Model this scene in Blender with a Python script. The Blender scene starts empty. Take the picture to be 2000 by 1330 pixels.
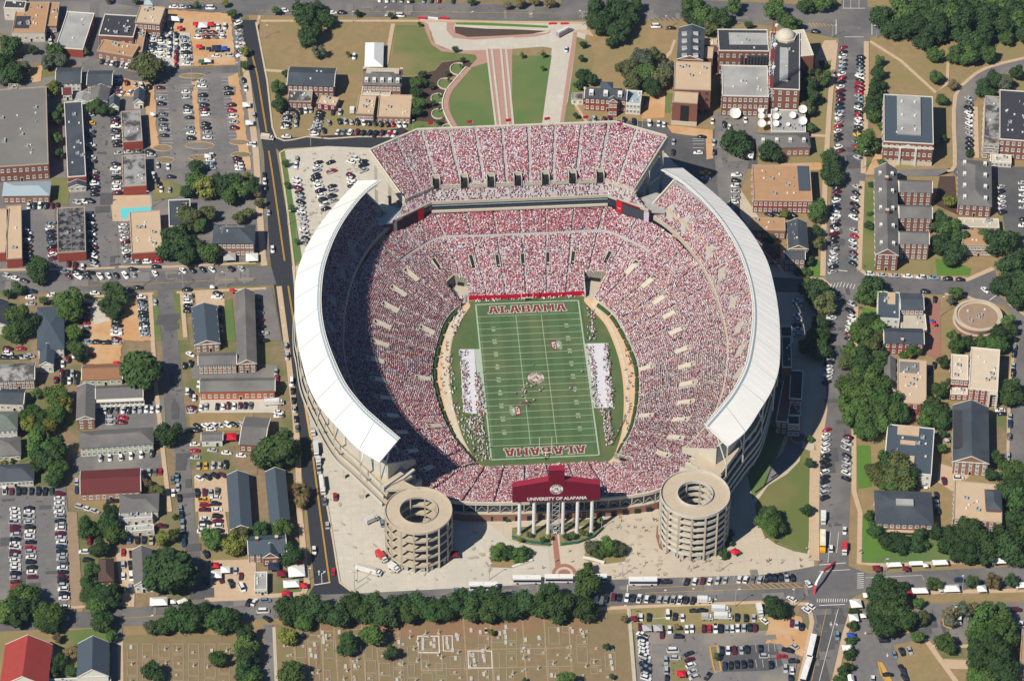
import bpy, bmesh, math, random
import numpy as np
from mathutils import Vector, Matrix
random.seed(7); rng = np.random.default_rng(7)
SC = bpy.context.scene
COL = SC.collection
R = math.radians

# ---------------------------------------------------------------- camera
CF, PITCH, ROLL, DIST, CX, CY, YAW = 6943.118,0.712866,0.0091923,1688.2736,-9.20938,27.96434,0.07895294
FW = np.array([math.sin(YAW)*math.cos(PITCH), math.cos(YAW)*math.cos(PITCH),-math.sin(PITCH)])
_r = np.array([math.cos(YAW),-math.sin(YAW),0.0]); _u = np.cross(_r, FW)
RT = _r*math.cos(ROLL)+_u*math.sin(ROLL); UP = np.cross(RT, FW)
EYE = np.array([CX, CY, 0.0])-FW*DIST
cd = bpy.data.cameras.new('camera'); cam = bpy.data.objects.new('camera', cd); COL.objects.link(cam)
cd.sensor_width = 36.0; cd.lens = 36.0*CF/2000.0; cd.clip_start = 10; cd.clip_end = 12000
cam.matrix_world = Matrix(((RT[0], UP[0],-FW[0], EYE[0]),(RT[1], UP[1],-FW[1], EYE[1]),(RT[2], UP[2],-FW[2], EYE[2]),(0,0,0,1)))
SC.camera = cam

# ---------------------------------------------------------------- light
SUN_EL = R(48.0); SH = Vector((0.753,0.658,0)).normalized()        # SH: the way shadows fall on the ground
to_sun = Vector((-SH.x*math.cos(SUN_EL),-SH.y*math.cos(SUN_EL), math.sin(SUN_EL)))
w = bpy.data.worlds.new('World'); SC.world = w; w.use_nodes = True
nt = w.node_tree; bgn = nt.nodes['Background']; sky = nt.nodes.new('ShaderNodeTexSky')
sky.sky_type = 'NISHITA'; sky.sun_disc = False; sky.sun_elevation = SUN_EL
sky.sun_rotation = math.atan2(to_sun.x, to_sun.y); sky.altitude = 300; sky.air_density = 1.0; sky.dust_density = 0.0; sky.ozone_density = 7.0
nt.links.new(sky.outputs[0], bgn.inputs[0]); bgn.inputs[1].default_value = 0.06
sd = bpy.data.lights.new('sun', 'SUN'); sd.energy = 4.9; sd.angle = R(0.5); sd.color = (1.0,0.92,0.775)
so = bpy.data.objects.new('sun', sd); COL.objects.link(so); so.rotation_euler = to_sun.to_track_quat('Z', 'Y').to_euler()
SC.view_settings.view_transform = 'Standard'; SC.view_settings.look = 'None'; SC.view_settings.gamma = 1.0
SC.view_settings.exposure = 0.13
HZ = 0.000022
SC.cycles.max_bounces = 5; SC.cycles.diffuse_bounces = 1; SC.cycles.glossy_bounces = 2

# ---------------------------------------------------------------- survey: where a sighted point of the photo lies on the plane at height z
_C = [0.0,0.0,1.0]
def crop(ox, oy, s): _C[:] = [ox, oy, s]
def px(x, y): return _C[0]+x/_C[2], _C[1]+y/_C[2]
def W(x, y, z=0.0):
    a, b = px(x, y)
    d = FW+RT*(a-1000)/CF+UP*(665-b)/CF
    t = (z-EYE[2])/d[2]; p = EYE+d*t
    return Vector((p[0], p[1], z))
CR = {}
for i, (oy, s) in enumerate(((0,3.994),(333,3.994),(666,3.982),(1000,4.0))):
    for j in range(4): CR['%d%d' % (i+1, j+1)] = (500*j, oy, s)
def at(k): crop(*CR[k])
def full(): crop(0,0,1)

# ---------------------------------------------------------------- materials
MATS = {}
def M(name, c1, c2=None, scale=0.4, rough=0.85, c3=None, big=0.02, metal=0, spec=0.3, bump=0, objcol=False, rib=None, sharp=False):
    if name in MATS: return MATS[name]
    m = bpy.data.materials.new(name); m.use_nodes = True; n = m.node_tree.nodes; l = m.node_tree.links
    b = n['Principled BSDF']; b.inputs['Roughness'].default_value = rough; b.inputs['Metallic'].default_value = metal
    b.inputs['Specular IOR Level'].default_value = spec
    c2 = c2 or tuple(v*0.82 for v in c1)
    g = n.new('ShaderNodeNewGeometry')
    t1 = n.new('ShaderNodeTexNoise'); t1.inputs['Scale'].default_value = scale; t1.inputs['Detail'].default_value = 6; t1.inputs['Roughness'].default_value = 0.65
    l.new(g.outputs['Position'], t1.inputs['Vector'])
    r1 = n.new('ShaderNodeMapRange'); a, e = (0.45,0.55) if sharp else (0.3,0.7)
    r1.inputs[1].default_value = a; r1.inputs[2].default_value = e; l.new(t1.outputs[0], r1.inputs[0])
    mx = n.new('ShaderNodeMix'); mx.data_type = 'RGBA'; mx.inputs[6].default_value = (*c1,1); mx.inputs[7].default_value = (*c2,1)
    l.new(r1.outputs[0], mx.inputs[0]); out = mx.outputs[2]
    if objcol:
        oi = n.new('ShaderNodeObjectInfo'); mm = n.new('ShaderNodeMix'); mm.data_type = 'RGBA'; mm.blend_type = 'MULTIPLY'; mm.inputs[0].default_value = 1
        l.new(out, mm.inputs[6]); l.new(oi.outputs['Color'], mm.inputs[7]); out = mm.outputs[2]
    if c3:
        t2 = n.new('ShaderNodeTexNoise'); t2.inputs['Scale'].default_value = big; t2.inputs['Detail'].default_value = 5; l.new(g.outputs['Position'], t2.inputs['Vector'])
        r2 = n.new('ShaderNodeMapRange'); r2.inputs[1].default_value = 0.45; r2.inputs[2].default_value = 0.62; l.new(t2.outputs[0], r2.inputs[0])
        m2 = n.new('ShaderNodeMix'); m2.data_type = 'RGBA'; l.new(out, m2.inputs[6]); m2.inputs[7].default_value = (*c3,1); l.new(r2.outputs[0], m2.inputs[0]); out = m2.outputs[2]
    l.new(out, b.inputs['Base Color'])
    if bump:
        bp = n.new('ShaderNodeBump'); bp.inputs['Strength'].default_value = bump; bp.inputs['Distance'].default_value = 0.3
        l.new(t1.outputs[0], bp.inputs['Height']); l.new(bp.outputs[0], b.inputs['Normal'])
    MATS[name] = m; return m
def attr_mat(name, attr='col', rough=0.8, spec=0.2):
    m = bpy.data.materials.new(name); m.use_nodes = True; n = m.node_tree.nodes; l = m.node_tree.links
    a = n.new('ShaderNodeAttribute'); a.attribute_name = attr; l.new(a.outputs['Color'], n['Principled BSDF'].inputs['Base Color'])
    n['Principled BSDF'].inputs['Roughness'].default_value = rough; n['Principled BSDF'].inputs['Specular IOR Level'].default_value = spec
    MATS[name] = m; return m
def line_mat(name, base, line, sx, sy, wid=0.05, rough=.85, c2=None):       # concrete or membrane with joints every sx by sy metres
    m = M(name, base, c2,0.25, rough, c3=tuple(v*0.86 for v in base), big=0.05); n = m.node_tree.nodes; l = m.node_tree.links
    b = n['Principled BSDF']; src = b.inputs['Base Color'].links[0].from_socket
    br = n.new('ShaderNodeTexBrick'); br.offset = 0; br.inputs['Scale'].default_value = 1; br.inputs['Brick Width'].default_value = sx; br.inputs['Row Height'].default_value = sy
    br.inputs['Mortar Size'].default_value = wid; br.inputs['Mortar Smooth'].default_value = 0.1
    g = n.new('ShaderNodeNewGeometry'); l.new(g.outputs['Position'], br.inputs['Vector'])
    mx = n.new('ShaderNodeMix'); mx.data_type = 'RGBA'; l.new(br.outputs['Fac'], mx.inputs[0]); l.new(src, mx.inputs[6]); mx.inputs[7].default_value = (*line, 1)
    l.new(mx.outputs[2], b.inputs['Base Color']); return m

asph_new = M('asphalt_new', (.030,.034,.043),(.040,.044,.052),0.3,.8,(.036,.038,.046),.03)
asph = M('asphalt_worn', (.150,.146,.152),(.115,.112,.118),0.3,.9,(.185,.175,.17),.045)
asph_lot = M('asphalt_lot', (.185,.178,.18),(.145,.14,.144),0.35,.9,(.225,.208,.195),.05)
asph_dk = M('asphalt_dark', (.078,.079,.088),(.10,.10,.107),0.3,.9,(.12,.118,.12),.04)
conc = line_mat('concrete_plaza', (.56,.49,.395),(.47,.41,.325),7.5,7.5,.16, c2=(.51,.44,.35))
conc_lt = line_mat('concrete_pale', (.60,.56,.49),(.50,.46,.40),4.5,4.5,.12)
walk = M('pavement', (.56,.42,.29),(.48,.36,.25),.5,.9)
kerbm = M('kerb_concrete', (.60,.50,.36),(.52,.42,.30),.5)
dirt = M('orange_dirt', (.58,.33,.15),(.47,.27,.135),.3,.95,(.56,.38,.23),.06)
dirt2 = M('brown_dirt', (.30,.21,.135),(.20,.155,.09),.35,.95,(.135,.155,.06),.05)
drygrass = M('dry_grass', (.33,.235,.125),(.245,.18,.09),.25,.95,(.24,.205,.09),.035)
grassm = M('grass_patchy', (.10,.165,.045),(.155,.18,.06),.12,.95,(.25,.20,.095),.022)
lawn = M('green_lawn', (.092,.17,.050),(.11,.175,.055),.3,.95,(.155,.185,.065),.03)
lush = M('lush_lawn', (.085,.19,.028),(.11,.21,.035),.4,.95)
mulch = M('mulch', (.068,.045,.036),(.095,.06,.045),.8,.95)
brickpave = M('brick_paving', (.36,.17,.13),(.30,.14,.105),.8,.9)
brickpave2 = M('pink_paving', (.46,.27,.22),(.40,.24,.2),.6,.9)
white_p = M('white_paint_line', (.72,.72,.70),(.5,.5,.5),2)
yel_p = M('yellow_paint_line', (.62,.36,.08),(.5,.3,.07),1)
cream = M('cream_concrete', (.60,.55,.45),(.52,.48,.40),.4,.8)
tanc = M('tan_concrete', (.54,.48,.385),(.46,.41,.335),.4,.85)
tanc2 = M('tan_ramp_slab', (.54,.455,.345),(.47,.395,.30),.25,.85)
rampw = M('ramp_wall_grey', (.60,.58,.53),(.50,.48,.43),.5,.85)
coachw = M('coach_window', (.008,.012,.05),(.012,.018,.06),1,.45)
roofw = M('white_roof_membrane', (.84,.83,.81),(.80,.79,.77),.15,.7)
whitem = M('white_metal', (.78,.78,.76),(.70,.70,.69),1,.5)
steel = M('grey_steel', (.42,.44,.45),(.36,.38,.4),1,.5)
bluesteel = M('blue_grey_steel', (.30,.40,.46),(.26,.35,.41),1,.5)
darkm = M('dark_opening', (.012,.014,.018),(.02,.022,.028),1,.7)
glass = M('dark_glass', (.02,.035,.055),(.03,.045,.07),1,.12, spec=.7)
seatc = M('bench_aluminium', (.46,.42,.43),(.37,.34,.35),.6,.6)
brick = M('red_brick', (.25,.098,.072),(.20,.085,.06),1.2,.9)
brick2 = M('brown_brick', (.30,.155,.11),(.25,.13,.09),1.2,.9)
brick3 = M('bright_red_brick', (.31,.062,.045),(.26,.055,.04),1.2,.9)
stuccom = M('pale_stucco', (.62,.58,.50),(.55,.52,.46),.8,.9)
whwall = M('white_siding', (.72,.72,.68),(.64,.64,.6),1.5,.8)
greenwall = M('pale_green_siding', (.50,.56,.42),(.44,.50,.38),1.5,.8)
slate = M('slate_shingle', (.060,.072,.092),(.048,.058,.076),.8,.85,(.075,.088,.105),.08)
slate2 = M('grey_shingle', (.155,.15,.15),(.12,.118,.12),.8,.85,(.18,.175,.17),.08)
slate3 = M('blue_slate', (.07,.095,.125),(.058,.08,.105),.8,.8)
brownroof = M('brown_shingle', (.30,.155,.085),(.25,.13,.075),.8,.9)
maroonroof = M('maroon_shingle', (.145,.032,.032),(.12,.028,.028),.8,.85)
redroof = M('red_metal_roof', (.36,.055,.045),(.31,.048,.04),.3,.6)
tanroof = M('tan_membrane_roof', (.58,.43,.29),(.50,.37,.25),.3,.9,(.55,.42,.30),.05)
orroof = M('orange_gravel_roof', (.46,.27,.15),(.40,.235,.13),.3,.9)
greyroof = M('grey_membrane_roof', (.19,.185,.175),(.17,.165,.158),.2,.9,(.21,.20,.19),.04)
whroof = M('pale_flat_roof', (.42,.43,.42),(.34,.345,.34),.25,.8,(.30,.30,.30),.06)
bluroof = M('pale_blue_metal_roof', (.36,.44,.50),(.32,.40,.46),.5,.5)
dkroof = M('black_flat_roof', (.035,.040,.050),(.055,.058,.066),.5,.8,(.05,.05,.06),.1)
mossroof = M('stained_tar_roof', (.020,.022,.028),(.17,.17,.18),.35,.9, sharp=True)
stainroof = M('stained_pale_roof', (.32,.32,.32),(.075,.07,.075),.12,.9, sharp=True)
trim = M('white_trim', (.76,.74,.68),(.68,.66,.6),1,.6)
crim = M('crimson_panel', (.155,.004,.022),(.14,.004,.02),.2,.5)
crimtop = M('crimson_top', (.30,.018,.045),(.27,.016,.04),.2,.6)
redwall = M('crimson_wall', (.52,.005,.03),(.48,.005,.03),.5,.6)
hedge_m = M('hedge_green', (.030,.065,.022),(.05,.085,.03),2.5,.95)
bark = M('bark', (.10,.075,.055),(.075,.055,.04),2)
poolm = M('pool_water', (.14,.62,.68),(.12,.57,.64),.8,.1)

# ---------------------------------------------------------------- mesh helpers
def link(o, parent=None):
    COL.objects.link(o)
    if parent is not None: o.parent = parent
    return o
def tag(o, label=None, cat=None, group=None, kind=None):
    if label:
        w_ = label.split()
        for drop in ('the', 'a', 'lower', 'and', 'half'):
            if len(w_) > 16: w_ = [x for x in w_ if x != drop]
        if len(w_) > 16: print('LONG', label)
        o['label'] = ' '.join(w_)
    if cat: o['category'] = cat
    if group: o['group'] = group
    if kind: o['kind'] = kind
    return o
def empty(name, loc, rz=0.0, label=None, cat=None, group=None):
    o = bpy.data.objects.new(name, None); o.location = loc; o.rotation_euler = (0,0, rz); o.empty_display_size = .5
    link(o); return tag(o, label, cat, group)
class MB:
    def __init__(s): s.v = []; s.f = []; s.m = []; s.ms = []
    def mi(s, m):
        if m not in s.ms: s.ms.append(m)
        return s.ms.index(m)
    def add(s, vs, fs, m):
        k = len(s.v); s.v += [tuple(v) for v in vs]; i = s.mi(m)
        for f in fs: s.f.append([k+j for j in f]); s.m.append(i)
    def quad(s, a, b, c, d, m): s.add([a, b, c, d],[(0,1,2,3)], m)
    def poly(s, pts, m): s.add(pts, [tuple(range(len(pts)))], m)
    def box(s, x0, y0, z0, x1, y1, z1, m, top=None, bottom=True):
        vs = [(x0, y0, z0),(x1, y0, z0),(x1, y1, z0),(x0, y1, z0),(x0, y0, z1),(x1, y0, z1),(x1, y1, z1),(x0, y1, z1)]
        s.add(vs, [(0,1,5,4),(1,2,6,5),(2,3,7,6),(3,0,4,7)]+([(3,2,1,0)] if bottom else []), m); s.add(vs[4:],[(0,1,2,3)], top or m)
    def prism(s, pts, z0, z1, m, top=None):
        n = len(pts); z0s = z0 if hasattr(z0, '__len__') else [z0]*n; z1s = z1 if hasattr(z1, '__len__') else [z1]*n
        ar = sum(pts[i][0]*pts[(i+1) % n][1]-pts[(i+1) % n][0]*pts[i][1] for i in range(n))
        if ar < 0: pts = pts[::-1]; z0s = z0s[::-1]; z1s = z1s[::-1]
        vs = [(p[0], p[1], z) for p, z in zip(pts, z0s)]+[(p[0], p[1], z) for p, z in zip(pts, z1s)]
        s.add(vs, [(i, (i+1) % n, n+(i+1) % n, n+i) for i in range(n)]+[tuple(range(n-1,-1,-1))], m)
        s.add(vs[n:],[tuple(range(n))], top or m)
    def bar(s, a, b, t, m, t2=None):
        a = Vector(a); b = Vector(b); d = (b-a); L = d.length
        if L < 1e-6: return
        d /= L; h = Vector((0,0,1)) if abs(d.z) < .95 else Vector((1,0,0)); x = d.cross(h).normalized(); y = x.cross(d); t2 = t2 or t
        vs = [a+x*i*t/2+y*j*t/2 for i, j in ((-1,-1),(1,-1),(1,1),(-1,1))]+[b+x*i*t2/2+y*j*t2/2 for i, j in ((-1,-1),(1,-1),(1,1),(-1,1))]
        s.add(vs, [(0,1,5,4),(1,2,6,5),(2,3,7,6),(3,0,4,7),(0,3,2,1),(4,5,6,7)], m)
    def cyl(s, x, y, z0, z1, r, m, n=12, r2=None, top=None):
        r2 = r if r2 is None else r2
        vs = [(x+r*math.cos(2*math.pi*i/n), y+r*math.sin(2*math.pi*i/n), z0) for i in range(n)]+[(x+r2*math.cos(2*math.pi*i/n), y+r2*math.sin(2*math.pi*i/n), z1) for i in range(n)]
        s.add(vs, [(i, (i+1) % n, n+(i+1) % n, n+i) for i in range(n)], m); s.add(vs[n:],[tuple(range(n))], top or m)
    def mesh(s, name):
        me = bpy.data.meshes.new(name); me.from_pydata(s.v, [], s.f)
        for m in s.ms: me.materials.append(m)
        me.polygons.foreach_set('material_index', s.m); me.update(); return me
    def build(s, name, parent=None, loc=None, label=None, cat=None, group=None, kind=None):
        o = bpy.data.objects.new(name, s.mesh(name))
        if loc is not None: o.location = loc
        link(o, parent); return tag(o, label, cat, group, kind)
def npmesh(name, v, f, mats, col=None, mi=None):       # v (N,3), f (M,k) numpy; col per face
    me = bpy.data.meshes.new(name); N = len(v); Mf, k = f.shape
    me.vertices.add(N); me.vertices.foreach_set('co', v.astype(np.float32).ravel())
    me.loops.add(Mf*k); me.loops.foreach_set('vertex_index', f.astype(np.int32).ravel())
    me.polygons.add(Mf); me.polygons.foreach_set('loop_start', (np.arange(Mf)*k).astype(np.int32))
    try: me.polygons.foreach_set('loop_total', np.full(Mf, k, np.int32))
    except Exception: pass
    for m in mats: me.materials.append(m)
    if mi is not None: me.polygons.foreach_set('material_index', mi.astype(np.int32))
    me.update(calc_edges=True)
    if col is not None:
        a = me.attributes.new('col', 'FLOAT_COLOR', 'FACE'); c = np.ones((Mf, 4), np.float32); c[:, :3] = col; a.data.foreach_set('color', c.ravel())
    return me
def copyo(o, parent=None, loc=None, rz=None):
    c = o.copy(); COL.objects.link(c); c.parent = parent
    if loc is not None: c.location = loc
    if rz is not None: c.rotation_euler = (0,0, rz)
    return c
def text_polys(s, size, bold=0.0):
    c = bpy.data.curves.new('t', 'FONT'); c.body = s; c.size = size; c.align_x = 'CENTER'; c.align_y = 'CENTER'; c.offset = bold
    o = bpy.data.objects.new('t', c); COL.objects.link(o); bpy.context.view_layer.update()
    me = o.to_mesh(); v = [tuple(p.co) for p in me.vertices]; f = [tuple(p.vertices) for p in me.polygons]; o.to_mesh_clear()
    bpy.data.objects.remove(o); bpy.data.curves.remove(c); return v, f
def add_text(mb, s, size, org, ux, uy, m, bold=0.0, sx=1.0):
    v, f = text_polys(s, size, bold); org = Vector(org); ux = Vector(ux); uy = Vector(uy)
    mb.add([org+ux*p[0]*sx+uy*p[1] for p in v], f, m)

LAYER = [0]; SL = [0]
def area(name, pts, m, z=None, jag=0):              # a sheet of ground seen between the sighted points
    LAYER[0] += 1
    P = [W(*p) for p in pts]
    if jag:
        Q = []
        for i in range(len(P)):
            a = P[i]; b = P[(i+1) % len(P)]; n = max(1, int((b-a).length/2.0)); nn = Vector((-(b-a).y, (b-a).x, 0)).normalized()
            for k in range(n): Q.append(a.lerp(b, k/n)+nn*random.uniform(-jag, jag)*(k > 0))
        P = Q
    z = LAYER[0]*0.002 if z is None else z
    bm = bmesh.new(); vs = [bm.verts.new((p.x, p.y, z)) for p in P]
    f = bm.faces.new(vs)
    if f.normal.z < 0 or f.calc_area() and (f.normal_update() or f.normal.z < 0): f.normal_flip()
    bmesh.ops.triangulate(bm, faces=[f]); me = bpy.data.meshes.new(name); bm.to_mesh(me); bm.free(); me.materials.append(m)
    o = link(bpy.data.objects.new(name, me)); o['kind'] = 'structure'; return o
def smooth(P, n=6, closed=False):
    P = [Vector(p) for p in P]; out = []; N = len(P)
    for i in range(N if closed else N-1):
        p0 = P[(i-1) % N] if closed or i else P[0]*2-P[1]; p1 = P[i]; p2 = P[(i+1) % N]; p3 = P[(i+2) % N] if closed or i+2 < N else P[-1]*2-P[-2]
        for k in range(n):
            t = k/n; out.append(0.5*((2*p1)+(p2-p0)*t+(2*p0-5*p1+4*p2-p3)*t*t+(3*p1-p0-3*p2+p3)*t*t*t))
    if not closed: out.append(P[-1])
    return out
def strip(name, pts, wid, m, z0=0.0, z1=0.12, smoothn=0, kind='structure', parent=None, mb=None, closed=False):
    P = [p if isinstance(p, Vector) else W(*p) for p in pts]
    if smoothn: P = smooth(P, smoothn, closed)
    own = mb is None; mb = mb or MB(); SL[0] += 1; zj = .0012*(SL[0] % 90); z1 += zj if z1-z0 < .5 else 0; L = []; Rr = []; n = len(P)
    for i, p in enumerate(P):
        a = P[(i-1) % n] if closed or i else p; b = P[(i+1) % n] if closed or i+1 < n else p
        d = (b-a); d.z = 0; d.normalize(); nrm = Vector((-d.y, d.x, 0))*wid/2; L.append(p+nrm); Rr.append(p-nrm)
    for i in range(n if closed else n-1):
        j = (i+1) % n; base = p.z*0
        a, b, c, d = Rr[i], Rr[j], L[j], L[i]
        q = lambda v, z: (v.x, v.y, v.z+z)
        mb.quad(q(a, z1), q(b, z1), q(c, z1), q(d, z1), m)
        if z1-z0 > .02:
            mb.quad(q(a, z0), q(b, z0), q(b, z1), q(a, z1), m); mb.quad(q(c, z0), q(d, z0), q(d, z1), q(c, z1), m)
    if own: return mb.build(name, parent, kind=kind)
ORD = ['first', 'second', 'third', 'fourth', 'fifth', 'sixth', 'seventh', 'eighth', 'ninth', 'tenth', 'eleventh', 'twelfth', 'thirteenth', 'fourteenth', 'fifteenth', 'sixteenth', 'seventeenth', 'eighteenth', 'nineteenth', 'twentieth']
def ordn(i): return ORD[i] if i < 20 else ('twenty-'+ORD[i-20] if i < 29 else ('thirtieth' if i == 29 else 'thirty-'+ORD[i-30] if i < 39 else 'fortieth' if i == 39 else 'forty-'+ORD[(i-40) % 9]))
# ================================================================ THE GROUND
full()
mb = MB(); mb.quad((-1500,-1500,-.01),(1500,-1500,-.01),(1500,2500,-.01),(-1500,2500,-.01), drygrass); mb.build('ground', None, kind='structure')
A = area
# large tones of the blocks
A('dirt_ground', [(-30,-20),(480,-20),(540,560),(600,1170),(-30,1230)], dirt2)
A('dirt_ground', [(1225,1180),(1590,1170),(1560,1340),(1240,1340)], dirt2)
A('lawn', [(505,40),(1145,60),(1120,250),(800,262),(545,275)], drygrass)
A('lawn', [(1110,60),(1330,60),(1320,240),(1110,250)], M('tan_grass', (.34,.235,.12),(.28,.2,.1),.2,.95,(.26,.21,.10),.05))
A('lawn', [(1690,80),(2030,80),(2030,120),(1880,180),(1860,330),(1690,340)], drygrass)
A('asphalt_yard', [(100,150),(500,150),(528,528),(-20,535),(-20,170)], asph_lot)
A('asphalt_yard', [(-20,-20),(470,-20),(475,128),(160,130),(100,120),(-20,130)], asph_lot)
A('grass_strip', [(380,570),(560,560),(600,800),(590,1170),(400,1180)], dirt2)
# stadium surroundings
A('plaza', [(560,520),(610,520),(745,290),(800,255),(1300,262),(1420,330),(1560,545),(1640,560),(1612,780),(1590,860),(1590,1105),(1497,1124),(1225,1143),(1000,1145),(690,1160),(655,1130),(620,960),(585,760)], conc)
A('pale_plaza_paving', [(585,700),(612,700),(640,860),(760,1000),(940,1010),(1000,1060),(1070,1070),(1075,1142),(1000,1145),(690,1160),(657,1130),(640,1000)], conc_lt)
A('shaded_lawn', [(1455,905),(1500,830),(1545,842),(1565,870),(1555,895),(1500,945),(1470,975)], lawn)
A('campus_path', [(1536,842),(1545,842),(1522,905),(1510,912)], walk)
A('lawn', [(1565,874),(1593,884),(1586,1000),(1577,1081),(1550,1076),(1515,1062),(1492,1045),(1478,1010),(1474,985),(1500,948),(1538,925),(1562,900)], M('olive_lawn', (.135,.16,.05),(.12,.155,.045),.3,.95,(.18,.175,.065),.04))
at('34')
P_ = [(0,1000),(170,790),(270,790),(260,880),(150,1000),(0,1110)]; A('grey_path', P_, asph_lot)
m_ = smooth([(235+68*math.cos(t*.785),750+44*math.sin(t*.785),0) for t in range(8)],3, True); A('paved_circle', [(p.x, p.y) for p in m_], brickpave2)
m_ = smooth([(235+50*math.cos(t*.785),750+31*math.sin(t*.785),0) for t in range(8)],3, True); A('paved_circle', [(p.x, p.y) for p in m_], M('dark_paving', (.12,.10,.13)))
A('pavement', [(400,450),(520,300),(500,900),(380,860),(330,700)], walk)
at('43')
A('brick_walk', [(310,170),(352,170),(382,420),(384,480),(345,480),(335,400)], brickpave)
m_ = smooth([(408+97*math.cos(math.pi+t*math.pi/8),482+80*math.sin(math.pi+t*math.pi/8),0) for t in range(9)],3); A('brick_circle', [(p.x, p.y) for p in m_], brickpave)
m_ = smooth([(408+70*math.cos(math.pi+t*math.pi/8),482+55*math.sin(math.pi+t*math.pi/8),0) for t in range(9)],3); A('brick_circle', [(p.x, p.y) for p in m_], conc)
m_ = smooth([(408+50*math.cos(math.pi+t*math.pi/8),482+36*math.sin(math.pi+t*math.pi/8),0) for t in range(9)],3); A('brick_circle', [(p.x, p.y) for p in m_], brickpave)
A('planting_bed', [(0,120),(0,215),(140,255),(300,268),(320,180),(700,60),(720,30),(560,60),(300,100)], M('bed_soil', (.26,.23,.12),(.12,.14,.05),.5,.95)); A('planting_bed', [(375,265),(520,245),(650,180),(715,100),(700,60),(500,140),(370,180)], M('bed_soil', (.2,.2,.1)))
A('tree_bed', [(560,350),(575,310),(880,330),(890,385),(730,405),(560,372)], drygrass); A('tree_bed', [(-160,250),(0,340),(130,375),(0,435),(-170,430)], drygrass)
m_ = smooth([(1265+138*math.cos(t*.785),215+150*math.sin(t*.785),0) for t in range(8)],3, True)
A('tower_bed', [(1130,110),(1165,90),(1165,230),(1180,300),(1150,280),(1125,190)], M('clay', (.30,.13,.075)))
full()
# north-west paved lot
A('pale_parking_lot', [(556,293),(640,286),(735,290),(790,262),(800,300),(740,420),(600,545),(577,525),(590,510),(570,400)], conc_lt)
A('grass_verge', [(543,297),(556,294),(577,420),(590,505),(574,520),(560,420)], lawn)
# north mall
A('concrete_drive', [(820,38),(1148,48),(1135,120),(1092,250),(1058,250),(1078,95),(1060,92),(900,104),(870,95),(850,78),(838,55)], conc_lt)
at('12')
A('brick_walk', [(1300,170),(1345,190),(1370,320),(1450,380),(1560,400),(2000,385),(2000,480),(1810,490),(1660,560),(1580,640),(1560,620),(1700,480),(1720,440),(1600,420),(1450,405),(1370,350),(1330,260)], brickpave2)
A('brick_walk', [(1490,175),(1560,170),(1545,215),(1570,265),(1700,290),(2000,275),(2270,260),(2300,235),(2290,265),(2180,290),(1700,315),(1540,300),(1485,240)], brickpave2)
A('concrete_drive', [(1390,180),(1490,175),(1485,240),(1540,300),(1700,315),(2010,292),(2010,375),(1700,390),(1500,385),(1400,345),(1370,270)], conc_lt)
A('dark_flower_bed', [(1550,210),(1800,228),(2000,232),(2270,245),(2150,268),(1900,282),(1650,292),(1555,260)], mulch)
A('green_strip', [(1555,172),(2010,190),(2280,205),(2275,222),(2000,210),(1560,195)], lush)
A('lawn', [(1095,200),(1240,200),(1300,200),(1330,270),(1365,350),(1450,405),(1600,420),(1710,430),(1725,460),(1690,500),(1600,470),(1450,480),(1400,540),(1320,580),(1150,590),(1050,520)], grassm)
A('dirt_bed', [(1240,600),(1400,550),(1450,490),(1600,470),(1690,495),(1640,560),(1490,620),(1450,800),(1480,950),(1560,1040),(1250,1040),(1180,900),(1250,740)], mulch)
A('lawn', [(1180,940),(1440,960),(1440,1050),(1180,1060)], grassm)
A('lawn', [(1500,740),(1560,610),(1640,540),(1810,490),(1875,1020),(1590,1030),(1520,900)], lawn)
A('brick_walk', [(1800,385),(1950,385),(2000,440),(2030,1010),(1880,1010)], brickpave2)
for x0, x1 in ((1800,1875),(1838,1910),(1910,1968),(1950,2010)):
    strip('paving_band', [(x0,385),(x1,1010)],1.1, conc_lt, .28,.29)
m_ = [(1660,530),(1580,620),(1500,720),(1475,830),(1510,930),(1570,1030)]
strip('curved_walk', m_, 3.6, brickpave2,.24,.25,5); strip('curved_wall', [(p[0]-22, p[1]) for p in m_],.5, trim, .0,.7,5)
for i, (x, y, a) in enumerate(((1580,545,66),(1478,660,60),(1420,775,55),(1425,895,55),(1500,1010,50))):
    pts = [(x+a*math.cos(R(40+t*28)), y+a*.72*math.sin(R(40+t*28))*-1 if 0 else y-a*.72*math.sin(R(40+t*28-90)),0) for t in range(11)]
    A('round_lawn', [(x+a*.95*math.cos(t*.5236), y+a*.66*math.sin(t*.5236)) for t in range(12)], lawn)
    strip('curved_wall', [(x+a*math.cos(R(60+t*24)), y+a*.70*math.sin(R(60+t*24))) for t in range(11)],.45, cream, 0,.7,3)
at('13')
A('lawn', [(0,430),(60,440),(310,435),(285,600),(225,1000),(35,1010),(0,900)], lawn)
A('brick_walk', [(480,250),(510,250),(475,500),(400,990),(370,990),(440,500)], brickpave2)
A('pavement', [(480,235),(600,235),(640,290),(500,250)], walk)
A('lawn', [(505,290),(590,320),(640,420),(620,560),(680,640),(560,690),(480,790),(490,860),(600,980),(405,990),(470,560)], grassm)
A('campus_path', [(470,800),(500,810),(590,950),(620,980),(590,985)], walk)
A('campus_path', [(1260,310),(1280,320),(1240,430),(1170,490),(1150,480),(1230,400)], walk)
A('clay_patch', [(1090,640),(1200,640),(1190,920),(1010,930),(1060,780)], dirt)
A('lawn', [(1200,730),(1255,730),(1250,890),(1190,880)], lawn)
full()
A('asphalt_lot', [(1152,233),(1305,240),(1320,262),(1340,265),(1385,265),(1400,245),(1440,232),(1475,240),(1480,330),(1445,330),(1445,420),(1480,470),(1430,440),(1300,300),(1150,255)], asph_dk)
A('asphalt_lot', [(1397,220),(1480,210),(1480,250),(1460,330),(1430,420),(1405,400),(1395,300)], asph_lot)
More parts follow.
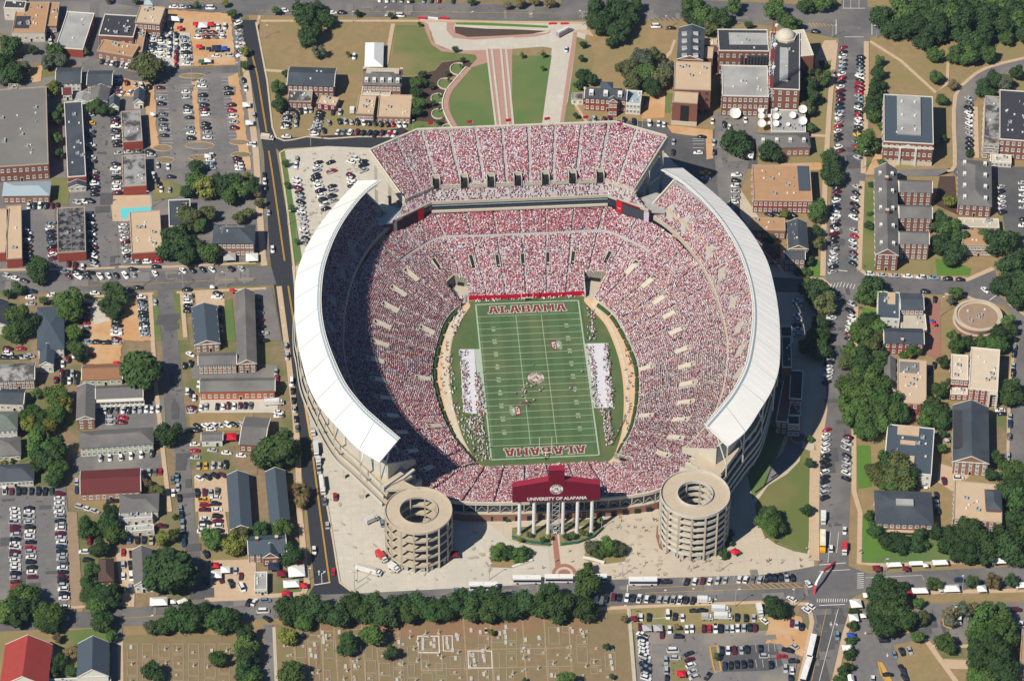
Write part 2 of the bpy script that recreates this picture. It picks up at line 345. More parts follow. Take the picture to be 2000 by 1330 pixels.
A('dirt_island', [(1302,245),(1392,255),(1393,310),(1380,312),(1378,268),(1345,265),(1312,260)], dirt)
A('paved_bay', [(1351,268),(1376,268),(1378,302),(1352,304)], asph_dk)
# roads
A('road', [(-30,-20),(1150,-8),(2060,30),(2060,66),(1700,72),(1640,76),(1500,50),(1425,42),(1145,40),(1000,42),(800,35),(663,33),(500,30),(475,30),(320,23),(200,3),(-30,3)], asph)
A('road', [(1098,-20),(1150,-20),(1145,20),(1095,19)], asph)
A('dirt_verge', [(625,-20),(1097,-20),(1095,16),(1000,11),(640,0)], dirt2)
A('road', [(1645,-20),(1692,-20),(1698,80),(1690,345),(1683,480),(1675,535),(1673,600),(1665,670),(1655,780),(1663,860),(1661,960),(1657,1040),(1657,1110),(1597,1110),(1600,960),(1605,870),(1616,800),(1608,670),(1620,600),(1612,530),(1625,350),(1631,240),(1638,78)], asph)
A('road', [(445,40),(500,40),(522,160),(535,270),(560,420),(574,560),(586,720),(605,845),(618,890),(640,1000),(650,1060),(656,1100),(664,1140),(690,1160),(690,1200),(560,1200),(600,1165),(614,1142),(600,1000),(585,892),(573,817),(554,678),(540,600),(527,500),(515,300),(498,200),(474,60)], asph_new)
A('road', [(520,272),(700,262),(790,250),(800,262),(740,290),(640,286),(560,290),(545,296)], asph_new)
A('road', [(-30,533),(225,528),(325,530),(500,521),(530,522),(540,556),(500,557),(300,567),(175,574),(-30,568)], asph)
A('road', [(307,567),(338,566),(348,666),(362,817),(372,907),(379,1000),(390,1075),(400,1176),(382,1180),(370,1075),(357,1000),(346,907),(326,817),(316,666)], asph)
A('road', [(176,-5),(194,-5),(190,100),(188,118),(200,122),(258,142),(330,137),(470,129),(470,142),(335,152),(262,160),(225,150),(160,140),(160,122),(174,116)], asph)
A('road', [(188,220),(222,225),(232,525),(196,530)], asph_lot)
A('road', [(-30,1205),(150,1195),(262,1187),(375,1175),(500,1170),(600,1162),(690,1159),(1000,1143),(1190,1132),(1497,1122),(1597,1105),(1657,1105),(1695,1120),(1860,1112),(2060,1102),(2060,1146),(1695,1152),(1662,1168),(1590,1172),(1500,1171),(1225,1181),(1000,1190),(800,1196),(600,1204),(250,1222),(-30,1234)], asph)
A('road', [(1592,1165),(1662,1160),(1650,1225),(1617,1345),(1560,1345),(1588,1240),(1580,1210),(1560,1190)], asph)
A('road', [(1675,533),(1893,545),(1943,526),(1952,580),(1975,598),(2000,616),(2060,630),(2060,680),(1993,666),(1988,641),(1963,598),(1885,577),(1850,576),(1640,573),(1500,570),(1500,541),(1607,546)], asph)
A('road', [(2060,640),(2060,920),(1967,895),(1974,754),(1992,666)], asph)
A('road', [(2060,100),(2000,115),(1926,130),(1890,155),(1865,188),(1862,250),(1867,310),(1860,330),(1830,345),(1690,345),(1690,334),(1850,330),(1862,345),(1880,332),(1900,320),(1902,200),(1925,165),(1968,140),(2060,135)], asph_lot)
A('asphalt_lot', [(1858,330),(2060,325),(2060,470),(1965,460),(1945,350),(1870,350)], asph_dk)
A('asphalt_lot', [(1672,1215),(1690,1180),(1760,1180),(1860,1178),(2060,1175),(2060,1225),(1900,1255),(1812,1252),(1750,1260),(1755,1285),(1770,1345),(1660,1345)], asph_lot)
# kerb bands and pavements
def kb(pts, w_=1.6, m=walk, h=.30, sm=0, nm='pavement'): strip(nm, pts, w_, m, .0, h, sm)
kb([(500,45),(522,160),(532,250),(540,270),(556,276),(572,274),(600,268),(645,272),(700,268),(775,268),(800,262)],.9, kerbm, .32)
kb([(557,293),(546,300),(560,400),(574,520),(578,600)],.9, kerbm, .32)
kb([(462,45),(484,160),(500,300),(513,500),(516,520)],3.2, walk, .3); kb([(545,560),(562,690),(575,800),(582,880),(585,1000),(600,1140),(590,1165)],2.6, walk, .3)
kb([(586,730),(606,850),(620,895),(641,1000),(652,1065),(658,1105),(664,1138),(690,1157)],.8, kerbm, .32)
kb([(507,32),(503,60),(507,42),(800,42),(1145,46)],1.5); kb([(516,138),(560,141)],1.8); kb([(768,48),(762,80),(754,128)],2.2)
kb([(1624,560),(1607,545),(1500,541)],1.2); kb([(1692,82),(1692,200),(1686,340)],2.6); kb([(1684,355),(1678,525),(1690,535),(1890,547),(1940,525)],2.6); kb([(1632,85),(1621,200),(1612,340),(1607,540)],2.6)
kb([(1672,600),(1668,840),(1668,960),(1680,1000),(1678,1100),(1730,1104),(1870,1098),(2030,1085)],2.2); kb([(1592,880),(1590,1000),(1590,1095)],4.6, walk, .3)
kb([(2050,104),(1990,117),(1926,134),(1890,158),(1866,188),(1863,250),(1865,325),(1850,335)],2.0, walk, .3,2); kb([(1905,210),(1907,310)],2.6)
kb([(1700,82),(1760,120),(1828,182),(1850,165),(1852,120)],1.6)
kb([(1955,560),(1972,595),(2010,622)],1.2); kb([(1845,575),(1890,580),(1960,612),(1985,650),(1972,750),(1968,900)],1.4)
kb([(-20,1196),(150,1186),(262,1178)],1.4); kb([(400,1172),(590,1160)],2.5); kb([(0,528),(110,527),(225,524)],1.2); kb([(232,522),(330,522),(500,514)],1.4); kb([(180,580),(300,574)],1.4); kb([(345,572),(520,564)],1.6)
kb([(293,572),(298,660),(305,760),(320,900),(332,1000)],2.0); kb([(355,572),(362,660)],2.0)
kb([(1228,1190),(1240,1340)],1.6, tanc, .6, nm='cemetery_kerb'); kb([(535,1225),(540,1340)],1.4, tanc, .35); kb([(235,1245),(236,1340)],2.2)
kb([(1170,1189),(1300,1183),(1500,1176),(1580,1180)],1.8); kb([(1695,1160),(2050,1152)],2.2); kb([(1672,1170),(1650,1240),(1628,1340)],2.4, walk, .3); kb([(1580,1185),(1586,1215),(1572,1290),(1560,1340)],2.0, walk, .3)
A('dry_verge', [(1662,880),(1674,880),(1676,1100),(1660,1100)], drygrass)
A('dry_verge', [(1790,1160),(2050,1152),(2050,1172),(1790,1178)], drygrass)
# block details: lawns, dirt lots
A('lawn', [(1680,1008),(1710,1010),(1730,1030),(1860,1040),(1860,1095),(1682,1100)], lawn); A('lush_lawn', [(1681,1008),(1705,1012),(1720,1050),(1740,1080),(1690,1100)], lush)
A('lush_lawn', [(1674,870),(1700,870),(1703,950),(1676,955)], lush); A('lush_lawn', [(1683,600),(1720,605),(1710,650),(1684,640)], lush)
A('lush_lawn', [(1826,505),(1880,518),(1897,525),(1893,538),(1830,538)], lush); A('lawn', [(1755,510),(1820,510),(1820,537),(1755,537)], drygrass)
A('lush_lawn', [(1585,510),(1608,512),(1606,541),(1585,541)], lush); A('lawn', [(1560,520),(1583,520),(1583,541),(1555,541)], lush); A('grass_strip', [(1690,355),(1712,355),(1708,530),(1686,530)], grassm)
A('brick_court', [(1692,210),(1715,300),(1728,340),(1690,338)], dirt2); A('brick_court', [(1815,590),(1836,590),(1838,700),(1812,695)], brickpave); A('dirt_bed', [(1835,345),(1865,345),(1870,420),(1825,400)], mulch)
A('brick_court', [(1770,780),(1800,790),(1800,830),(1775,830)], brickpave); A('tan_court', [(1835,905),(1900,925),(1860,960),(1830,940)], walk); A('lawn', [(1830,830),(1965,790),(1965,900),(1940,900),(1830,850)], dirt2)
A('orange_ground', [(1710,300),(1760,320),(1720,342),(1690,342)], dirt)
A('tan_court', [(1610,80),(1634,80),(1625,200),(1600,170),(1590,120)], walk)
at('14'); A('grass', [(320,840),(460,790),(455,1060),(340,1050)], drygrass); A('grass', [(400,500),(500,470),(490,780),(380,760)], grassm); A('campus_path', [(340,1050),(470,1055),(470,1075),(340,1070)], walk); A('brown_ground', [(90,1280),(430,1270),(420,1330),(60,1330)], dirt)
at('11')
A('tailgate_lot', [(1310,80),(1800,110),(1840,510),(1510,520),(1500,340),(1480,260),(1300,250)], dirt, jag=.5)
A('asphalt_lot', [(1120,240),(1480,260),(1505,520),(1260,525),(1110,430)], conc_lt)
A('asphalt_lot', [(1215,610),(1400,600),(1860,570),(1900,1330),(1260,1330)], asph_lot)
A('orange_strip', [(1780,600),(1860,570),(1960,1330),(1880,1330)], dirt, jag=.4)
for q in ([(1120,700),(1200,680),(1235,1170),(1170,1160)],[(1490,640),(1530,640),(1570,1100),(1530,1100)]): A('dirt_island', q, dirt, jag=.5)
for x, y, a, b in ((1500,597,105,20),(1560,1140,115,28),(1270,1160,75,26),(1870,1115,80,22),(1580,1235,110,26),(1290,1255,70,26),(1880,1210,80,22)):
    sv = [(x+a*math.cos(t*.524), y+b*math.sin(t*.524)) for t in range(12)]; A('kerbed_island', sv, dirt2); strip('island_kerb', sv, .2, kerbm, .2,.36,0, closed=True)
A('orange_ground', [(240,540),(330,510),(320,640),(230,650)], dirt, jag=.4); A('orange_ground', [(900,610),(1180,650),(1200,900),(1120,760),(900,760)], dirt, jag=.4)
A('dirt_ground', [(-20,250),(180,340),(160,640),(-20,660)], dirt2)
at('21')
A('asphalt_lot', [(130,330),(430,300),(430,780),(150,790)], asph_lot); A('grass', [(390,60),(530,60),(540,270),(400,290)], grassm, jag=.6); A('pool_terrace', [(860,200),(1180,195),(1190,290),(1000,400),(880,400)], tanroof)
A('pool', [(940,300),(1180,286),(1182,330),(1000,345),(998,380),(945,380)], poolm)
A('dirt_lot', [(620,1000),(1080,1000),(1180,1330),(640,1330)], dirt, jag=.8); A('pale_gravel', [(690,1020),(870,1020),(860,1180),(740,1200)], conc_lt, jag=.8)
A('grass', [(1170,60),(1230,60),(1420,120),(1400,200),(1200,240)], grassm, jag=.6); A('parking_court', [(1520,940),(1740,940),(1760,1060),(1530,1060)], walk); A('grass_strip', [(1750,1020),(1810,1000),(1840,1330),(1770,1330)], lawn)
A('grass_strip', [(1350,960),(1440,960),(1470,1330),(1390,1330)], grassm); A('grass_strip', [(1180,980),(1230,980),(1260,1330),(1200,1330)], grassm)
A('asphalt_lot', [(1940,950),(2120,910),(2200,1330),(1980,1330)], asph_lot); A('orange_ground', [(1900,720),(2100,700),(2100,750),(1700,760)], dirt2)
at('31')
A('orange_lot', [(640,0),(960,0),(930,180),(640,180)], dirt, jag=.6); A('asphalt_lot', [(740,450),(1280,430),(1290,690),(740,690)], asph_lot); A('asphalt_lot', [(560,880),(1280,880),(1300,1000),(1060,1010),(560,1040)], asph_lot)
A('asphalt_lot', [(0,1150),(510,1120),(530,1330),(0,1330)], asph_lot); A('grass', [(1100,1030),(1290,980),(1330,1330),(1150,1330)], drygrass); A('grass', [(1470,560),(1960,530),(1990,700),(1480,700)], M('tan_grass', (.34,.235,.12)))
A('dirt_lot', [(1480,840),(2000,830),(2000,1040),(1500,1060)], dirt2); A('parking_court', [(1510,1060),(1760,1050),(1780,1330),(1520,1330)], walk); A('asphalt_lane', [(1470,170),(2160,190),(2160,290),(1500,300)], asph_lot); A('asphalt_lane', [(1550,440),(2160,430),(2160,560),(1560,560)], conc_lt)
A('grass', [(160,760),(240,740),(280,900),(150,950)], grassm); A('grass', [(640,1220),(930,1200),(930,1330),(640,1330)], drygrass)
at('41')
A('asphalt_lot', [(-20,-20),(520,-20),(560,600),(480,820),(-20,860)], asph_lot); A('brown_lane', [(520,0),(600,0),(650,780),(560,780)], M('lane_dirt', (.34,.25,.17),(.28,.2,.14),.4)); A('driveway', [(900,290),(1060,280),(1050,740),(960,740)], walk)
A('parking_court', [(1550,0),(1760,0),(1790,200),(1560,200)], walk); A('tailgate_court', [(1640,380),(2000,360),(2000,690),(1640,700)], walk); A('grass', [(1700,180),(2000,180),(2000,370),(1640,380)], drygrass)
A('grass', [(470,930),(900,900),(880,1330),(380,1330)], grassm); A('dark_road', [(880,960),(960,900),(920,1330),(870,1330)], asph_lot)
A('cemetery_grass', [(960,960),(1860,960),(1860,1340),(960,1340)], M('cemetery_grass', (.27,.19,.11),(.20,.155,.085),.25,.95,(.215,.18,.09),.05))
at('42')
A('cemetery_grass', [(140,880),(2900,790),(2950,1340),(170,1340)], MATS['cemetery_grass']); A('cemetery_dirt', [(360,900),(1900,820),(2700,830),(2500,960),(1300,1000),(500,1010)], M('cemetery_dirt', (.30,.17,.10),(.23,.15,.085),.3,.95,(.22,.17,.085),.07), jag=1.0)
A('cemetery_lane', [(60,880),(130,880),(150,1340),(60,1340)], asph_lot)
at('43')
A('gravel_lot', [(960,930),(1200,930),(1300,960),(2100,920),(2250,1030),(2200,1340),(980,1340)], M('lot_grey', (.215,.20,.20),(.17,.165,.165),.3,.9,(.27,.24,.21),.05)); A('grass', [(900,750),(2000,720),(2000,860),(1000,940),(900,900)], M('tan_olive', (.30,.24,.11),(.24,.2,.09),.25,.95,(.2,.2,.08),.06))
A('orange_lot', [(2000,820),(2260,820),(2330,1000),(2270,1130),(2100,1030),(1980,1030)], dirt, jag=.8); A('grass_median', [(1230,1140),(1340,1120),(1390,1340),(1250,1340)], grassm)
for q in ([(1545,1055),(1600,1050),(1610,1120),(1635,1240),(1590,1255),(1570,1200)],): A('kerbed_island', q, dirt2); strip('island_kerb', q, .6, yel_p, .2,.4,0, closed=True)
A('asphalt_court', [(1640,1050),(2060,1030),(2120,1200),(2000,1240),(1650,1250)], asph_dk)
at('44')
A('dirt_ground', [(980,1040),(1210,990),(1480,1330),(1050,1340)], drygrass); A('dirt_ground', [(1220,980),(1560,1050),(1560,1140),(1360,1140)], dirt2); A('campus_path', [(1210,1000),(1250,990),(1490,1320),(1450,1330)], walk); A('campus_path', [(1280,1040),(1570,1035),(1570,1060),(1300,1065)], walk); A('tan_court', [(1370,1150),(1560,1160),(1560,1230),(1420,1225)], walk)
for q in ([(820,930),(900,965),(980,970),(1140,930),(1130,760),(820,740)],[(1365,830),(1370,890),(1430,910),(1480,890),(1460,800)],[(860,1170),(890,1180),(965,1320),(930,1340),(880,1260)]): A('kerbed_island', q, dirt2); strip('island_kerb', q, .5, yel_p, .2,.4,0, closed=True)
A('hatched_island', [(865,1172),(890,1180),(965,1320),(925,1335)], yel_p)
A('median_grass', [(0,200),(60,240),(200,300),(0,200)], grassm)
# ---- painted lines on the roads
full(); ZL = .34
def ln(pts, w_=.22, m=white_p, nm='road_line'): strip(nm, pts, w_, m, ZL, ZL+.005)
for d in (-.9,.9):
    ln([(490+d, 100),(502+d, 145),(521+d, 260)],.28, yel_p); ln([(525+d, 296),(531+d, 333),(556+d, 511)],.28, yel_p); ln([(563+d, 560),(575+d, 638),(593+d, 779),(608+d, 867),(625+d, 1000),(644+d, 1139)],.28, yel_p)
ln([(614,1143),(645,1138)],.5); ln([(628,1120),(629,1141)],.25); ln([(190,1212),(330,1202)],.2, yel_p); ln([(1230,1151),(1450,1140)],.2, yel_p); ln([(1260,1159),(1590,1147)],.2, yel_p); ln([(1273,1209),(1330,1204)],.2)
ln([(500,22),(1095,28)],.2, yel_p); ln([(160,560),(300,555),(500,545)],.2, yel_p)
ln([(1226,1143),(1225,1157)],.4); ln([(1600,1183),(1650,1181)],.4); ln([(1600,1104),(1652,1100)],.4); ln([(1600,1117),(1660,1113)],.3)
for i in range(14): ln([(1597+i*4.4,1170),(1596+i*4.4,1177)],.35)
for i in range(8): ln([(1674,1121+i*4),(1687,1120+i*4)],.4)
for p in ([(1622,1040),(1617,1100)],[(1638,1040),(1634,1080)],[(1637,1190),(1600,1330)],[(1690,1129),(1800,1124),(1805,1133)]): ln(p, .25)
ln([(1614,1190),(1585,1330)],.2, yel_p)
for i in range(9): ln([(1455+i*12,1140),(1470+i*12,1149)],.3, yel_p)
ln([(1450,1141),(1566,1139),(1568,1148),(1465,1151)],.2, yel_p)
for i in range(9): ln([(1262+i*10,36),(1272+i*10,43)],.3, yel_p); ln([(330+i*12,3),(344+i*12,8)],.3, yel_p)
for i in range(6): ln([(1920+i*12,44+i),(1934+i*12,50+i)],.3, yel_p)
for i in range(7): ln([(1580+i*7,46+i*.4),(1586+i*7,54)],.35, yel_p)
for x in (1648,1662,1678): ln([(x, -10),(x-.5,18)],.22)
for q in ([(1645,18),(1690,18)],[(1649,74),(1687,74)],[(1633,40),(1633,70)],[(1703,40),(1703,70)]): ln(q, .4)
for i in range(9): ln([(1618+i*6.5,552+abs(i-4)*1.2),(1614+i*6.5,562+abs(i-4)*1.0)],.4)
for q in ([(1637,529),(1655,531)],[(1932,588),(1946,578)]): ln(q, .5)
def arrow(x, y, dx, dy, m=white_p):
    a = W(x-dx, y-dy); b = W(x+dx, y+dy); d = (b-a).normalized(); n = Vector((-d.y, d.x, 0)); q = lambda v: (v.x, v.y, ZL+.004); mb = MB()
    mb.poly([q(a-n*.18), q(b-n*.18-d*1.2), q(b+n*.18-d*1.2), q(a+n*.18)][::1], m); mb.poly([q(b-d*1.2-n*.6), q(b), q(b-d*1.2+n*.6)], m); mb.build('road_arrow', None, kind='structure')
for p in ((296,1203,5,-2),(753,16,3,-2),(922,25,3,-2),(1037,29,3,-2),(1300,1153,3,-1),(1355,1150,3,-1),(1398,1171,3,0),(623,1119,0,-5),(633,1118,3,-3),(551,602,3,0),(555,637,3,0),(1623,1219,0,4),(1634,1220,2,3),(1690,1237,0,3),(1733,1280,0,4)): arrow(*p)
# parking bay lines in the painted lots
def bays(x0, y0, x1, y1, n, dx, dy, m=white_p):
    sv = tuple(_C)
    for i in range(n+1):
        t = i/n; x = x0+(x1-x0)*t; y = y0+(y1-y0)*t; strip('bay_line', [(x, y),(x+dx, y+dy)],.14, m, ZL, ZL+.005)
at('11'); bays(1210,640,1260,1120,18,90,0); bays(1410,640,1470,1110,18,80,0); bays(1530,620,1600,1090,18,80,0); bays(1720,610,1790,1090,18,90,0)
at('43'); bays(1610,1050,2050,1030,9,5,60); bays(1640,1170,2060,1150,8,10,60); bays(1330,555,2200,520,22,16,-40)
at('13'); bays(650,915,1020,930,9,0,70); 
for y in (1090,1105,1130,1160): strip('bay_line', [(1410, y),(1500, y)],.25, white_p, ZL, ZL+.005)
at('23'); at('22')
for x0, y0, x1, y1 in ((300,60,420,560),(470,0,560,330),(590,0,640,180)): bays(x0, y0, x1, y1,12,60,22)
full()

# worn patches, stains and oil marks lying on the asphalt and the plaza
def marks(name, poly, n, m, s0, s1, z, seed):
    mb = MB(); r = random.Random(seed)
    for x, y in scat2(n, poly, seed):
        p = W(x, y); a = r.uniform(0,3.14) if s1 < 2 else r.choice((.02,1.55)); L = r.uniform(s0, s1); w_ = L*r.uniform(.2,.7); k = 7
        z += .00015
        if s1 > 2: q = [(-L, -w_),(L, -w_),(L, w_),(-L, w_)]
        else: q = [(L*math.cos(t*6.283/k)*r.uniform(.6,1.1), w_*math.sin(t*6.283/k)*r.uniform(.6,1.1)) for t in range(k)]
        mb.poly([(p.x+u*math.cos(a)-v*math.sin(a), p.y+u*math.sin(a)+v*math.cos(a), z) for u, v in q], m)
    o = mb.build(name, None, kind='structure')
def scat2(n, poly, seed):
    r = random.Random(seed); xs = [p[0] for p in poly]; ys = [p[1] for p in poly]; out = []
    def ins(p):
        c = False
        for i in range(len(poly)):
            a = poly[i]; b = poly[(i+1) % len(poly)]
            if (a[1] > p[1]) != (b[1] > p[1]) and p[0] < (b[0]-a[0])*(p[1]-a[1])/(b[1]-a[1])+a[0]: c = not c
        return c
    while len(out) < n:
        p = (r.uniform(min(xs), max(xs)), r.uniform(min(ys), max(ys)))
        if ins(p): out.append(p)
    return out
dkp = M('patched_asphalt', (.085,.084,.09),(.11,.108,.112),.4); ltp = M('pale_patch', (.23,.215,.205),(.19,.18,.175),.4); stn = M('plaza_stain', (.43,.375,.30),(.36,.31,.25),.6); oil = M('oil_mark', (.09,.085,.085),(.13,.12,.12),1)
RD = [[(0,1207),(600,1168),(1000,1150),(1590,1115),(1590,1165),(1000,1185),(0,1228)],[(1645,80),(1680,80),(1668,600),(1650,1100),(1612,1100),(1625,600)],[(0,538),(500,528),(500,552),(0,562)],[(314,575),(336,575),(376,1000),(396,1170),(388,1170),(360,1000)],[(500,8),(1100,16),(1690,45),(1690,66),(1145,34),(500,24)],[(1600,1175),(1655,1175),(1610,1330),(1575,1330)]]
for i, q in enumerate(RD): marks('asphalt_patches', q, 26, dkp if i % 2 else ltp, 1.0,5.5,.325,20+i); marks('asphalt_stains', q, 40, oil, .3,1.2,.331,40+i)
LT = [[(195,230),(225,230),(230,520),(200,520)],[(305,155),(460,150),(480,320),(320,330)],[(0,960),(125,960),(130,1150),(0,1160)],[(1245,1240),(1560,1240),(1540,1330),(1250,1330)],[(1690,1190),(1900,1185),(1890,1240),(1700,1250)],[(1400,215),(1470,220),(1450,330),(1400,330)]]
for i, q in enumerate(LT): marks('lot_stains', q, 60, oil, .3,1.3,.331,60+i); marks('lot_patches', q, 9, ltp if i % 2 else dkp, 1,5,.325,80+i)
for i, q in enumerate(([(645,900),(740,1000),(990,1050),(1060,1130),(700,1150),(640,1000)],[(1180,1020),(1290,1010),(1300,1090),(1580,1095),(1250,1135),(1130,1120)],[(560,300),(720,295),(600,510)])): marks('plaza_stains', q, 70, stn, .4,1.9,.29,90+i); marks('plaza_oil', q, 20, oil, .15,.6,.305,95+i)
# ================================================================ STADIUM
def mir(L): return [(-p[0],)+tuple(p[1:]) for p in L]
HF = [(0,-62,2),(15,-62,2),(29,-62,2),(33,-58,2),(37,-50,2),(41,-42,2),(44.5,-30,2),(47,-17,2),(48.5,-3,2),(48.5,8,2),(46.5,20,2),(44,31,2),(40.5,42,2),(35.5,50,2),(31,55,2),(28,58.5,2),(15,58.5,2),(0,58.5,2)]
HB = [(0,-94,9.5),(20,-94,9.5),(42,-92,9.7),(54,-87,10.5),(66,-77,13),(77,-63,15.5),(85.5,-45,17),(91,-26,17.5),(93.5,-6,17.5),(93.5,13,17.5),(91,31,17.5),(86,48,17.5),(79,65,17.5),(70,82,17.5),(58,95,17),(43,104,17),(20,104,17),(0,104,17)]
NSUB = 8
def loop(half): return smooth(half+mir(half)[-2:0:-1], NSUB, True)     # runs S centre -> E -> N -> W
FR = loop(HF); BK = loop(HB); NS = len(FR)
def SB(i, t):
    a = FR[i % NS]; b = BK[i % NS]; p = a.lerp(b, t); p.z = a.z+(b.z-a.z)*(0.86*t+0.14*t*t); return p
stad = empty('stadium', (0,0,0),0, 'huge football stadium packed with fans, red and white seating bowl with two white crescent roofs', 'stadium')
full()
# corner tunnels cut out of the bowl: (index range, t range)
def nearest(p, grid):
    d = ((grid[..., :2]-np.array([p[0], p[1]]))**2).sum(-1); return np.unravel_index(d.argmin(), d.shape)
NT = 97
GRID = np.array([[tuple(SB(i, j/(NT-1))) for j in range(NT)] for i in range(NS)])
def solve_on_bowl(x, y):
    z = 6.0
    for k in range(8):
        p = W(x, y, z); i, j = nearest(p, GRID); z = GRID[i, j, 2]
    return i, j/(NT-1), W(x, y, z)
TUN = [((887,548),(913,552),(914,582),(903,592),(870,563)),((1140,538),(1184,544),(1160,580),(1144,573)),((1190,902),(1200,886),(1240,901),(1222,905),(1192,905)),((899,917),(925,903),(935,906),(925,910),(900,920))]
def inside(p, poly):
    c = False; n = len(poly)
    for i in range(n):
        a = poly[i]; b = poly[(i+1) % n]
        if (a[1] > p[1]) != (b[1] > p[1]) and p[0] < (b[0]-a[0])*(p[1]-a[1])/(b[1]-a[1])+a[0]: c = not c
    return c
TUNW = [[W(x, y, 3.0)[:2] for x, y in t] for t in TUN]
# stepped tiers
def tiers(name, get, n, rows, m, skip=None, closed=True, riser=None):
    P = [[get(i, r/rows) for i in range(n)] for r in range(rows+1)]; vs = []; fs = []
    for r in range(rows):
        a = P[r]; b = P[r+1]; k = len(vs); N = n
        vs += [(p.x, p.y, p.z) for p in a]+[(q.x, q.y, p.z) for p, q in zip(a, b)]+[(q.x, q.y, q.z) for q in b]
        for i in range(n if closed else n-1):
            j = (i+1) % n
            if skip and skip((a[i]+b[j])/2): continue
            fs.append((k+i, k+j, k+N+j, k+N+i)); fs.append((k+N+i, k+N+j, k+2*N+j, k+2*N+i))
    return link(bpy.data.objects.new(name, npmesh(name, np.array(vs), np.array(fs),[m])), stad)
def in_tun(p): return any(inside(p, t) for t in TUNW)
tiers('lower_bowl', SB, NS, 51, seatc, in_tun)
# tunnels
for k, t in enumerate(TUNW):
    mb = MB(); n = len(t); c = Vector((sum(q[0] for q in t)/n, sum(q[1] for q in t)/n))
    for i in range(n):
        a = Vector(t[i]); b = Vector(t[(i+1) % n]); mid = (a+b)/2
        if math.hypot(mid.x, mid.y-0) < math.hypot(c.x, c.y)+(-1.5): continue
        ia, ja = nearest(a, GRID); ib, jb = nearest(b, GRID); za = max(3.2, GRID[ia, ja, 2]+1); zb = max(3.2, GRID[ib, jb, 2]+1)
        mb.quad((a.x, a.y, 0),(b.x, b.y, 0),(b.x, b.y, zb),(a.x, a.y, za), cream)
        d = (b-a).normalized(); nn = Vector((-d.y, d.x)); 
        mb.prism([a, b, b+nn*.5, a+nn*.5],[0,0,0,0],[za, zb, zb, za], cream)
        if (b-a).length > 5:
            u = d; q0 = a+u*((b-a).length*.25); q1 = a+u*((b-a).length*.75); s = 1 if (c-mid).dot(nn) > 0 else -1; o2 = nn*s*.06
            mb.quad((q0.x+o2.x, q0.y+o2.y, .1),(q1.x+o2.x, q1.y+o2.y, .1),(q1.x+o2.x, q1.y+o2.y, 2.6),(q0.x+o2.x, q0.y+o2.y, 2.6), darkm)
    mb.prism([(q[0], q[1]) for q in t],0.2,0.30, tanc)
    mb.build('tunnel', stad)
# front wall of the bowl
mb = MB(); mr = MB(); ml = MB()
for i in range(NS):
    a = FR[i]; b = FR[(i+1) % NS]
    if in_tun((a+b)/2): continue
    tgt = mr if (a.y > 57.5) else (ml if a.x+b.x < 0 and a.y > -60 else mb)
    c = a.lerp(Vector((0,0, a.z)),.006); e = b.lerp(Vector((0,0, b.z)),.006)
    mm = redwall if a.y > 57.5 else cream
    h = 2.9 if a.y > 57.5 else 2.5
    tgt.quad((e.x, e.y, 0),(c.x, c.y, 0),(c.x, c.y, h),(e.x, e.y, h), mm); tgt.quad((c.x, c.y, h),(a.x, a.y, h),(b.x, b.y, h),(e.x, e.y, h), mm)
mb.build('field_wall', stad); ml.build('field_wall', stad); mr.build('crimson_field_wall', stad)
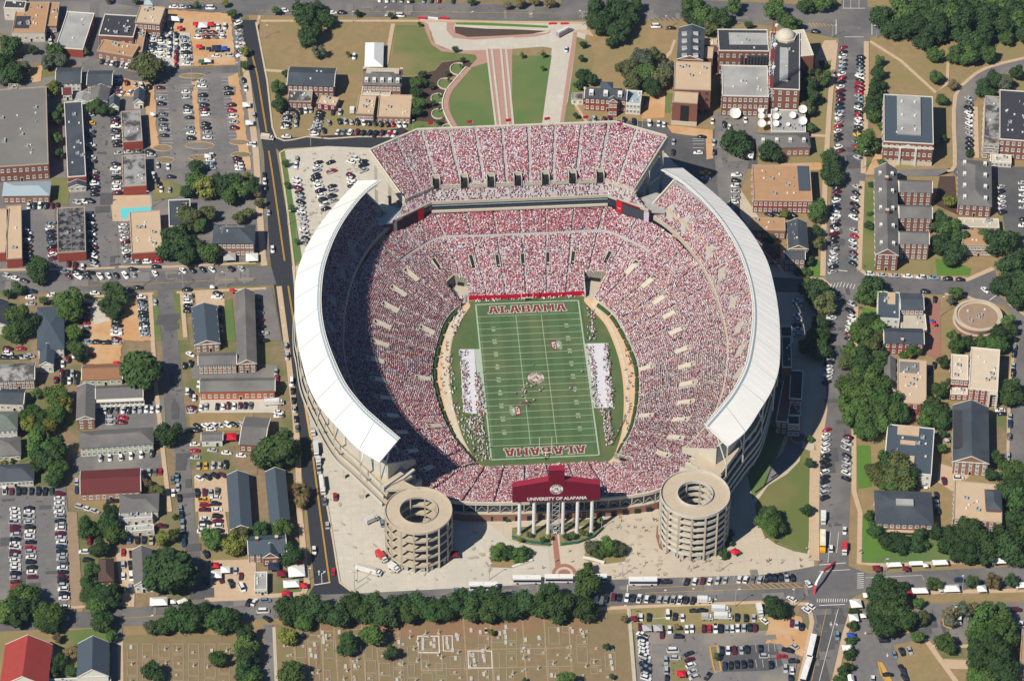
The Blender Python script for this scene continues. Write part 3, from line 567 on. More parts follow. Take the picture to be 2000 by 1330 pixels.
# upper decks east / west
HD = [(61,-74),(67.5,-67),(73,-59),(80,-45.5),(85,-29),(88.3,-12),(89.6,4),(89,20),(87.6,36),(83.3,56),(77,73),(70,86),(61.5,96.5)]
HO = [(77,-94),(86,-84.5),(94,-71),(101.5,-57),(106.5,-42),(109.5,-22),(111,-6),(111.5,12),(110.5,33),(106,53),(99,71),(90.5,87),(79,105)]
HI = [(68,-84.5),(78,-70.5),(84,-61),(90.5,-47),(95,-31),(98.3,-14),(99.8,2),(99.6,18),(97.5,37),(92.3,57),(85.5,74),(76.5,90),(68,99.5)]
def curve3(H, s, z): return smooth([(s*p[0], p[1], z) for p in H],10)
DECKS = {}
for s in (-1,1):
    D = curve3(HD, s, 19.0); O = curve3(HO, s, 36.0); sh = lambda L_, z: [p+Vector((0,-4.6,0)) for p in curve3(L_, s, z)]; I = sh(HI, 47.0); OR = sh(HO, 42.5); n = len(D)
    if s < 0: D.reverse(); O.reverse(); I.reverse(); OR.reverse()
    def getd(i, t, D=D, O=O):
        p = D[i % n].lerp(O[i % n], t*.76); p.z = 19.0+12.6*(.92*t+.08*t*t); return p
    DECKS[s] = (D, O, getd, n)
    tiers('upper_deck', getd, n, 25, seatc, None, False)
    mb = MB()
    for i in range(n-1):
        a, b = D[i], D[i+1]; ca = a.lerp(O[i],.02); cb = b.lerp(O[i+1],.02)
        q = lambda v, z: (v.x, v.y, z)
        ia = a.lerp(O[i],-.02); ib = b.lerp(O[i+1],-.02)
        mb.quad(q(ib, 17.6), q(ia, 17.6), q(ia, 20.0), q(ib, 20.0), tanc); mb.quad(q(ib, 20), q(ia, 20), q(ca, 20), q(cb, 20), tanc); mb.quad(q(ca, 19), q(cb, 19), q(cb, 20), q(ca, 20), tanc)
    mb.build('deck_fascia', stad)
    mb = MB()                                         # underside, back wall, end walls
    for i in range(n-1):
        a, b, c, d = D[i], D[i+1], O[i+1], O[i]
        c7 = b.lerp(c, .78); d7 = a.lerp(d, .78); mb.quad(q(a, 17.6), q(b, 17.6), q(c7,29), q(d7,29), rampw)
        for f0, zz in ((.765,34.5),):
            p0 = a.lerp(d, f0); p1 = b.lerp(c, f0); p2 = a.lerp(d, f0+.03); p3 = b.lerp(c, f0+.03)
            mb.quad(q(p0,31), q(p1,31), q(p1, zz), q(p0, zz), steel); mb.quad(q(p3,24), q(p2,24), q(p2, zz), q(p3, zz), rampw); mb.quad(q(p0, zz), q(p1, zz), q(p3, zz), q(p2, zz), rampw)
    mb.build('deck_shell', stad)
    for e in ((0,-1),(n-1,1)):
        i = e[0]; a, d = D[i], O[i]; o2 = (D[1]-D[0] if i == 0 else D[n-1]-D[n-2]).normalized()*e[1]*(.7 if i else -.7)
        mb = MB(); prof = [(-.02,17.4),(-.02,20.3),(.25,24.6),(.5,28.6),(.79,33.6),(.79,24.05)]
        P0 = [q(a.lerp(d, t), z) for t, z in prof]; P1 = [tuple(Vector(p)+o2*(1 if i else -1)) for p in P0]
        mb.poly(P0, cream); mb.poly(P1[::-1], cream)
        for k in range(len(P0)): mb.quad(P0[k], P0[(k+1) % 6], P1[(k+1) % 6], P1[k], cream)
        mb.build('deck_end_wall', stad)
    # crescent roof
    mb = MB(); sgn = 1
    for i in range(n-1):
        a, b, c, d = I[i], I[i+1], OR[i+1], OR[i]
        z = Vector((0,0,.7)); mb.quad(a, b, c, d, roofw); mb.quad(a-z, d-z, c-z, b-z, whitem); mb.quad(a-z, b-z, b, a, whitem); mb.quad(d, c, c-z, d-z, whitem)
    mb.quad(I[0], OR[0], OR[0]-z, I[0]-z, whitem); mb.quad(I[-1], I[-1]-z, OR[-1]-z, OR[-1], whitem)
    rf = mb.build('crescent_roof', stad)
    # inner gutter and toothed truss, panel seams
    L = 0; cum = [0]
    for i in range(1, n): L += (I[i]-I[i-1]).length; cum.append(L)
    def atl(C, x):
        k = max(0, min(n-2, int(np.searchsorted(cum, x))-1)); t = (x-cum[k])/(cum[k+1]-cum[k]); return C[k].lerp(C[k+1], t)
    mg = MB(); mt = MB(); ms = MB()
    for i in range(n-1):
        a, b = I[i], I[i+1]; c, d = OR[i+1], OR[i]; up = Vector((0,0,.12))
        mg.quad(a.lerp(d, .03)+up, b.lerp(c, .03)+up, b.lerp(c, .10)+up, a.lerp(d, .10)+up, bluesteel)
        mg.quad(a.lerp(d, .045), b.lerp(c, .045), b.lerp(c, .045)+up, a.lerp(d, .045)+up, bluesteel)
        e0 = a.lerp(d, -.06)-Vector((0,0,.5)); e1 = b.lerp(c, -.06)-Vector((0,0,.5)); mt.bar(e0, e1,.35, whitem)
        e0 = a.lerp(d, .15)-Vector((0,0,2.6)); e1 = b.lerp(c, .15)-Vector((0,0,2.6)); mt.bar(e0, e1,.35, whitem)
    x = 0.5
    while x < L:
        a = atl(I, x); d = atl(OR, x); mt.bar(a.lerp(d, -.07)-Vector((0,0,.45)), a.lerp(d, .05)+Vector((0,0,.15)),.32, whitem); mt.bar(a.lerp(d, -.06)-Vector((0,0,.6)), a.lerp(d, .15)-Vector((0,0,2.6)),.22, whitem); x += 1.25
    seamm = M('seam_grey', (.52,.55,.56),(.46,.5,.5),1)
    x = 0.0; nseam = 12
    for k in range(49):
        if k % 4 == 0: continue
        x = max(.05, min(L-.05, L*k/48)); a = atl(I, x); d = atl(OR, x); up = Vector((0,0,.06)); mm_ = MB(); mm_.bar(a.lerp(d, .11)+up, d.lerp(a, .02)+up, .09, whitem); mm_.build('panel_joint', rf)
    mc = MB()
    for k in range(nseam+1):
        x = L*k/nseam; x = min(max(x, .05), L-.05)
        a = atl(I, x); d = atl(OR, x); up = Vector((0,0,.15))
        ms = MB(); ms.bar(a.lerp(d, .09)+up, d.lerp(a, .02)+up, .22, seamm if k not in (0, nseam) else whitem, .3); ms.build('roof_seam', rf)
        if s*1 < 2:
            mc = MB(); b0 = d.lerp(a, .03); mc.bar((b0.x, b0.y, 24.1), b0-Vector((0,0,.8)),.55, cream); mc.bar((b0.x, b0.y, 31), b0.lerp(a, .45)-Vector((0,0,1.0)),.4, whitem); mc.build('roof_column', stad)
    mg.build('roof_gutter', rf); mt.build('roof_truss', rf)
    # outer concourse levels: plaza slab at z=24 with ramps below
    HP = [(75,-97),(87,-78),(96,-64),(104,-40),(109,-19),(110.5,0),(111.5,12),(110.5,33),(106,53),(99,71),(90.5,88),(82,100)]
    C = smooth([(s*p[0], p[1],0) for p in HP],8); m = len(C)
    cen = Vector((0,5,0)); nr = []
    for i in range(m):
        t = (C[min(i+1, m-1)]-C[max(i-1,0)]).normalized(); nn = Vector((t.y, -t.x, 0)); nn = nn if nn.dot(C[i]-cen) > 0 else -nn; nr.append(nn)
    for lv, (zt, off, dep) in enumerate(((24.0,0,15),(19.8,.8,11),(15.6,1.6,11))+(((11.2,1.6,8),(6.8,1.6,8)) if s > 0 else ())):
        mb = MB()
        for i in range(m-1):
            o0 = C[i]+nr[i]*off; o1 = C[i+1]+nr[i+1]*off; i0 = C[i]-nr[i]*dep; i1 = C[i+1]-nr[i+1]*dep
            mb.quad(q(o0, zt), q(o1, zt), q(i1, zt), q(i0, zt), tanc2); mb.quad(q(o0, zt-.8), q(i0, zt-.8), q(i1, zt-.8), q(o1, zt-.8), rampw)
            e0 = o0-nr[i]*.35; e1 = o1-nr[i+1]*.35
            mb.quad(q(o0, zt-.8), q(o1, zt-.8), q(o1, zt+1.2), q(o0, zt+1.2), rampw); mb.quad(q(e0, zt), q(e1, zt), q(e1, zt+1.2), q(e0, zt+1.2), rampw); mb.quad(q(o0, zt+1.2), q(o1, zt+1.2), q(e1, zt+1.2), q(e0, zt+1.2), rampw)
        mb.build('concourse_level', stad)
    mb = MB(); md = MB()
    for i in range(0, m-1):
        if i % (3 if s > 0 else 8) == 0:
            o0 = C[i]-nr[i]*(.8 if s > 0 else 4); mb = MB(); mb.bar(q(o0,0), q(o0,23.5 if s > 0 else 15),1.1, cream); mb.build('concourse_column', stad)
        dw = 7.5 if s > 0 else 10.5; i0 = C[i]-nr[i]*dw; i1 = C[i+1]-nr[i+1]*dw; md.quad(q(i0,0), q(i1,0), q(i1,23.2), q(i0,23.2), rampw)
    md.build('concourse_inner_wall', stad)
# south stand outer face
mpar = MB(); mdk = MB(); mbr = MB(); mtr = MB()
sel = [i for i in range(NS) if BK[i].y < -84]
sel.sort(key=lambda i: BK[i].x)
for a_, b_ in zip(sel[:-1], sel[1:]):
    a = BK[a_]; b = BK[b_]; t = (b-a); t.z = 0; L = t.length; t.normalize(); nn = Vector((t.y, -t.x, 0))
    za, zb = a.z, b.z; q = lambda v, z: (v.x, v.y, z)
    mpar.quad(q(a+nn*.8, za-.4), q(b+nn*.8, zb-.4), q(b+nn*.8, zb+1.2), q(a+nn*.8, za+1.2), cream); mpar.quad(q(a+nn*.8, za+1.2), q(b+nn*.8, zb+1.2), q(b, zb+1.2), q(a, za+1.2), cream); mpar.quad(q(b, zb-.3), q(a, za-.3), q(a, za+1.2), q(b, zb+1.2), cream)
    mdk.quad(q(a, 0), q(b, 0), q(b, zb-.3), q(a, za-.3), glass)
    mbr.quad(q(a+nn*1.4,0), q(b+nn*1.4,0), q(b+nn*1.4,4.6), q(a+nn*1.4,4.6), brick2); mbr.quad(q(a+nn*1.4,4.6), q(b+nn*1.4,4.6), q(b, 4.6), q(a, 4.6), tanc)
    mbr.quad(q(a+nn*1.46,4.15), q(b+nn*1.46,4.15), q(b+nn*1.46,4.66), q(a+nn*1.46,4.66), cream)
tot = 0
for k, x in enumerate(np.arange(-56,57,5.4)):
    i = min(sel, key=lambda i: abs(BK[i].x-x)); p = BK[i]; z1 = p.z
    mtr.bar((x, p.y-.6,4.6),(x, p.y-.6, z1-.4),.45, tanc)
    mtr.bar((x, p.y-.5,4.7),(x+2.7, p.y-.5, z1-1.6),.18, steel); mtr.bar((x+5.4, p.y-.5,4.7),(x+2.7, p.y-.5, z1-1.6),.18, steel)
    mbr.box(x+1.3, p.y-1.52,.05, x+3.9, p.y-1.42,2.9, darkm)
mpar.build('south_parapet', stad); mdk.build('south_glazing', stad); mbr.build('south_brick_wall', stad); mtr.build('south_truss', stad)
# ---- north club band, terrace and upper deck
NL = [(-61.5,91.5),(-43,104),(43,104),(61.5,91.5)]
def vert(mb, pts, z0, z1, m, cap=None, dep=.6):
    for (a, b) in zip(pts[:-1], pts[1:]):
        mb.quad((a[0], a[1], z0),(b[0], b[1], z0),(b[0], b[1], z1),(a[0], a[1], z1), m)
        if cap: mb.quad((a[0], a[1], z1),(b[0], b[1], z1),(b[0], b[1]+dep, z1),(a[0], a[1]+dep, z1), cap)
def off(pts, d): return [(p[0], p[1]+d) for p in pts]
mb = MB(); vert(mb, off(NL, .3),16.5,18.9, darkm); mb.build('club_opening', stad)
mb = MB(); vert(mb, off(NL[1:3],-.7),18.7,19.8, cream, cream, 1.0); mb.build('club_balcony', stad)
mb = MB(); vert(mb, off(NL, .6),18.9,24.2, glass)
mb.box(-43,103.7,22.5,43,104.5,22.9, bluesteel); mb.build('club_window_band', stad)
mb = MB(); vert(mb, off(NL, -.6),24.0,25.6, tanc, tanc, .6)
vert(mb, off(NL[::-1],.0),24.6,25.6, tanc); mb.build('terrace_parapet', stad)
NF = [Vector((-61,91.5,25)), Vector((-43,104,25)), Vector((43,104,25)), Vector((61,91.5,25))]
NB = [Vector((-57,101,27.2)), Vector((-41,110.5,27.2)), Vector((42,110.5,27.2)), Vector((56,102,27.2))]
NTb = [Vector((-56,102,28.4)), Vector((-41,111.5,28.4)), Vector((42,111.5,28.4)), Vector((55.5,103,28.4))]
NTt = [Vector((-71.5,121.5,43.5)), Vector((-48,136,43.5)), Vector((49,136,43.5)), Vector((73,123,43.5))]
def resample(P, n=60):
    cum = [0]
    for a, b in zip(P[:-1], P[1:]): cum.append(cum[-1]+(b-a).length)
    out = []
    for k in range(n+1):
        x = cum[-1]*k/n; i = max(0, min(len(P)-2, int(np.searchsorted(cum, x))-1)); out.append(P[i].lerp(P[i+1],(x-cum[i])/(cum[i+1]-cum[i])))
    return out
def seg(P, n=(14,60,14)):
    out = []
    for k in range(3):
        for i in range(n[k]): out.append(P[k].lerp(P[k+1], i/n[k]))
    return out+[P[3]]
F1, B1, F2, B2 = seg(NF), seg(NB), seg(NTb), seg(NTt)
def getN1(i, t): return F1[i].lerp(B1[i], t)
def getN2(i, t): p = F2[i].lerp(B2[i], t); return p
tiers('north_terrace', getN1, len(F1),5, seatc, None, False)
tiers('north_upper_deck', getN2, len(F2),38, seatc, None, False)
mb = MB()
vert(mb, [tuple(p)[:2] for p in NTb],27.2,29.4, cream, cream, .4)
mb.build('deck_front_wall', stad)
mb = MB()                                              # parapet at the top, side walls, back, frames
T = [tuple(p)[:2] for p in NTt]; vert(mb, off(T, .2),42.5,45.0, rampw); vert(mb, off(T[::-1],1.4),38,45.0, rampw)
for (a, b) in zip(T[:-1], T[1:]): mb.quad((a[0], a[1]+.2,45),(b[0], b[1]+.2,45),(b[0], b[1]+1.4,45),(a[0], a[1]+1.4,45), cream)
mb.build('deck_top_wall', stad)
mb = MB()
for k in (0,3):
    mb = MB(); a = NTb[k]; b = NTt[k]; sgn = -1 if k == 0 else 1; o2 = Vector((sgn*.8,.3,0))
    A = [a+Vector((0,0,-2.2)), b+Vector((0,0,-2.8)), b+Vector((0,0,1.4)), a+Vector((0,0,1.2))]; B = [p+o2 for p in A]
    mb.poly(A, cream); mb.poly(B[::-1], cream)
    for i in range(4): mb.quad(A[i], A[(i+1) % 4], B[(i+1) % 4], B[i], cream)
    mb.build('deck_side_wall', stad)
mb = MB()
for i in range(len(F2)-1):
    z = Vector((0,0,1.6)); mb.quad(F2[i]-z, B2[i]-z, B2[i+1]-z, F2[i+1]-z, rampw)
mb.build('deck_underside', stad)
for kx in range(0,9):
    t = kx/8; a = resample(NTb, 8)[kx]; b = resample(NTt, 8)[kx]; mb = MB()
    mb.bar((b.x*.97, b.y-3,0),(b.x*.97, b.y-3,38.5),1.5, cream); m0 = a.lerp(b, .45); mb.bar((m0.x, m0.y, 0),(m0.x, m0.y, m0.z-2),1.5, cream); mb.bar((a.x, a.y, 16),(m0.x, m0.y, 16),1.2, cream); mb.bar((m0.x, m0.y, 24),(b.x*.97, b.y-3,24),1.2, cream)
    mb.bar((a.x, a.y, 25.8),(b.x, b.y, 40.8),1.3, cream); mb.build('deck_frame', stad)
mb = MB(); mb.prism([(-58,100),(-40,109),(41,109),(57,101),(66,112),(48,128),(-47,128),(-66,112)],0.1,16, brick2, tanc); mb.build('north_concourse', stad)
mb = MB()                                              # pale roofs that close the corners between the decks
mb.prism([(62,92),(69.5,90.5),(76,101),(67,106.5),(57.5,102.2)],22.6,23.4, whroof); mb.build('corner_roof', stad); mb = MB()
mb.prism([(-62,92),(-69.5,90.5),(-76,101),(-67,106.5),(-57.5,102.2)],22.6,23.4, bluroof); mb.build('corner_roof', stad); mb = MB()
mb.prism([(78,102),(84,96),(90,104),(84,112),(74,110)],0.1,22, tanc, tanc2); mb.build('corner_block', stad); mb = MB()
mb.prism([(-78,102),(-84,96),(-90,104),(-84,112),(-74,110)],0.1,22, tanc, tanc2)
mb.build('corner_block', stad)
# video boards
def board(name, a, b, z0, z1, sides):
    mb = MB(); a = Vector((*a, 0)); b = Vector((*b, 0)); d = (b-a).normalized(); n = Vector((d.y, -d.x, 0)); L = (b-a).length; q = lambda p, z: (p.x, p.y, z)
    back = MB(); back.prism([(a.x, a.y),(b.x, b.y),((b-n*1.0).x, (b-n*1.0).y),((a-n*1.0).x, (a-n*1.0).y)], z0-.4, z1+.4, crim); e = back.build(name, stad)
    for (u0, u1, v0, v1, m, nm) in sides:
        o = n*.08; p0 = a+d*L*u0+o; p1 = a+d*L*u1+o; mm = MB(); h0 = z0+(z1-z0)*v0; h1 = z0+(z1-z0)*v1
        mm.quad(q(p0, h0), q(p1, h0), q(p1, h1), q(p0, h1), m); mm.build(nm, e)
    return e, d, n
redp = M('red_advert', (.62,.01,.02),(.5,.01,.02),3)
scr = M('video_screen', (.055,.07,.082),(.05,.064,.076),1,.3)
lil = M('pale_poster', (.68,.64,.70),(.4,.36,.55),.9)
e, d, n = board('video_board', (47,100.6),(62,90.6),17.6,24.4,[(.0,.17,0,1, redp, 'advert_panel'),(.19,.82,.02,.86, scr, 'screen'),(.84,.99,.0,.92, lil, 'poster')])
mb = MB(); add_text(mb, 'TIDE', .9, Vector((47,100.6,20.0))+d*1.5+n*.14, d, (0,0,1), white_p, .03); mb.build('advert_lettering', e)
e, d, n = board('video_board', (-62,90.6),(-47,100.6),17.6,24.4,[(.80,1.0,0,1, redp, 'advert_panel'),(.12,.79,.02,.9, darkm, 'screen'),(.0,.1,-.3,.92, whroof, 'poster')])
# small flags on the top wall
for i, x in enumerate((-60,-40,-21,-2,17,36,52)):
    o = empty('flag', (x, 135.6 if abs(x) < 49 else 129,44.9),0, 'small crimson flag on a pole on the north wall, %s from the left' % ordn(i), 'flag', 'flags on the north deck wall')
    mb = MB(); mb.cyl(0,0,0,5,.09, steel, 6); mb.build('pole', o)
    mb = MB(); P = [(0,0,5),(-.9,.1,5.1),(-1.9,-.1,4.9),(-2.8,.1,5.0)]
    for a, b in zip(P[:-1], P[1:]): mb.quad((a[0], a[1], a[2]-1.7),(b[0], b[1], b[2]-1.7), b, a, redwall)
    mb.build('cloth', o)

# ---- crowd
C_MAR = np.array([.30,.032,.095]); C_RED = np.array([.42,.035,.08]); C_WHT = np.array([.70,.67,.73]); C_GRY = np.array([.42,.40,.46]); C_DRK = np.array([.04,.04,.07]); C_ORG = np.array([.62,.30,.10]); C_NAV = np.array([.05,.05,.16]); C_PNK = np.array([.56,.26,.34])
PAL = np.stack([C_MAR, C_RED, C_WHT, C_GRY, C_DRK, C_ORG, C_NAV, C_PNK])
def crowd_mesh(name, pts, dirs, pal_w, parent):
    N = len(pts); sc = rng.uniform(.98,1.2, N)[:, None, None]
    ang = np.arctan2(dirs[:, 1], dirs[:, 0])+rng.normal(0,.25, N); ca, sa = np.cos(ang), np.sin(ang)
    tor = np.array([(-.17,-.24,.42),(.13,-.24,.42),(.13,.24,.42),(-.17,.24,.42),(-.12,-.2,1.06),(.10,-.2,1.06),(.10,.2,1.06),(-.12,.2,1.06)])
    head = np.array([(-.09,-.09,1.08),(.11,-.09,1.08),(.11,.09,1.08),(-.09,.09,1.08),(-.08,-.07,1.36),(.09,-.07,1.36),(.09,.07,1.36),(-.08,.07,1.36)])
    lap = np.array([(.13,-.2,.45),(.55,-.18,.45),(.55,.18,.45),(.13,.2,.45),(.13,-.2,.60),(.55,-.18,.56),(.55,.18,.56),(.13,.2,.60)])
    loc = np.concatenate([tor, head, lap])[None]*sc
    up = (rng.random(N) < .25)[:, None]; loc[:, :, 2] += np.where(up, .38,0)
    x = loc[..., 0]*ca[:, None]-loc[..., 1]*sa[:, None]+pts[:, 0:1]; y = loc[..., 0]*sa[:, None]+loc[..., 1]*ca[:, None]+pts[:, 1:2]; z = loc[..., 2]+pts[:, 2:3]
    V = np.stack([x, y, z],-1).reshape(-1,3)
    fb = np.array([(0,1,5,4),(1,2,6,5),(2,3,7,6),(3,0,4,7),(4,5,6,7)]); fl = np.array([(0,1,5,4),(2,3,7,6),(1,2,6,5),(4,5,6,7)])
    F1 = np.concatenate([fb, fb+8, fl+16]); nf = len(F1); F = (F1[None]+(np.arange(N)*24)[:, None, None]).reshape(-1,4)
    cs = np.zeros((N, 3)); u = rng.random(N); cw = np.cumsum(pal_w, 1); idx = (u[:, None] > cw).sum(1).clip(0,7); cs = PAL[idx]*rng.uniform(.75,1.2,(N, 1))
    sk = np.where(rng.random((N, 1)) < .5, np.array([[.52,.33,.27]]), np.where(rng.random((N, 1)) < .5, np.array([[.09,.06,.055]]), np.where(rng.random((N, 1)) < .5, C_WHT[None], C_MAR[None])))
    lp = np.where(rng.random((N, 1)) < .45, np.array([[.48,.38,.32]]), np.where(rng.random((N, 1)) < .6, np.array([[.08,.10,.17]]), C_WHT[None]*.9))
    colr = np.concatenate([np.repeat(cs[:, None],5,1), np.repeat(sk[:, None],5,1), np.repeat(lp[:, None],4,1)],1).reshape(-1,3)
    o = bpy.data.objects.new(name, npmesh(name, V, F, [MATS.get('crowd_cloth') or attr_mat('crowd_cloth')], colr.clip(0,.9))); link(o, parent); return o
BASEW = np.array([.26,.13,.36,.07,.03,.01,.02,.12])
# portals of the lower bowl, sighted one by one
PORT = [(804,540),(779,571),(763,603),(748,637),(743,673),(734,706),(741,744),(751,779),(764,814),(781,847),(804,884),(836,917),(1234,525),(1267,553),(1290,586),(1310,616),(1323,648),(1334,685),(1341,717),(1344,751),(1339,788),(1329,822),(1319,857),(1295,889)]
PORT2 = [(827,741),(849,834),(835,647),(1263,721),(1261,814)]
PORTN = [(853,518),(922,514),(972,512),(1021,510),(1070,508),(1119,506),(1187,505)]
HOLES = []
def portal(p, d, L, wd, dark, parent, gz):
    d = Vector((d.x, d.y, 0)).normalized(); n = Vector((-d.y, d.x, 0)); mb = MB()
    z0 = gz(p-d*L/2); z1 = gz(p+d*L/2); q = lambda v, z: (v.x, v.y, z)
    a, b = p-d*L/2, p+d*L/2
    for s in (-1,1):
        o = n*s*wd/2; mb.prism([tuple((a+o-n*.15))[:2], tuple((b+o-n*.15))[:2], tuple((b+o+n*.15))[:2], tuple((a+o+n*.15))[:2]], min(z0, z1)-.6,[z0+1.0, z1+1.3, z1+1.3, z0+1.0] if True else 0, cream)
    mb.prism([tuple((b-n*wd/2))[:2], tuple((b+n*wd/2))[:2], tuple((b+n*wd/2+d*.35))[:2], tuple((b-n*wd/2+d*.35))[:2]], z0-.6, z1+1.3, cream)
    fz = z0+.35
    mb.quad(q(a-n*wd/2, fz), q(b-n*wd/2, fz), q(b+n*wd/2, fz), q(a+n*wd/2, fz), darkm if dark else tanc)
    if dark: mb.quad(q(a+d*L*.25-n*wd/2, z0+(z1-z0)*.25+.85), q(b-n*wd/2, z1+1.15), q(b+n*wd/2, z1+1.15), q(a+d*L*.25+n*wd/2, z0+(z1-z0)*.25+.85), darkm)
    b2 = b-d*.05; mb.quad(q(b2-n*wd*.42, fz), q(b2+n*wd*.42, fz), q(b2+n*wd*.42, max(fz+2.2, z1+.9)), q(b2-n*wd*.42, max(fz+2.2, z1+.9)), darkm)
    if not dark:
        mb.quad(q(a-n*wd/2, z0+.9), q(a+d*L*.75-n*wd/2, z0+(z1-z0)*.75+1.05), q(a+d*L*.75+n*wd/2, z0+(z1-z0)*.75+1.05), q(a+n*wd/2, z0+.9), cream)
    mb.build('portal', parent); HOLES.append((a, d, n, L, wd/2))
def gz_bowl(p): i, j = nearest(p, GRID); return float(GRID[i, j, 2])
for (lst, L, wd, dk) in ((PORT, 8.0,2.6, False),(PORT2,7,2.4, False),(PORTN, 6.2,2.0, True)):
    for x, y in lst:
        i, t, p = solve_on_bowl(x, y); d = BK[i]-FR[i]; portal(p, d, L, wd, dk, stad, gz_bowl)
def in_hole(P):
    m = np.zeros(len(P), bool)
    for a, d, n, L, h in HOLES:
        r = P[:, :2]-np.array([a.x, a.y]); u = r@np.array([d.x, d.y]); v = r@np.array([n.x, n.y]); m |= (u > -.4) & (u < L+.5) & (abs(v) < h+.35)
    return m
def fill(get, n, rows, closed, step=.455, aisle=11.3, phase=0.0, gaps=(), wfun=None, t0=.5, aw=.5):
    mid = [get(i, .45) for i in range(n)]; cum = [0.0]
    for i in range(1, n+1 if closed else n): cum.append(cum[-1]+(mid[i % n]-mid[i-1]).length)
    cum = np.array(cum); tot = cum[-1]; aisle = tot/round(tot/aisle); P = []; Dv = []; Tt = []; Ss = []
    for r in range(rows):
        t = (r+t0)/rows
        row = np.array([tuple(get(i % n, r/rows)) for i in range(n+1 if closed else n)]); row2 = np.array([tuple(get(i % n, (r+1)/rows)) for i in range(n+1 if closed else n)])
        d = np.linalg.norm(np.diff(row[:, :2], axis=0), axis=1); c = np.concatenate([[0], np.cumsum(d)]); x = np.arange(.3, c[-1]-.2, step); x = x+rng.uniform(-.09,.09, len(x))
        x = x[rng.random(len(x)) < .955]
        s = np.interp(x, c, cum[:len(c)]); ratio = c[-1]/tot
        ad = np.abs((s-phase+aisle/2) % aisle-aisle/2)*ratio; k = ad > aw
        x = x[k]; s = s[k]; a = np.stack([np.interp(x, c, row[:, q_]) for q_ in range(3)],1); b = np.stack([np.interp(x, c, row2[:, q_]) for q_ in range(2)],1)
        f = a.copy(); f[:, :2] = a[:, :2]*.45+b*.55; gk = np.ones(len(f), bool)
        for g0, g1 in gaps:
            if g0 < t < g1: gk = ~((f[:, 1] > 60) & (np.abs(f[:, 0]) < 60))
        f = f[gk]; a = a[gk]; b = b[gk]; x = x[gk]; s = s[gk]; P.append(f); Dv.append(a[:, :2]-b); Tt.append(np.full(len(x), t)); Ss.append(s)
    P = np.concatenate(P); Dv = np.concatenate(Dv); k = ~in_hole(P); k &= ~np.array([in_tun(p) for p in P]) if closed else True
    return P[k], Dv[k], np.concatenate(Tt)[k]
def w_bowl(P, T):
    w_ = np.repeat(BASEW[None], len(P),0)
    nb = (P[:, 1] > 62) & (np.abs(P[:, 0]) < 48) & (T > .74); w_[nb] = (.30,.40,.18,.04,.03,0,0,.05)
    ve = np.exp(-(((P[:, 0]-52)/15)**2+((P[:, 1]-42)/13)**2)); w_ = w_*(1-ve[:, None]*.6)+ve[:, None]*.6*np.array([.08,.05,.30,.08,.14,.22,.10,.03])[None]
    se = np.exp(-(((P[:, 0]-60)/22)**2+((P[:, 1]+55)/26)**2)); w_ = w_*(1-se[:, None]*.4)+se[:, None]*.4*np.array([.30,.03,.30,.15,.12,0,.06,.04])[None]
    return w_/w_.sum(1, keepdims=True)
P, Dv, T = fill(SB, NS, 51, True, gaps=((.715,.745),))
k = np.abs(P[:, 0]) < 200
crowd_parent = bpy.data.objects.new('crowd', None); link(crowd_parent); tag(crowd_parent, 'dense crowd of fans in crimson and white filling the stadium seats', 'crowd', kind='stuff')
crowd_mesh('lower_bowl_crowd', P, Dv, w_bowl(P, T), crowd_parent)['kind'] = 'stuff'
# upper deck portals (pale strips that run along the rows, seen on the east deck)
HOLES.clear()
EDP = [(1316,415),(1340,437),(1387,495),(1408,538),(1438,590),(1443,640),(1440,690),(1425,735),(1405,775),(1378,800),(1363,845)]
for s in (-1,1):
    D, O, g, n = DECKS[s]; G = np.array([[tuple(g(i, j/40)) for j in range(41)] for i in range(n)])
    for x, y in (EDP if s > 0 else [(2094-x_, y_) for x_, y_ in EDP]):
        z = 25
        for _ in range(6): p = W(x, y, z); i, j = nearest(p, G); z = G[i, j, 2]
        i, j = nearest(p, G); p = Vector(G[i, 13]); d = (O[i]-D[i]).normalized(); t = Vector((-d.y, d.x, 0)).normalized(); mb = MB(); L = 7.0
        a = p-t*L/2; b = p+t*L/2; dn = Vector((d.x, d.y, 0)).normalized()
        mb.prism([tuple(v)[:2] for v in (a, b, b+dn*1.4, a+dn*1.4)], p.z-.4, p.z+.7, tanc); mb.prism([tuple(v)[:2] for v in (a+dn*1.4, b+dn*1.4, b+dn*1.7, a+dn*1.7)], p.z, p.z+1.7, cream)
        c = p; mb.prism([tuple(v)[:2] for v in (c-t*1.0+dn*1.3, c+t*1.0+dn*1.3, c+t*1.0+dn*1.38, c-t*1.0+dn*1.38)], p.z+.7, p.z+1.6, darkm)
        mb.build('portal', stad); HOLES.append((a, t, dn*1, L, 1.9))
    P, Dv, T = fill(g, n, 25, False, aw=.7)
    crowd_mesh('upper_deck_crowd', P, Dv, w_bowl(P, T*0), crowd_parent)['kind'] = 'stuff'
HOLES.clear()
for x, y in ((852,366),(907,363),(959,362),(1012,360),(1066,359),(1119,358),(1173,356)):
    p = W(x, y, 29.5); p.y = 111.6; mb = MB(); X = p.x
    mb.box(X-1.7,111.2,27.4, X+1.7,115.0,30.7, darkm); mb.box(X-2.1,111.2,27.4, X-1.7,116,32.3, cream); mb.box(X+1.7,111.2,27.4, X+2.1,116,32.3, cream); mb.box(X-1.7,115.5,27.4, X+1.7,116,32.5, cream)
    mb.build('portal', stad); HOLES.append((Vector((X, 111,0)), Vector((0,1,0)), Vector((1,0,0)),5,2.0))
P, Dv, T = fill(getN2, len(F2),38, False, aisle=12.0, aw=.85); crowd_mesh('north_deck_crowd', P, Dv, w_bowl(P, T*0), crowd_parent)['kind'] = 'stuff'
HOLES.clear()
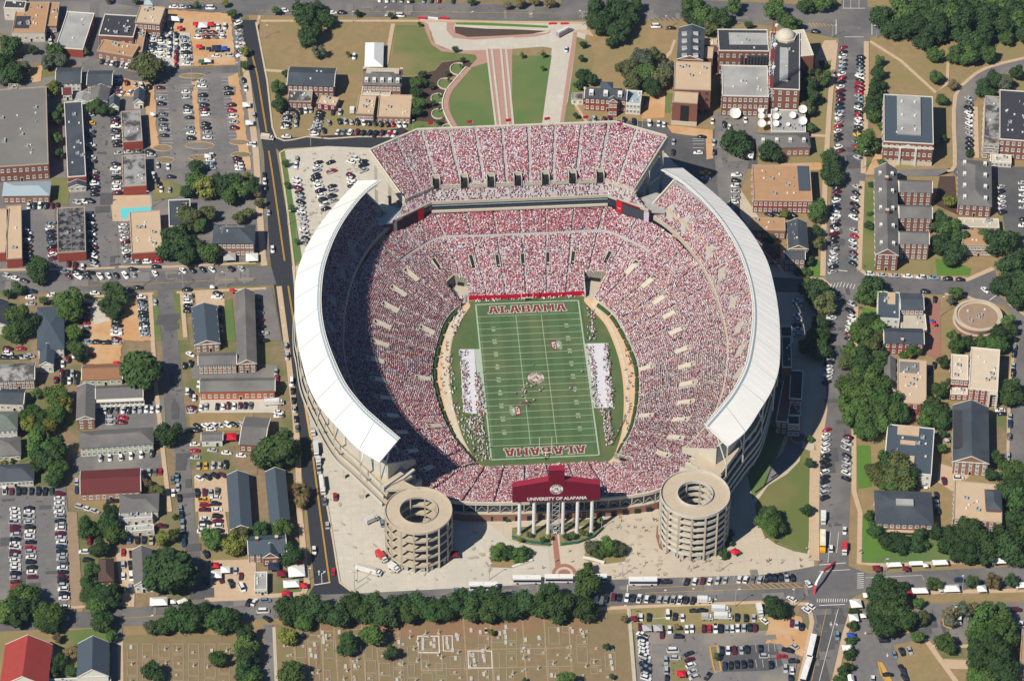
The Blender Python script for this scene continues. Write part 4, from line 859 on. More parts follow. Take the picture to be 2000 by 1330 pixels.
P, Dv, T = fill(getN1, len(F1),5, False); k = rng.random(len(P)) < .38; crowd_mesh('terrace_crowd', P[k], Dv[k], w_bowl(P[k], T[k]*0), crowd_parent)['kind'] = 'stuff'
# ================================================================ FIELD (surveyed on a z = 0.2 m crowned base)
FZ = .36
def fpoly(name, pts, m, z): 
    bm = bmesh.new(); f = bm.faces.new([bm.verts.new((p[0], p[1], z)) for p in pts]); f.normal_update()
    if f.normal.z < 0: f.normal_flip()
    bmesh.ops.triangulate(bm, faces=[f]); me = bpy.data.meshes.new(name); bm.to_mesh(me); bm.free(); me.materials.append(m)
    o = link(bpy.data.objects.new(name, me)); o['kind'] = 'structure'; return o
turf = M('turf', (.068,.130,.055),(.082,.140,.058),.12,.95,(.108,.145,.064),.04)
turf2 = M('turf_bright', (.072,.128,.046),(.09,.140,.05),.2,.95,(.12,.145,.06),.05)
n_ = turf.node_tree.nodes; l_ = turf.node_tree.links; b_ = n_['Principled BSDF']; src = b_.inputs['Base Color'].links[0].from_socket
g_ = n_.new('ShaderNodeNewGeometry'); sx = n_.new('ShaderNodeSeparateXYZ'); l_.new(g_.outputs['Position'], sx.inputs[0])
mt = n_.new('ShaderNodeMath'); mt.operation = 'MULTIPLY'; mt.inputs[1].default_value = 2*math.pi/9.2; l_.new(sx.outputs[0], mt.inputs[0])
ms_ = n_.new('ShaderNodeMath'); ms_.operation = 'SINE'; l_.new(mt.outputs[0], ms_.inputs[0])
mr_ = n_.new('ShaderNodeMapRange'); mr_.inputs[1].default_value = -.4; mr_.inputs[2].default_value = .4; mr_.inputs[3].default_value = .92; mr_.inputs[4].default_value = 1.06; l_.new(ms_.outputs[0], mr_.inputs[0])
vm = n_.new('ShaderNodeVectorMath'); vm.operation = 'SCALE'; l_.new(src, vm.inputs[0]); l_.new(mr_.outputs[0], vm.inputs['Scale']); l_.new(vm.outputs[0], b_.inputs['Base Color'])
trackm = M('tan_walkway', (.70,.48,.30),(.62,.43,.27),.4,.9)
fr = [(p.x*1.0, p.y) for p in FR]
fpoly('stadium_floor', [(p.x*1.12, p.y*1.12) for p in FR], trackm, .26)
inner = smooth([(0,-61.5,0),(22,-61.5,0),(30,-58,0),(33.5,-50,0),(36.5,-40,0),(38.5,-28,0),(40,-14,0),(40.5,0,0),(40,12,0),(38.5,24,0),(36,36,0),(31.5,46,0),(27.5,54,0),(27,58,0),(12,58.2,0),(0,58.2,0)]+[(-x, y, 0) for x, y in ((12,58.2),(27,58),(27.5,54),(31.5,46),(36,36),(38.5,24),(40,12),(40.5,0),(40,-14),(38.5,-28),(36.5,-40),(33.5,-50),(30,-58),(22,-61.5))],5, True)
strip('inner_path', [Vector((p.x*1.045, p.y*1.045,0)) for p in inner if p.x < 0 and -52 < p.y < 50],3.0, M('pale_track', (.66,.58,.46)),.26,.30); strip('inner_path', [Vector((p.x*1.045, p.y*1.045,0)) for p in inner if p.x > 0 and -52 < p.y < 50],1.4, M('pale_track', (.66,.58,.46)),.26,.30)
fpoly('field_apron', [(p.x, p.y) for p in inner], turf2,.30)
fpoly('football_field', [(-26.2,-56.5),(26.2,-56.5),(26.2,56.5),(-26.2,56.5)], turf, FZ)
linem = M('field_line_paint', (.42,.50,.36),(.30,.40,.26),.8,.9)
numm = M('number_paint', (.50,.53,.40),(.34,.42,.28),1.2,.9)
mb = MB()
def fl(x0, y0, x1, y1, z=FZ+.012): mb.quad((x0, y0, z),(x1, y0, z),(x1, y1, z),(x0, y1, z), linem)
H_ = 24.384
for k in range(-10,11): fl(-H_, k*4.572-.13, H_, k*4.572+.13)
z2 = FZ+.02
for s in (-1,1):
    fl(s*(H_+.35)-.35,-54.86, s*(H_+.35)+.35,54.86, z2); fl(-H_, s*54.86-.35, H_, s*54.86+.35, z2)
    for y in np.arange(-45.2,45.5,.9144): fl(s*6.1-.3, y-.07, s*6.1+.3, y+.07, z2); fl(s*23.6-.3, y-.06, s*23.6+.3, y+.06, z2)
    fl(s*6.1-.10,-45.72, s*6.1+.10,45.72, FZ+.016)
mb.build('field_lines', None, kind='structure')
mb = MB()
for k in range(-4,5):
    t = str(50-10*abs(k)); y = k*9.144
    for s in (-1,1):
        add_text(mb, t[0],2.6,(s*17.6, y-s*1.1, FZ+.025),(0, s, 0),(-s, 0,0), numm, .05); add_text(mb, t[1],2.6,(s*17.6, y+s*1.1, FZ+.025),(0, s, 0),(-s, 0,0), numm, .05)
mb.v = [tuple(v) for v in mb.v]; mb.build('yard_numbers', None, kind='structure')
# block letters
redp2 = M('crimson_turf_paint', (.215,.028,.036),(.18,.032,.036),.8,.9); whp2 = M('white_turf_paint', (.55,.55,.48),(.45,.48,.4),1,.9)
LET = {'A': (4.9,[((.0,0),(1.55,0),(1.55,.7),(.0,.7)),((3.35,0),(4.9,0),(4.9,.7),(3.35,.7)),((.35,.7),(1.55,.7),(2.5,4.6),(1.35,4.6)),((3.35,.7),(4.55,.7),(3.55,4.6),(2.4,4.6)),((1.1,1.3),(3.8,1.3),(3.6,2.2),(1.3,2.2)),((1.05,4.6),(3.85,4.6),(3.85,5.2),(1.05,5.2))]),
 'L': (4.2,[((0,0),(4.2,0),(4.2,.85),(0,.85)),((.6,.85),(1.95,.85),(1.95,4.5),(.6,4.5)),((0,4.5),(2.6,4.5),(2.6,5.2),(0,5.2)),((3.3,.85),(4.2,.85),(4.2,1.8),(3.3,1.8))]),
 'B': (4.6,[((0,0),(3.9,0),(4.4,.75),(0,.75)),((.5,.75),(1.8,.75),(1.8,4.5),(.5,4.5)),((0,4.5),(4.2,4.5),(3.7,5.2),(0,5.2)),((1.8,2.25),(4.0,2.25),(4.0,3.0),(1.8,3.0)),((3.2,.75),(4.5,.75),(4.5,2.25),(3.2,2.25)),((3.1,3.0),(4.3,3.0),(4.3,4.5),(3.1,4.5))]),
 'M': (5.6,[((0,0),(1.8,0),(1.8,.7),(0,.7)),((3.8,0),(5.6,0),(5.6,.7),(3.8,.7)),((.35,.7),(1.5,.7),(1.5,4.6),(.35,4.6)),((4.1,.7),(5.25,.7),(5.25,4.6),(4.1,4.6)),((1.5,3.4),(2.5,1.3),(3.1,1.3),(1.7,4.6)),((2.5,1.3),(3.1,1.3),(4.1,3.4),(3.9,4.6)),((0,4.6),(1.8,4.6),(1.8,5.2),(0,5.2)),((3.8,4.6),(5.6,4.6),(5.6,5.2),(3.8,5.2))])}
def word(s, cx, cy, sg, W_=37.5, hgt=1.0):
    tot = sum(LET[c][0] for c in s)+.55*(len(s)-1); k = W_/tot; x = 0; mw = MB(); mr = MB(); j = 0
    for c in s:
        for q in LET[c][1]:
            P = [((x+p[0])*k-W_/2,(p[1]-2.6)*hgt) for p in q]; c0 = (sum(p[0] for p in P)/4, sum(p[1] for p in P)/4); j += 1
            Ex = [(p[0]+math.copysign(.38, p[0]-c0[0]), p[1]+math.copysign(.38, p[1]-c0[1])) for p in P]
            mw.poly([(cx+sg*p[0], cy+sg*p[1], FZ+.03+.0015*(j % 12)) for p in Ex], whp2); mr.poly([(cx+sg*p[0], cy+sg*p[1], FZ+.055+.0015*(j % 12)) for p in P], redp2)
        x += LET[c][0]+.55
    mw.build('end_zone_outline', None, kind='structure'); mr.build('end_zone_letters', None, kind='structure')
word('ALABAMA', -.3,50.3,1); word('ALABAMA', .3,-50.5,-1)
# midfield seal and two painted shields
def disc(mb, cx, cy, z, r, m, n=40, ux=(1,0,0), uy=(0,1,0), org=None):
    o = Vector(org or (cx, cy, z)); mb.poly([o+Vector(ux)*r*math.cos(2*math.pi*i/n)+Vector(uy)*r*math.sin(2*math.pi*i/n) for i in range(n)], m)
def seal(mb, org, ux, uy, nn, r, mw, mr_):
    o = Vector(org); ux = Vector(ux); uy = Vector(uy); nn = Vector(nn)
    disc(mb, 0,0,0, r, mr_, org=o, ux=ux, uy=uy); disc(mb, 0,0,0, r*.94, mw, org=o+nn*.012, ux=ux, uy=uy)
    for txt, a0, sg in (('ALABAMA', 90,-1),('CRIMSON TIDE', 270,1)):
        st = 17 if sg < 0 else 12.5
        for i, ch in enumerate(txt):
            if ch == ' ': continue
            a = R(a0+sg*(i-(len(txt)-1)/2)*st); rad = ux*math.cos(a)+uy*math.sin(a); tan = (uy*math.cos(a)-ux*math.sin(a))*(-1 if sg < 0 else 1)
            add_text(mb, ch, r*.36, o+rad*r*.77+nn*.024, tan, rad*(1 if sg < 0 else -1), mr_, r*.018)
    disc(mb, 0,0,0, r*.6, mr_, org=o+nn*.024, ux=ux, uy=uy); disc(mb, 0,0,0, r*.57, mw, org=o+nn*.036, ux=ux, uy=uy)
    q = lambda a, b: o+ux*r*a+uy*r*b+nn*.05
    for (a, b, wd) in (((-.38,-.22),(.06,.34),.09),((.06,.36),(.24,-.28),.13),((-.2,-.04),(.34,.02),.06),((-.46,-.16),(-.3,-.26),.07),((.22,-.28),(.4,-.2),.07),((-.34,.2),(-.1,.3),.06)):
        A = Vector((*a, 0)); B = Vector((*b, 0)); d = (B-A).normalized(); n2 = Vector((-d.y, d.x, 0))*wd/2; wd2 = 0
        P = [A+n2, A-n2, B-n2, B+n2]; mb.poly([q(p.x, p.y) for p in P], mr_)
mb = MB(); seal(mb, (0,0, FZ+.03),(1,0,0),(0,1,0),(0,0,1),4.15, whp2, redp2); mb.build('midfield_seal', None, kind='structure')
greyp = M('grey_turf_paint', (.28,.32,.25),(.20,.26,.18),.8,.9)
for s in (-1,1):
    mb = MB(); full(); c = W(1086,675) if s > 0 else W(1007,803); cx, cy = c.x, c.y
    P = lambda L, z, m: mb.poly([(cx+s*a, cy+s*b, FZ+z) for a, b in L], m)
    P([(-2.6,3.4),(0,3.6),(0,-3.9),(-1.4,-3.6),(-2.4,-1.5)],.03, redp2); P([(-2.0,2.2),(-.3,2.4),(-.3,.9),(-1.5,.9),(-1.5,.1),(-.2,.1),(-.2,-2.8),(-1.0,-2.6),(-1.9,-1)],.04, whp2); P([(-1.3,-.5),(-.5,-.5),(-.5,-2.1),(-1.2,-1.9)],.05, redp2)
    P([(.15,2.8),(1.8,3.6),(2.7,2.0),(2.9,-.5),(2.6,-3.4),(1.9,-3.6),(.2,-1.9)],.03, greyp); P([(.3,.8),(1.5,1.9),(1.2,.2),(2.2,-.6),(1.3,-.9),(.9,-1.9),(.5,-.7)],.04, whp2)
    mb.build('field_logo', None, kind='structure')
# white sideline mats
for (pp, nm) in ((((898,683),(926,683),(937,810),(905,806)),0),(((1141,672),(1185,671),(1197,797),(1158,798)),1)):
    P = [W(*p) for p in pp]
    mb = MB(); mb.poly([(p.x, p.y, .345) for p in P], M('sideline_mat', (.66,.66,.70),(.58,.58,.64),.5)); mb.build('sideline_mat', None, kind='structure')
    a, b = ((926,683),(941,809)) if nm == 0 else ((1141,672),(1160,798))
    a2, b2 = ((938,683),(950,809)) if nm == 0 else ((1146,672),(1166,798))
    mb = MB(); mb.poly([(p.x, p.y, .385) for p in (W(*a), W(*a2), W(*b2), W(*b))], M('boundary_paint', (.42,.50,.42),(.36,.44,.36),.5)); mb.build('boundary_strip', None, kind='structure')
# hedges in front of the seats
HG = [i for i in range(NS) if 55 > FR[i].y > -58 and abs(FR[i].x) > 33]
nseg = 0; runs = []
for s in (-1,1):
    idx = sorted([i for i in HG if FR[i].x*s > 0], key=lambda i: FR[i].y)
    pts = [FR[i] for i in idx]; cum = [0]
    for a, b in zip(pts[:-1], pts[1:]): cum.append(cum[-1]+(b-a).length)
    x = 1.0; k = 0
    while x < cum[-1]-6:
        L = random.choice((7,8,9,6)); xs = np.linspace(x, min(x+L, cum[-1]-1),7); mb = MB(); prev = None; rows = []
        for xx in xs:
            p = np.array([np.interp(xx, cum, [q[c] for q in pts]) for c in range(2)]); p2 = np.array([np.interp(xx+.3, cum, [q[c] for q in pts]) for c in range(2)]); t = p2-p; t /= np.linalg.norm(t)+1e-9; nn = np.array([-t[1], t[0]])*(1 if s > 0 else -1)
            nn = nn if np.dot(nn, -p) > 0 else -nn; p = p+nn*1.3
            rows.append([(p[0]+nn[0]*a+random.uniform(-.1,.1), p[1]+nn[1]*a+random.uniform(-.1,.1), z+random.uniform(-.1,.12)) for a, z in ((-.85,.05),(-.8,1.3),(-.3,1.7),(.35,1.65),(.8,1.2),(.9,.05))])
        for a, b in zip(rows[:-1], rows[1:]):
            for j in range(5): mb.quad(a[j], b[j], b[j+1], a[j+1], hedge_m)
        mb.poly(rows[0], hedge_m); mb.poly(rows[-1][::-1], hedge_m)
        mb.build('hedge', None, label='clipped dark hedge below the %s seats, %s from the bottom' % ('left' if s < 0 else 'right', ordn(k)), cat='hedge', group='hedges round the field'); k += 1; x += L+1.6
# goal posts
yelw = M('goal_post_white', (.75,.75,.68),(.68,.68,.6),1,.4)
for (y, sg, lab) in ((-54.86-1.6,1, 'white goal post at the near end zone by the scoreboard'),(54.86+1.6,-1, 'white goal post at the far end zone by the crimson wall')):
    o = empty('goal_post', (0, y, FZ),0, lab, 'goal post')
    mb = MB(); mb.cyl(0,0,0,1.8,.35, redp2 if sg > 0 else crim, 8); mb.build('padding', o)
    mb = MB(); mb.bar((0,0,1.8),(0,0,2.6),.28, yelw); mb.bar((0,0,2.5),(0, sg*1.6,3.05),.28, yelw); mb.build('post', o)
    mb = MB(); mb.bar((-2.82, sg*1.6,3.05),(2.82, sg*1.6,3.05),.25, yelw); mb.build('crossbar', o)
    for s in (-1,1): mb = MB(); mb.bar((s*2.82, sg*1.6,3.05),(s*2.82, sg*1.6,12.2),.24, yelw); mb.build('upright', o)

# ================================================================ SPIRAL RAMP TOWERS
def ramp_tower(cx, cy, r, ri, H, levels, lab, bandh, wallm, gate):
    o = empty('spiral_ramp_tower', (cx, cy, 0),0, lab, 'ramp tower'); n = 48
    ring = lambda rad, z: [(rad*math.cos(2*math.pi*i/n), rad*math.sin(2*math.pi*i/n), z) for i in range(n)]
    lv = (H-1.1-3.4)/(levels-1)
    for k in range(levels):
        zt = 3.4+k*lv+.0; mb = MB(); top = (k == levels-1)
        A, B, C, D = ring(r-.3, zt), ring(ri, zt), ring(r-.3, zt-.45), ring(ri, zt-.45); O0, O1, O2 = ring(r, zt-.45), ring(r, zt+bandh), ring(r-.3, zt+bandh); I0, I1, I2 = ring(ri-.3, zt-.45), ring(ri-.3, zt+bandh), ring(ri, zt+bandh)
        sl = lambda p, i: (p[0], p[1], p[2])
        for i in range(n):
            j = (i+1) % n
            mb.quad(A[i], A[j], B[j], B[i], tanc2); mb.quad(C[j], C[i], D[i], D[j], tanc)
            mb.quad(O0[i], O0[j], O1[j], O1[i], wallm); mb.quad(O1[i], O1[j], O2[j], O2[i], wallm); mb.quad(A[j], A[i], O2[i], O2[j], wallm)
            mb.quad(I0[j], I0[i], I1[i], I1[j], wallm); mb.quad(I1[j], I1[i], I2[i], I2[j], wallm); mb.quad(B[i], B[j], I2[j], I2[i], wallm)
        mb.build('ramp_level', o)
    for i in range(16):
        a = 2*math.pi*(i+.5)/16; mb = MB(); mb.bar((.995*r*math.cos(a),.995*r*math.sin(a),0),(.995*r*math.cos(a),.995*r*math.sin(a), H-.9),.75, tanc); mb.build('column', o)
    for i in range(8):
        a = 2*math.pi*(i+.5)/8; mb = MB(); mb.bar((ri*.97*math.cos(a), ri*.97*math.sin(a),0),(ri*.97*math.cos(a), ri*.97*math.sin(a), H-.9),.55, tanc); mb.build('inner_column', o)
    mb = MB()
    for k in range(levels-1):
        z = 3.4+k*lv
        for i in range(16):
            a = 2*math.pi*(i+.5)/16; mb.bar((ri*math.cos(a), ri*math.sin(a), z+lv-.75),(r*math.cos(a), r*math.sin(a), z+lv-.75),.5, tanc)
    mb.build('beams', o)
    mb = MB(); A, B = ring(r-.4,.05), ring(r-.4,2.9)
    for i in range(n):
        if i % 2 == 0: mb.quad(A[i], A[(i+1) % n], B[(i+1) % n], B[i], steel)
    mb.build('base_grille', o)
    return o
ramp_tower(-60.8,-110.8,14.9,8.6,24.6,5, 'tan concrete spiral ramp tower at the lower left of the stadium, with widely spaced levels', .75, tanc, 0)
ramp_tower(61.6,-111.0,15.4,8.0,27.0,7, 'pale concrete spiral ramp tower at the lower right of the stadium, with many close levels', 1.15, rampw, 0)
# link bridges (plaza deck to tower)
mb = MB()
mb.prism([(-75,-97),(-87,-78),(-78,-80),(-66,-92),(-60,-97)],22.8,24.14, rampw, tanc2); mb.build('tower_bridge', stad); mb = MB(); mb.prism([(-74,-96),(-66,-91),(-61,-86),(-62,-85),(-68,-90),(-76,-95)],24.14,25.3, cream); mb.build('bridge_parapet', stad); mb = MB()
mb.prism([(75,-97),(87,-78),(80,-76),(68,-90),(60,-97)],22.8,24.14, rampw, tanc2)
mb.build('tower_bridge', stad)
mb = MB()
for s in (-1,1):                                     # stair cheeks under the deck ends
    for k in range(4):
        mb = MB(); a = Vector((s*(58+k*2.6),-84+k*2.2,0)); mb.prism([(a.x, a.y),(a.x+s*7, a.y-6),(a.x+s*8, a.y-5),(a.x+s*1, a.y+1)],9,17+k*1.0, cream); mb.build('stair_wall', stad)
# ================================================================ SCOREBOARD
o = empty('scoreboard', (.5,-104.6,0), R(-1.5), 'large crimson gabled scoreboard back lettered UNIVERSITY OF ALABAMA on six white columns', 'scoreboard')
mb = MB(); z0 = 21.3; y0, y1 = -1.7,1.7; X = 19.4
front = [(-X, z0),(X, z0),(X, 30.6),(3.5,33.6),(3.5,40.0),(-3.5,40.0),(-3.5,33.6),(-X, 30.6)]
mb.poly([(x, y0, z) for x, z in front], crim); mb.poly([(x, y1, z) for x, z in front[::-1]], crim)
for i in range(8):
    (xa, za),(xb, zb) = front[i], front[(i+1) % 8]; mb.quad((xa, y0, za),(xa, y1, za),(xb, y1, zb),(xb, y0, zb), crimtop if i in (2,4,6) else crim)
mb.build('panel', o)
for i in range(6):
    x = -16.1+i*6.45; mb = MB(); mb.cyl(x, 0,0, z0,.85, whitem, 16,.78); mb.build('column', o); mb = MB(); mb.cyl(x, 0,.15,.7,1.15, steel, 16); mb.build('base', o)
mb = MB(); add_text(mb, 'UNIVERSITY OF ALABAMA', 2.55,(.3, y0-.06,23.0),(1,0,0),(0,0,1), whitem, .09,1.0)
xs = [v[0] for v in mb.v]; k = 26.5/(max(xs)-min(xs)); mb.v = [((v[0]-.3)*k+.3, v[1], v[2]) for v in mb.v]; mb.build('lettering', o)
mb = MB(); seal(mb, (.0, y0-.05,28.6),(1,0,0),(0,0,1),(0,-1,0),3.1, whitem, crim); mb.build('seal', o)
mb = MB()
for s in (-1.6,1.6):
    for t in (-1,1): mb.bar((s, t, 0),(s, t, z0),.25, steel)
for k in range(7):
    z = k*3.0; mb.bar((-1.6,-1, z),(1.6,-1, z+3),.18, steel); mb.bar((1.6,-1, z+3),(-1.6,-1, z+3),.18, steel)
mb.build('ladder_truss', o)
# ================================================================ BUILDERS FOR THE TOWN
bpy.context.view_layer.update()
def rotz(v, a): return Vector((v.x*math.cos(a)-v.y*math.sin(a), v.x*math.sin(a)+v.y*math.cos(a), v.z))
def win_mesh(w_, h_, pane):
    mb = MB(); mb.box(-w_/2,-.10,0, w_/2,0, h_, trim); mb.box(-w_/2+.22,-.13,.25, w_/2-.22,-.10, h_-.22, pane); mb.box(-w_/2-.12,-.2,-.14, w_/2+.12,0,0, trim); return mb.mesh('window')
paneg = M('window_pane', (.16,.20,.25),(.30,.33,.35),.6,.2, spec=.6)
WM = {'n': win_mesh(1.5,2.0, paneg), 's': win_mesh(1.2,1.4, paneg), 'l': win_mesh(2.4,2.1, paneg), 'd': None}
def _dk():
    mb = MB(); mb.box(-.8,-.06,0,.8,0,1.7, glass); return mb.mesh('window')
WM['d'] = _dk()
def _door():
    mb = MB(); mb.box(-.75,-.14,0,.75,0,2.4, trim); mb.box(-.55,-.18,0.02,.55,-.14,2.15, darkm); return mb.mesh('door')
DOORM = _door()
def _vent(a):
    mb = MB(); 
    if a == 0: mb.box(-.9,-.7,0,.9,.7,1.1, steel); mb.cyl(-.4,0,1.1,1.25,.4, darkm, 8)
    elif a == 1: mb.box(-.4,-.4,0,.4,.4,.6, whitem)
    else: mb.cyl(0,0,0,.9,.28, steel, 8)
    return mb.mesh('roof_vent')
VENT = [_vent(0), _vent(1), _vent(2)]
PT = M('parapet_cap', (.48,.38,.29),(.40,.33,.26),.8)
def solid(o, A, Bq, Cq, h, roof, rm, wm, fl, nx, ny, rise, win, z0=0.0, ov=.5, trimm=None, vents=0, par=.5, names=('wall', 'roof'), doors=1):
    a = W(*A, h) if not isinstance(A, Vector) else A; b = W(*Bq, h); c = W(*Cq, h)
    u = (b-a); u.z = 0; w_ = u.length; u.normalize(); v = Vector((-u.y, u.x, 0)); k_ = c-a; k_.z = 0
    if k_.length > 1.3*w_:
        v2 = k_.normalized(); u2 = Vector((v2.y, -v2.x, 0)); u2 = u2 if u2.dot(u) > 0 else -u2; u = (u2*2+u).normalized(); w_ = abs((b-a).dot(u)); v = Vector((-u.y, u.x, 0))
    d = (c-a).dot(v)
    if d < 0: v = -v; d = -d
    if u.cross(v).z < 0: a = a+u*w_; u = -u
    loc = o.location; g = lambda x, y, z: (a.x+u.x*x+v.x*y-loc.x, a.y+u.y*x+v.y*y-loc.y, z)
    mb = MB(); rb = MB(); trimm = trimm or (PT if roof == 'flat' and rm in (tanroof, orroof, greyroof, stainroof, mossroof) else trim)
    def bx(m_, x0, y0, q0, x1, y1, q1, m, top=None):
        vs = [g(x0, y0, q0), g(x1, y0, q0), g(x1, y1, q0), g(x0, y1, q0), g(x0, y0, q1), g(x1, y0, q1), g(x1, y1, q1), g(x0, y1, q1)]
        m_.add(vs, [(0,1,5,4),(1,2,6,5),(2,3,7,6),(3,0,4,7)], m); m_.add(vs[4:],[(0,1,2,3)], top or m)
    W0, D0 = w_, d
    if roof == 'flat':
        bx(mb, 0,0, z0, W0, D0, h-par, wm); wll = mb.build(names[0], o)
        e = .38; bx(rb, e, e, h-par, W0-e, D0-e, h-par+.05, rm); rf = rb.build(names[1], o); pm = MB()
        bx(pm, 0,0, h-par, W0, e, h, trimm); bx(pm, 0, D0-e, h-par, W0, D0, h, trimm); bx(pm, 0, e, h-par, e, D0-e, h, trimm); bx(pm, W0-e, e, h-par, W0, D0-e, h, trimm); pm.build('parapet', rf)
    else:
        O = ov; bx(mb, O, O, z0, W0-O, D0-O, h, wm)
        k = roof[0]; ax = roof[1]; t = .22
        if ax == 'x': L, Wd, P = W0, D0, lambda l, q, z: g(l, q, z)
        else: L, Wd, P = D0, W0, lambda l, q, z: g(W0-q, l, z)
        ins = min(Wd/2, L/2-.01) if k == 'h' else 0
        r0 = P(ins, Wd/2, h+rise); r1 = P(L-ins, Wd/2, h+rise); c0, c1, c2, c3 = P(0,0, h), P(L, 0, h), P(L, Wd, h), P(0, Wd, h)
        rb.add([c0, c1, r1, r0],[(0,1,2,3)], rm); rb.add([c2, c3, r0, r1],[(0,1,2,3)], rm)
        if k == 'h': rb.add([c1, c2, r1],[(0,1,2)], rm); rb.add([c3, c0, r0],[(0,1,2)], rm)
        else:
            for l0, l1 in ((O, 0),(L-O, L)):
                tri = [P(l0, O, h), P(l0, Wd-O, h), P(l0, Wd/2, h+rise*(1-O*2/Wd)-.1)]; mb.add(tri, [(0,1,2)] if l0 > O else [(0,2,1)], wm)
            tm = MB()
            for l in (0, L):
                for q0_, q1_ in ((0, Wd/2),(Wd, Wd/2)):
                    s_ = .3 if l == 0 else -.3; A_ = P(l, q0_, h+.04); B_ = P(l, q1_, h+rise+.04); C_ = P(l+s_, q1_, h+rise+.04); D_ = P(l+s_, q0_, h+.04); tm.add([A_, B_, C_, D_],[(0,1,2,3)], trimm); tm.add([A_, B_, P(l, q1_, h+rise-.3), P(l, q0_, h-.3)],[(0,1,2,3)], trimm)
        rb.add([c0, c1, c2, c3],[(3,2,1,0)], trimm)
        wll = mb.build(names[0], o); rf = rb.build(names[1], o)
        if k == 'g': tm.build('roof_trim', rf)
    I = 0 if roof == 'flat' else ov
    fh = (h-z0-(par if roof == 'flat' else 0))/fl; ang = math.atan2(u.y, u.x)
    me = WM[win]
    def put(x, y, z, rot, m, nm='window'):
        q = bpy.data.objects.new(nm, m); q.location = g(x, y, z); q.rotation_euler = (0,0, ang+rot); link(q, o)
    for f in range(fl):
        z = z0+f*fh+fh*.28
        for i in range(nx):
            x = I+(W0-2*I)*(i+.5)/nx
            if f == 0 and doors and i == nx//2: put(x, I, z0+.02,0, DOORM, 'door')
            else: put(x, I, z, 0, me)
        for i in range(ny):
            y = I+(D0-2*I)*(i+.5)/ny; put(W0-I, y, z, math.pi/2, me); put(I, y, z, -math.pi/2, me)
    for i in range(vents+(4 if roof == 'flat' and nx > 2 else 0)):
        q = bpy.data.objects.new('roof_vent', VENT[random.choice((0,1,1,2))]); x = random.uniform(.15,.85)*W0; y = random.uniform(.15,.85)*D0
        if roof == 'flat': z = h-par+.05
        else:
            dd = min(y, D0-y) if roof[1] == 'x' else min(x, W0-x); WW = D0 if roof[1] == 'x' else W0; z = h+rise*min(1, dd/(WW/2))-.12
            if roof[0] == 'h': e2 = min(x, W0-x, y, D0-y); z = h+rise*min(1, e2/(WW/2))-.12
            q.data = VENT[random.choice((1,2))]
        q.location = g(x, y, z); q.rotation_euler = (0,0, ang); link(q, o)
    return g, W0, D0, ang
def Bd(label, cat, A, B_, C_, h, roof='flat', rm=None, wm=None, fl=1, nx=4, ny=3, rise=2.5, win='n', vents=0, ov=.5, trimm=None, name=None, par=.5, doors=1):
    a = W(*A, h); o = empty(name or {'house': 'house', 'church': 'church'}.get(cat, 'building'),(a.x, a.y, 0),0, label, cat)
    r = solid(o, A, B_, C_, h, roof, rm or tanroof, wm or brick, fl, nx, ny, rise, win, 0, ov, trimm, vents, par, doors=doors); return o, r
def wing(o, A, B_, C_, h, roof='flat', rm=None, wm=None, fl=1, nx=3, ny=2, rise=2, win='n', vents=0, ov=.4, z0=0, trimm=None, par=.5):
    if isinstance(o, tuple): o = o[0]
    return solid(o, A, B_, C_, h, roof, rm or tanroof, wm or brick, fl, nx, ny, rise, win, z0, ov, trimm, vents, par, ('wing_wall', 'wing_roof'),0)
def dormers(r, h, rise, n, side='x', y=.3, m=None, sz=1.6):
    o, (g, W0, D0, ang) = r
    for i in range(n):
        x = W0*(i+.5)/n if side == 'x' else W0*(y if i % 2 else 1-y); yy = D0*y if side == 'x' else D0*(i//2+.5)/max(1, n//2)
        mb = MB(); mb.box(-sz/2,-sz*.7,-.4, sz/2, sz*.6, sz*.75, trim, whitem); mb.box(-sz*.3,-sz*.7-.04,.1, sz*.3,-sz*.7, sz*.6, paneg)
        dd = min(yy, D0-yy) if side == 'x' else min(x, W0-x); z = h+rise*min(1, dd/((D0 if side == 'x' else W0)/2))
        mb.build('dormer', o, loc=g(x, yy, z)).rotation_euler = (0,0, ang)
def chimney(r, fx, fy, z, m=brick, s=.6, up=2.0):
    o, (g, W0, D0, ang) = r; mb = MB(); mb.box(-s, -s, -1.5, s, s, up, m); mb.box(-s-.12,-s-.12, up, s+.12, s+.12, up+.25, cream); mb.build('chimney', o, loc=g(W0*fx, D0*fy, z)).rotation_euler = (0,0, ang)
def patch(r, x0, y0, x1, y1, z, m, hgt=.25, nm='roof_panel'):
    o, (g, W0, D0, ang) = r; mb = MB(); pts = [g(W0*a, D0*b, 0)[:2] for a, b in ((x0, y0),(x1, y0),(x1, y1),(x0, y1))]; mb.prism(pts, z-.1, z+hgt, m); mb.build(nm, o)

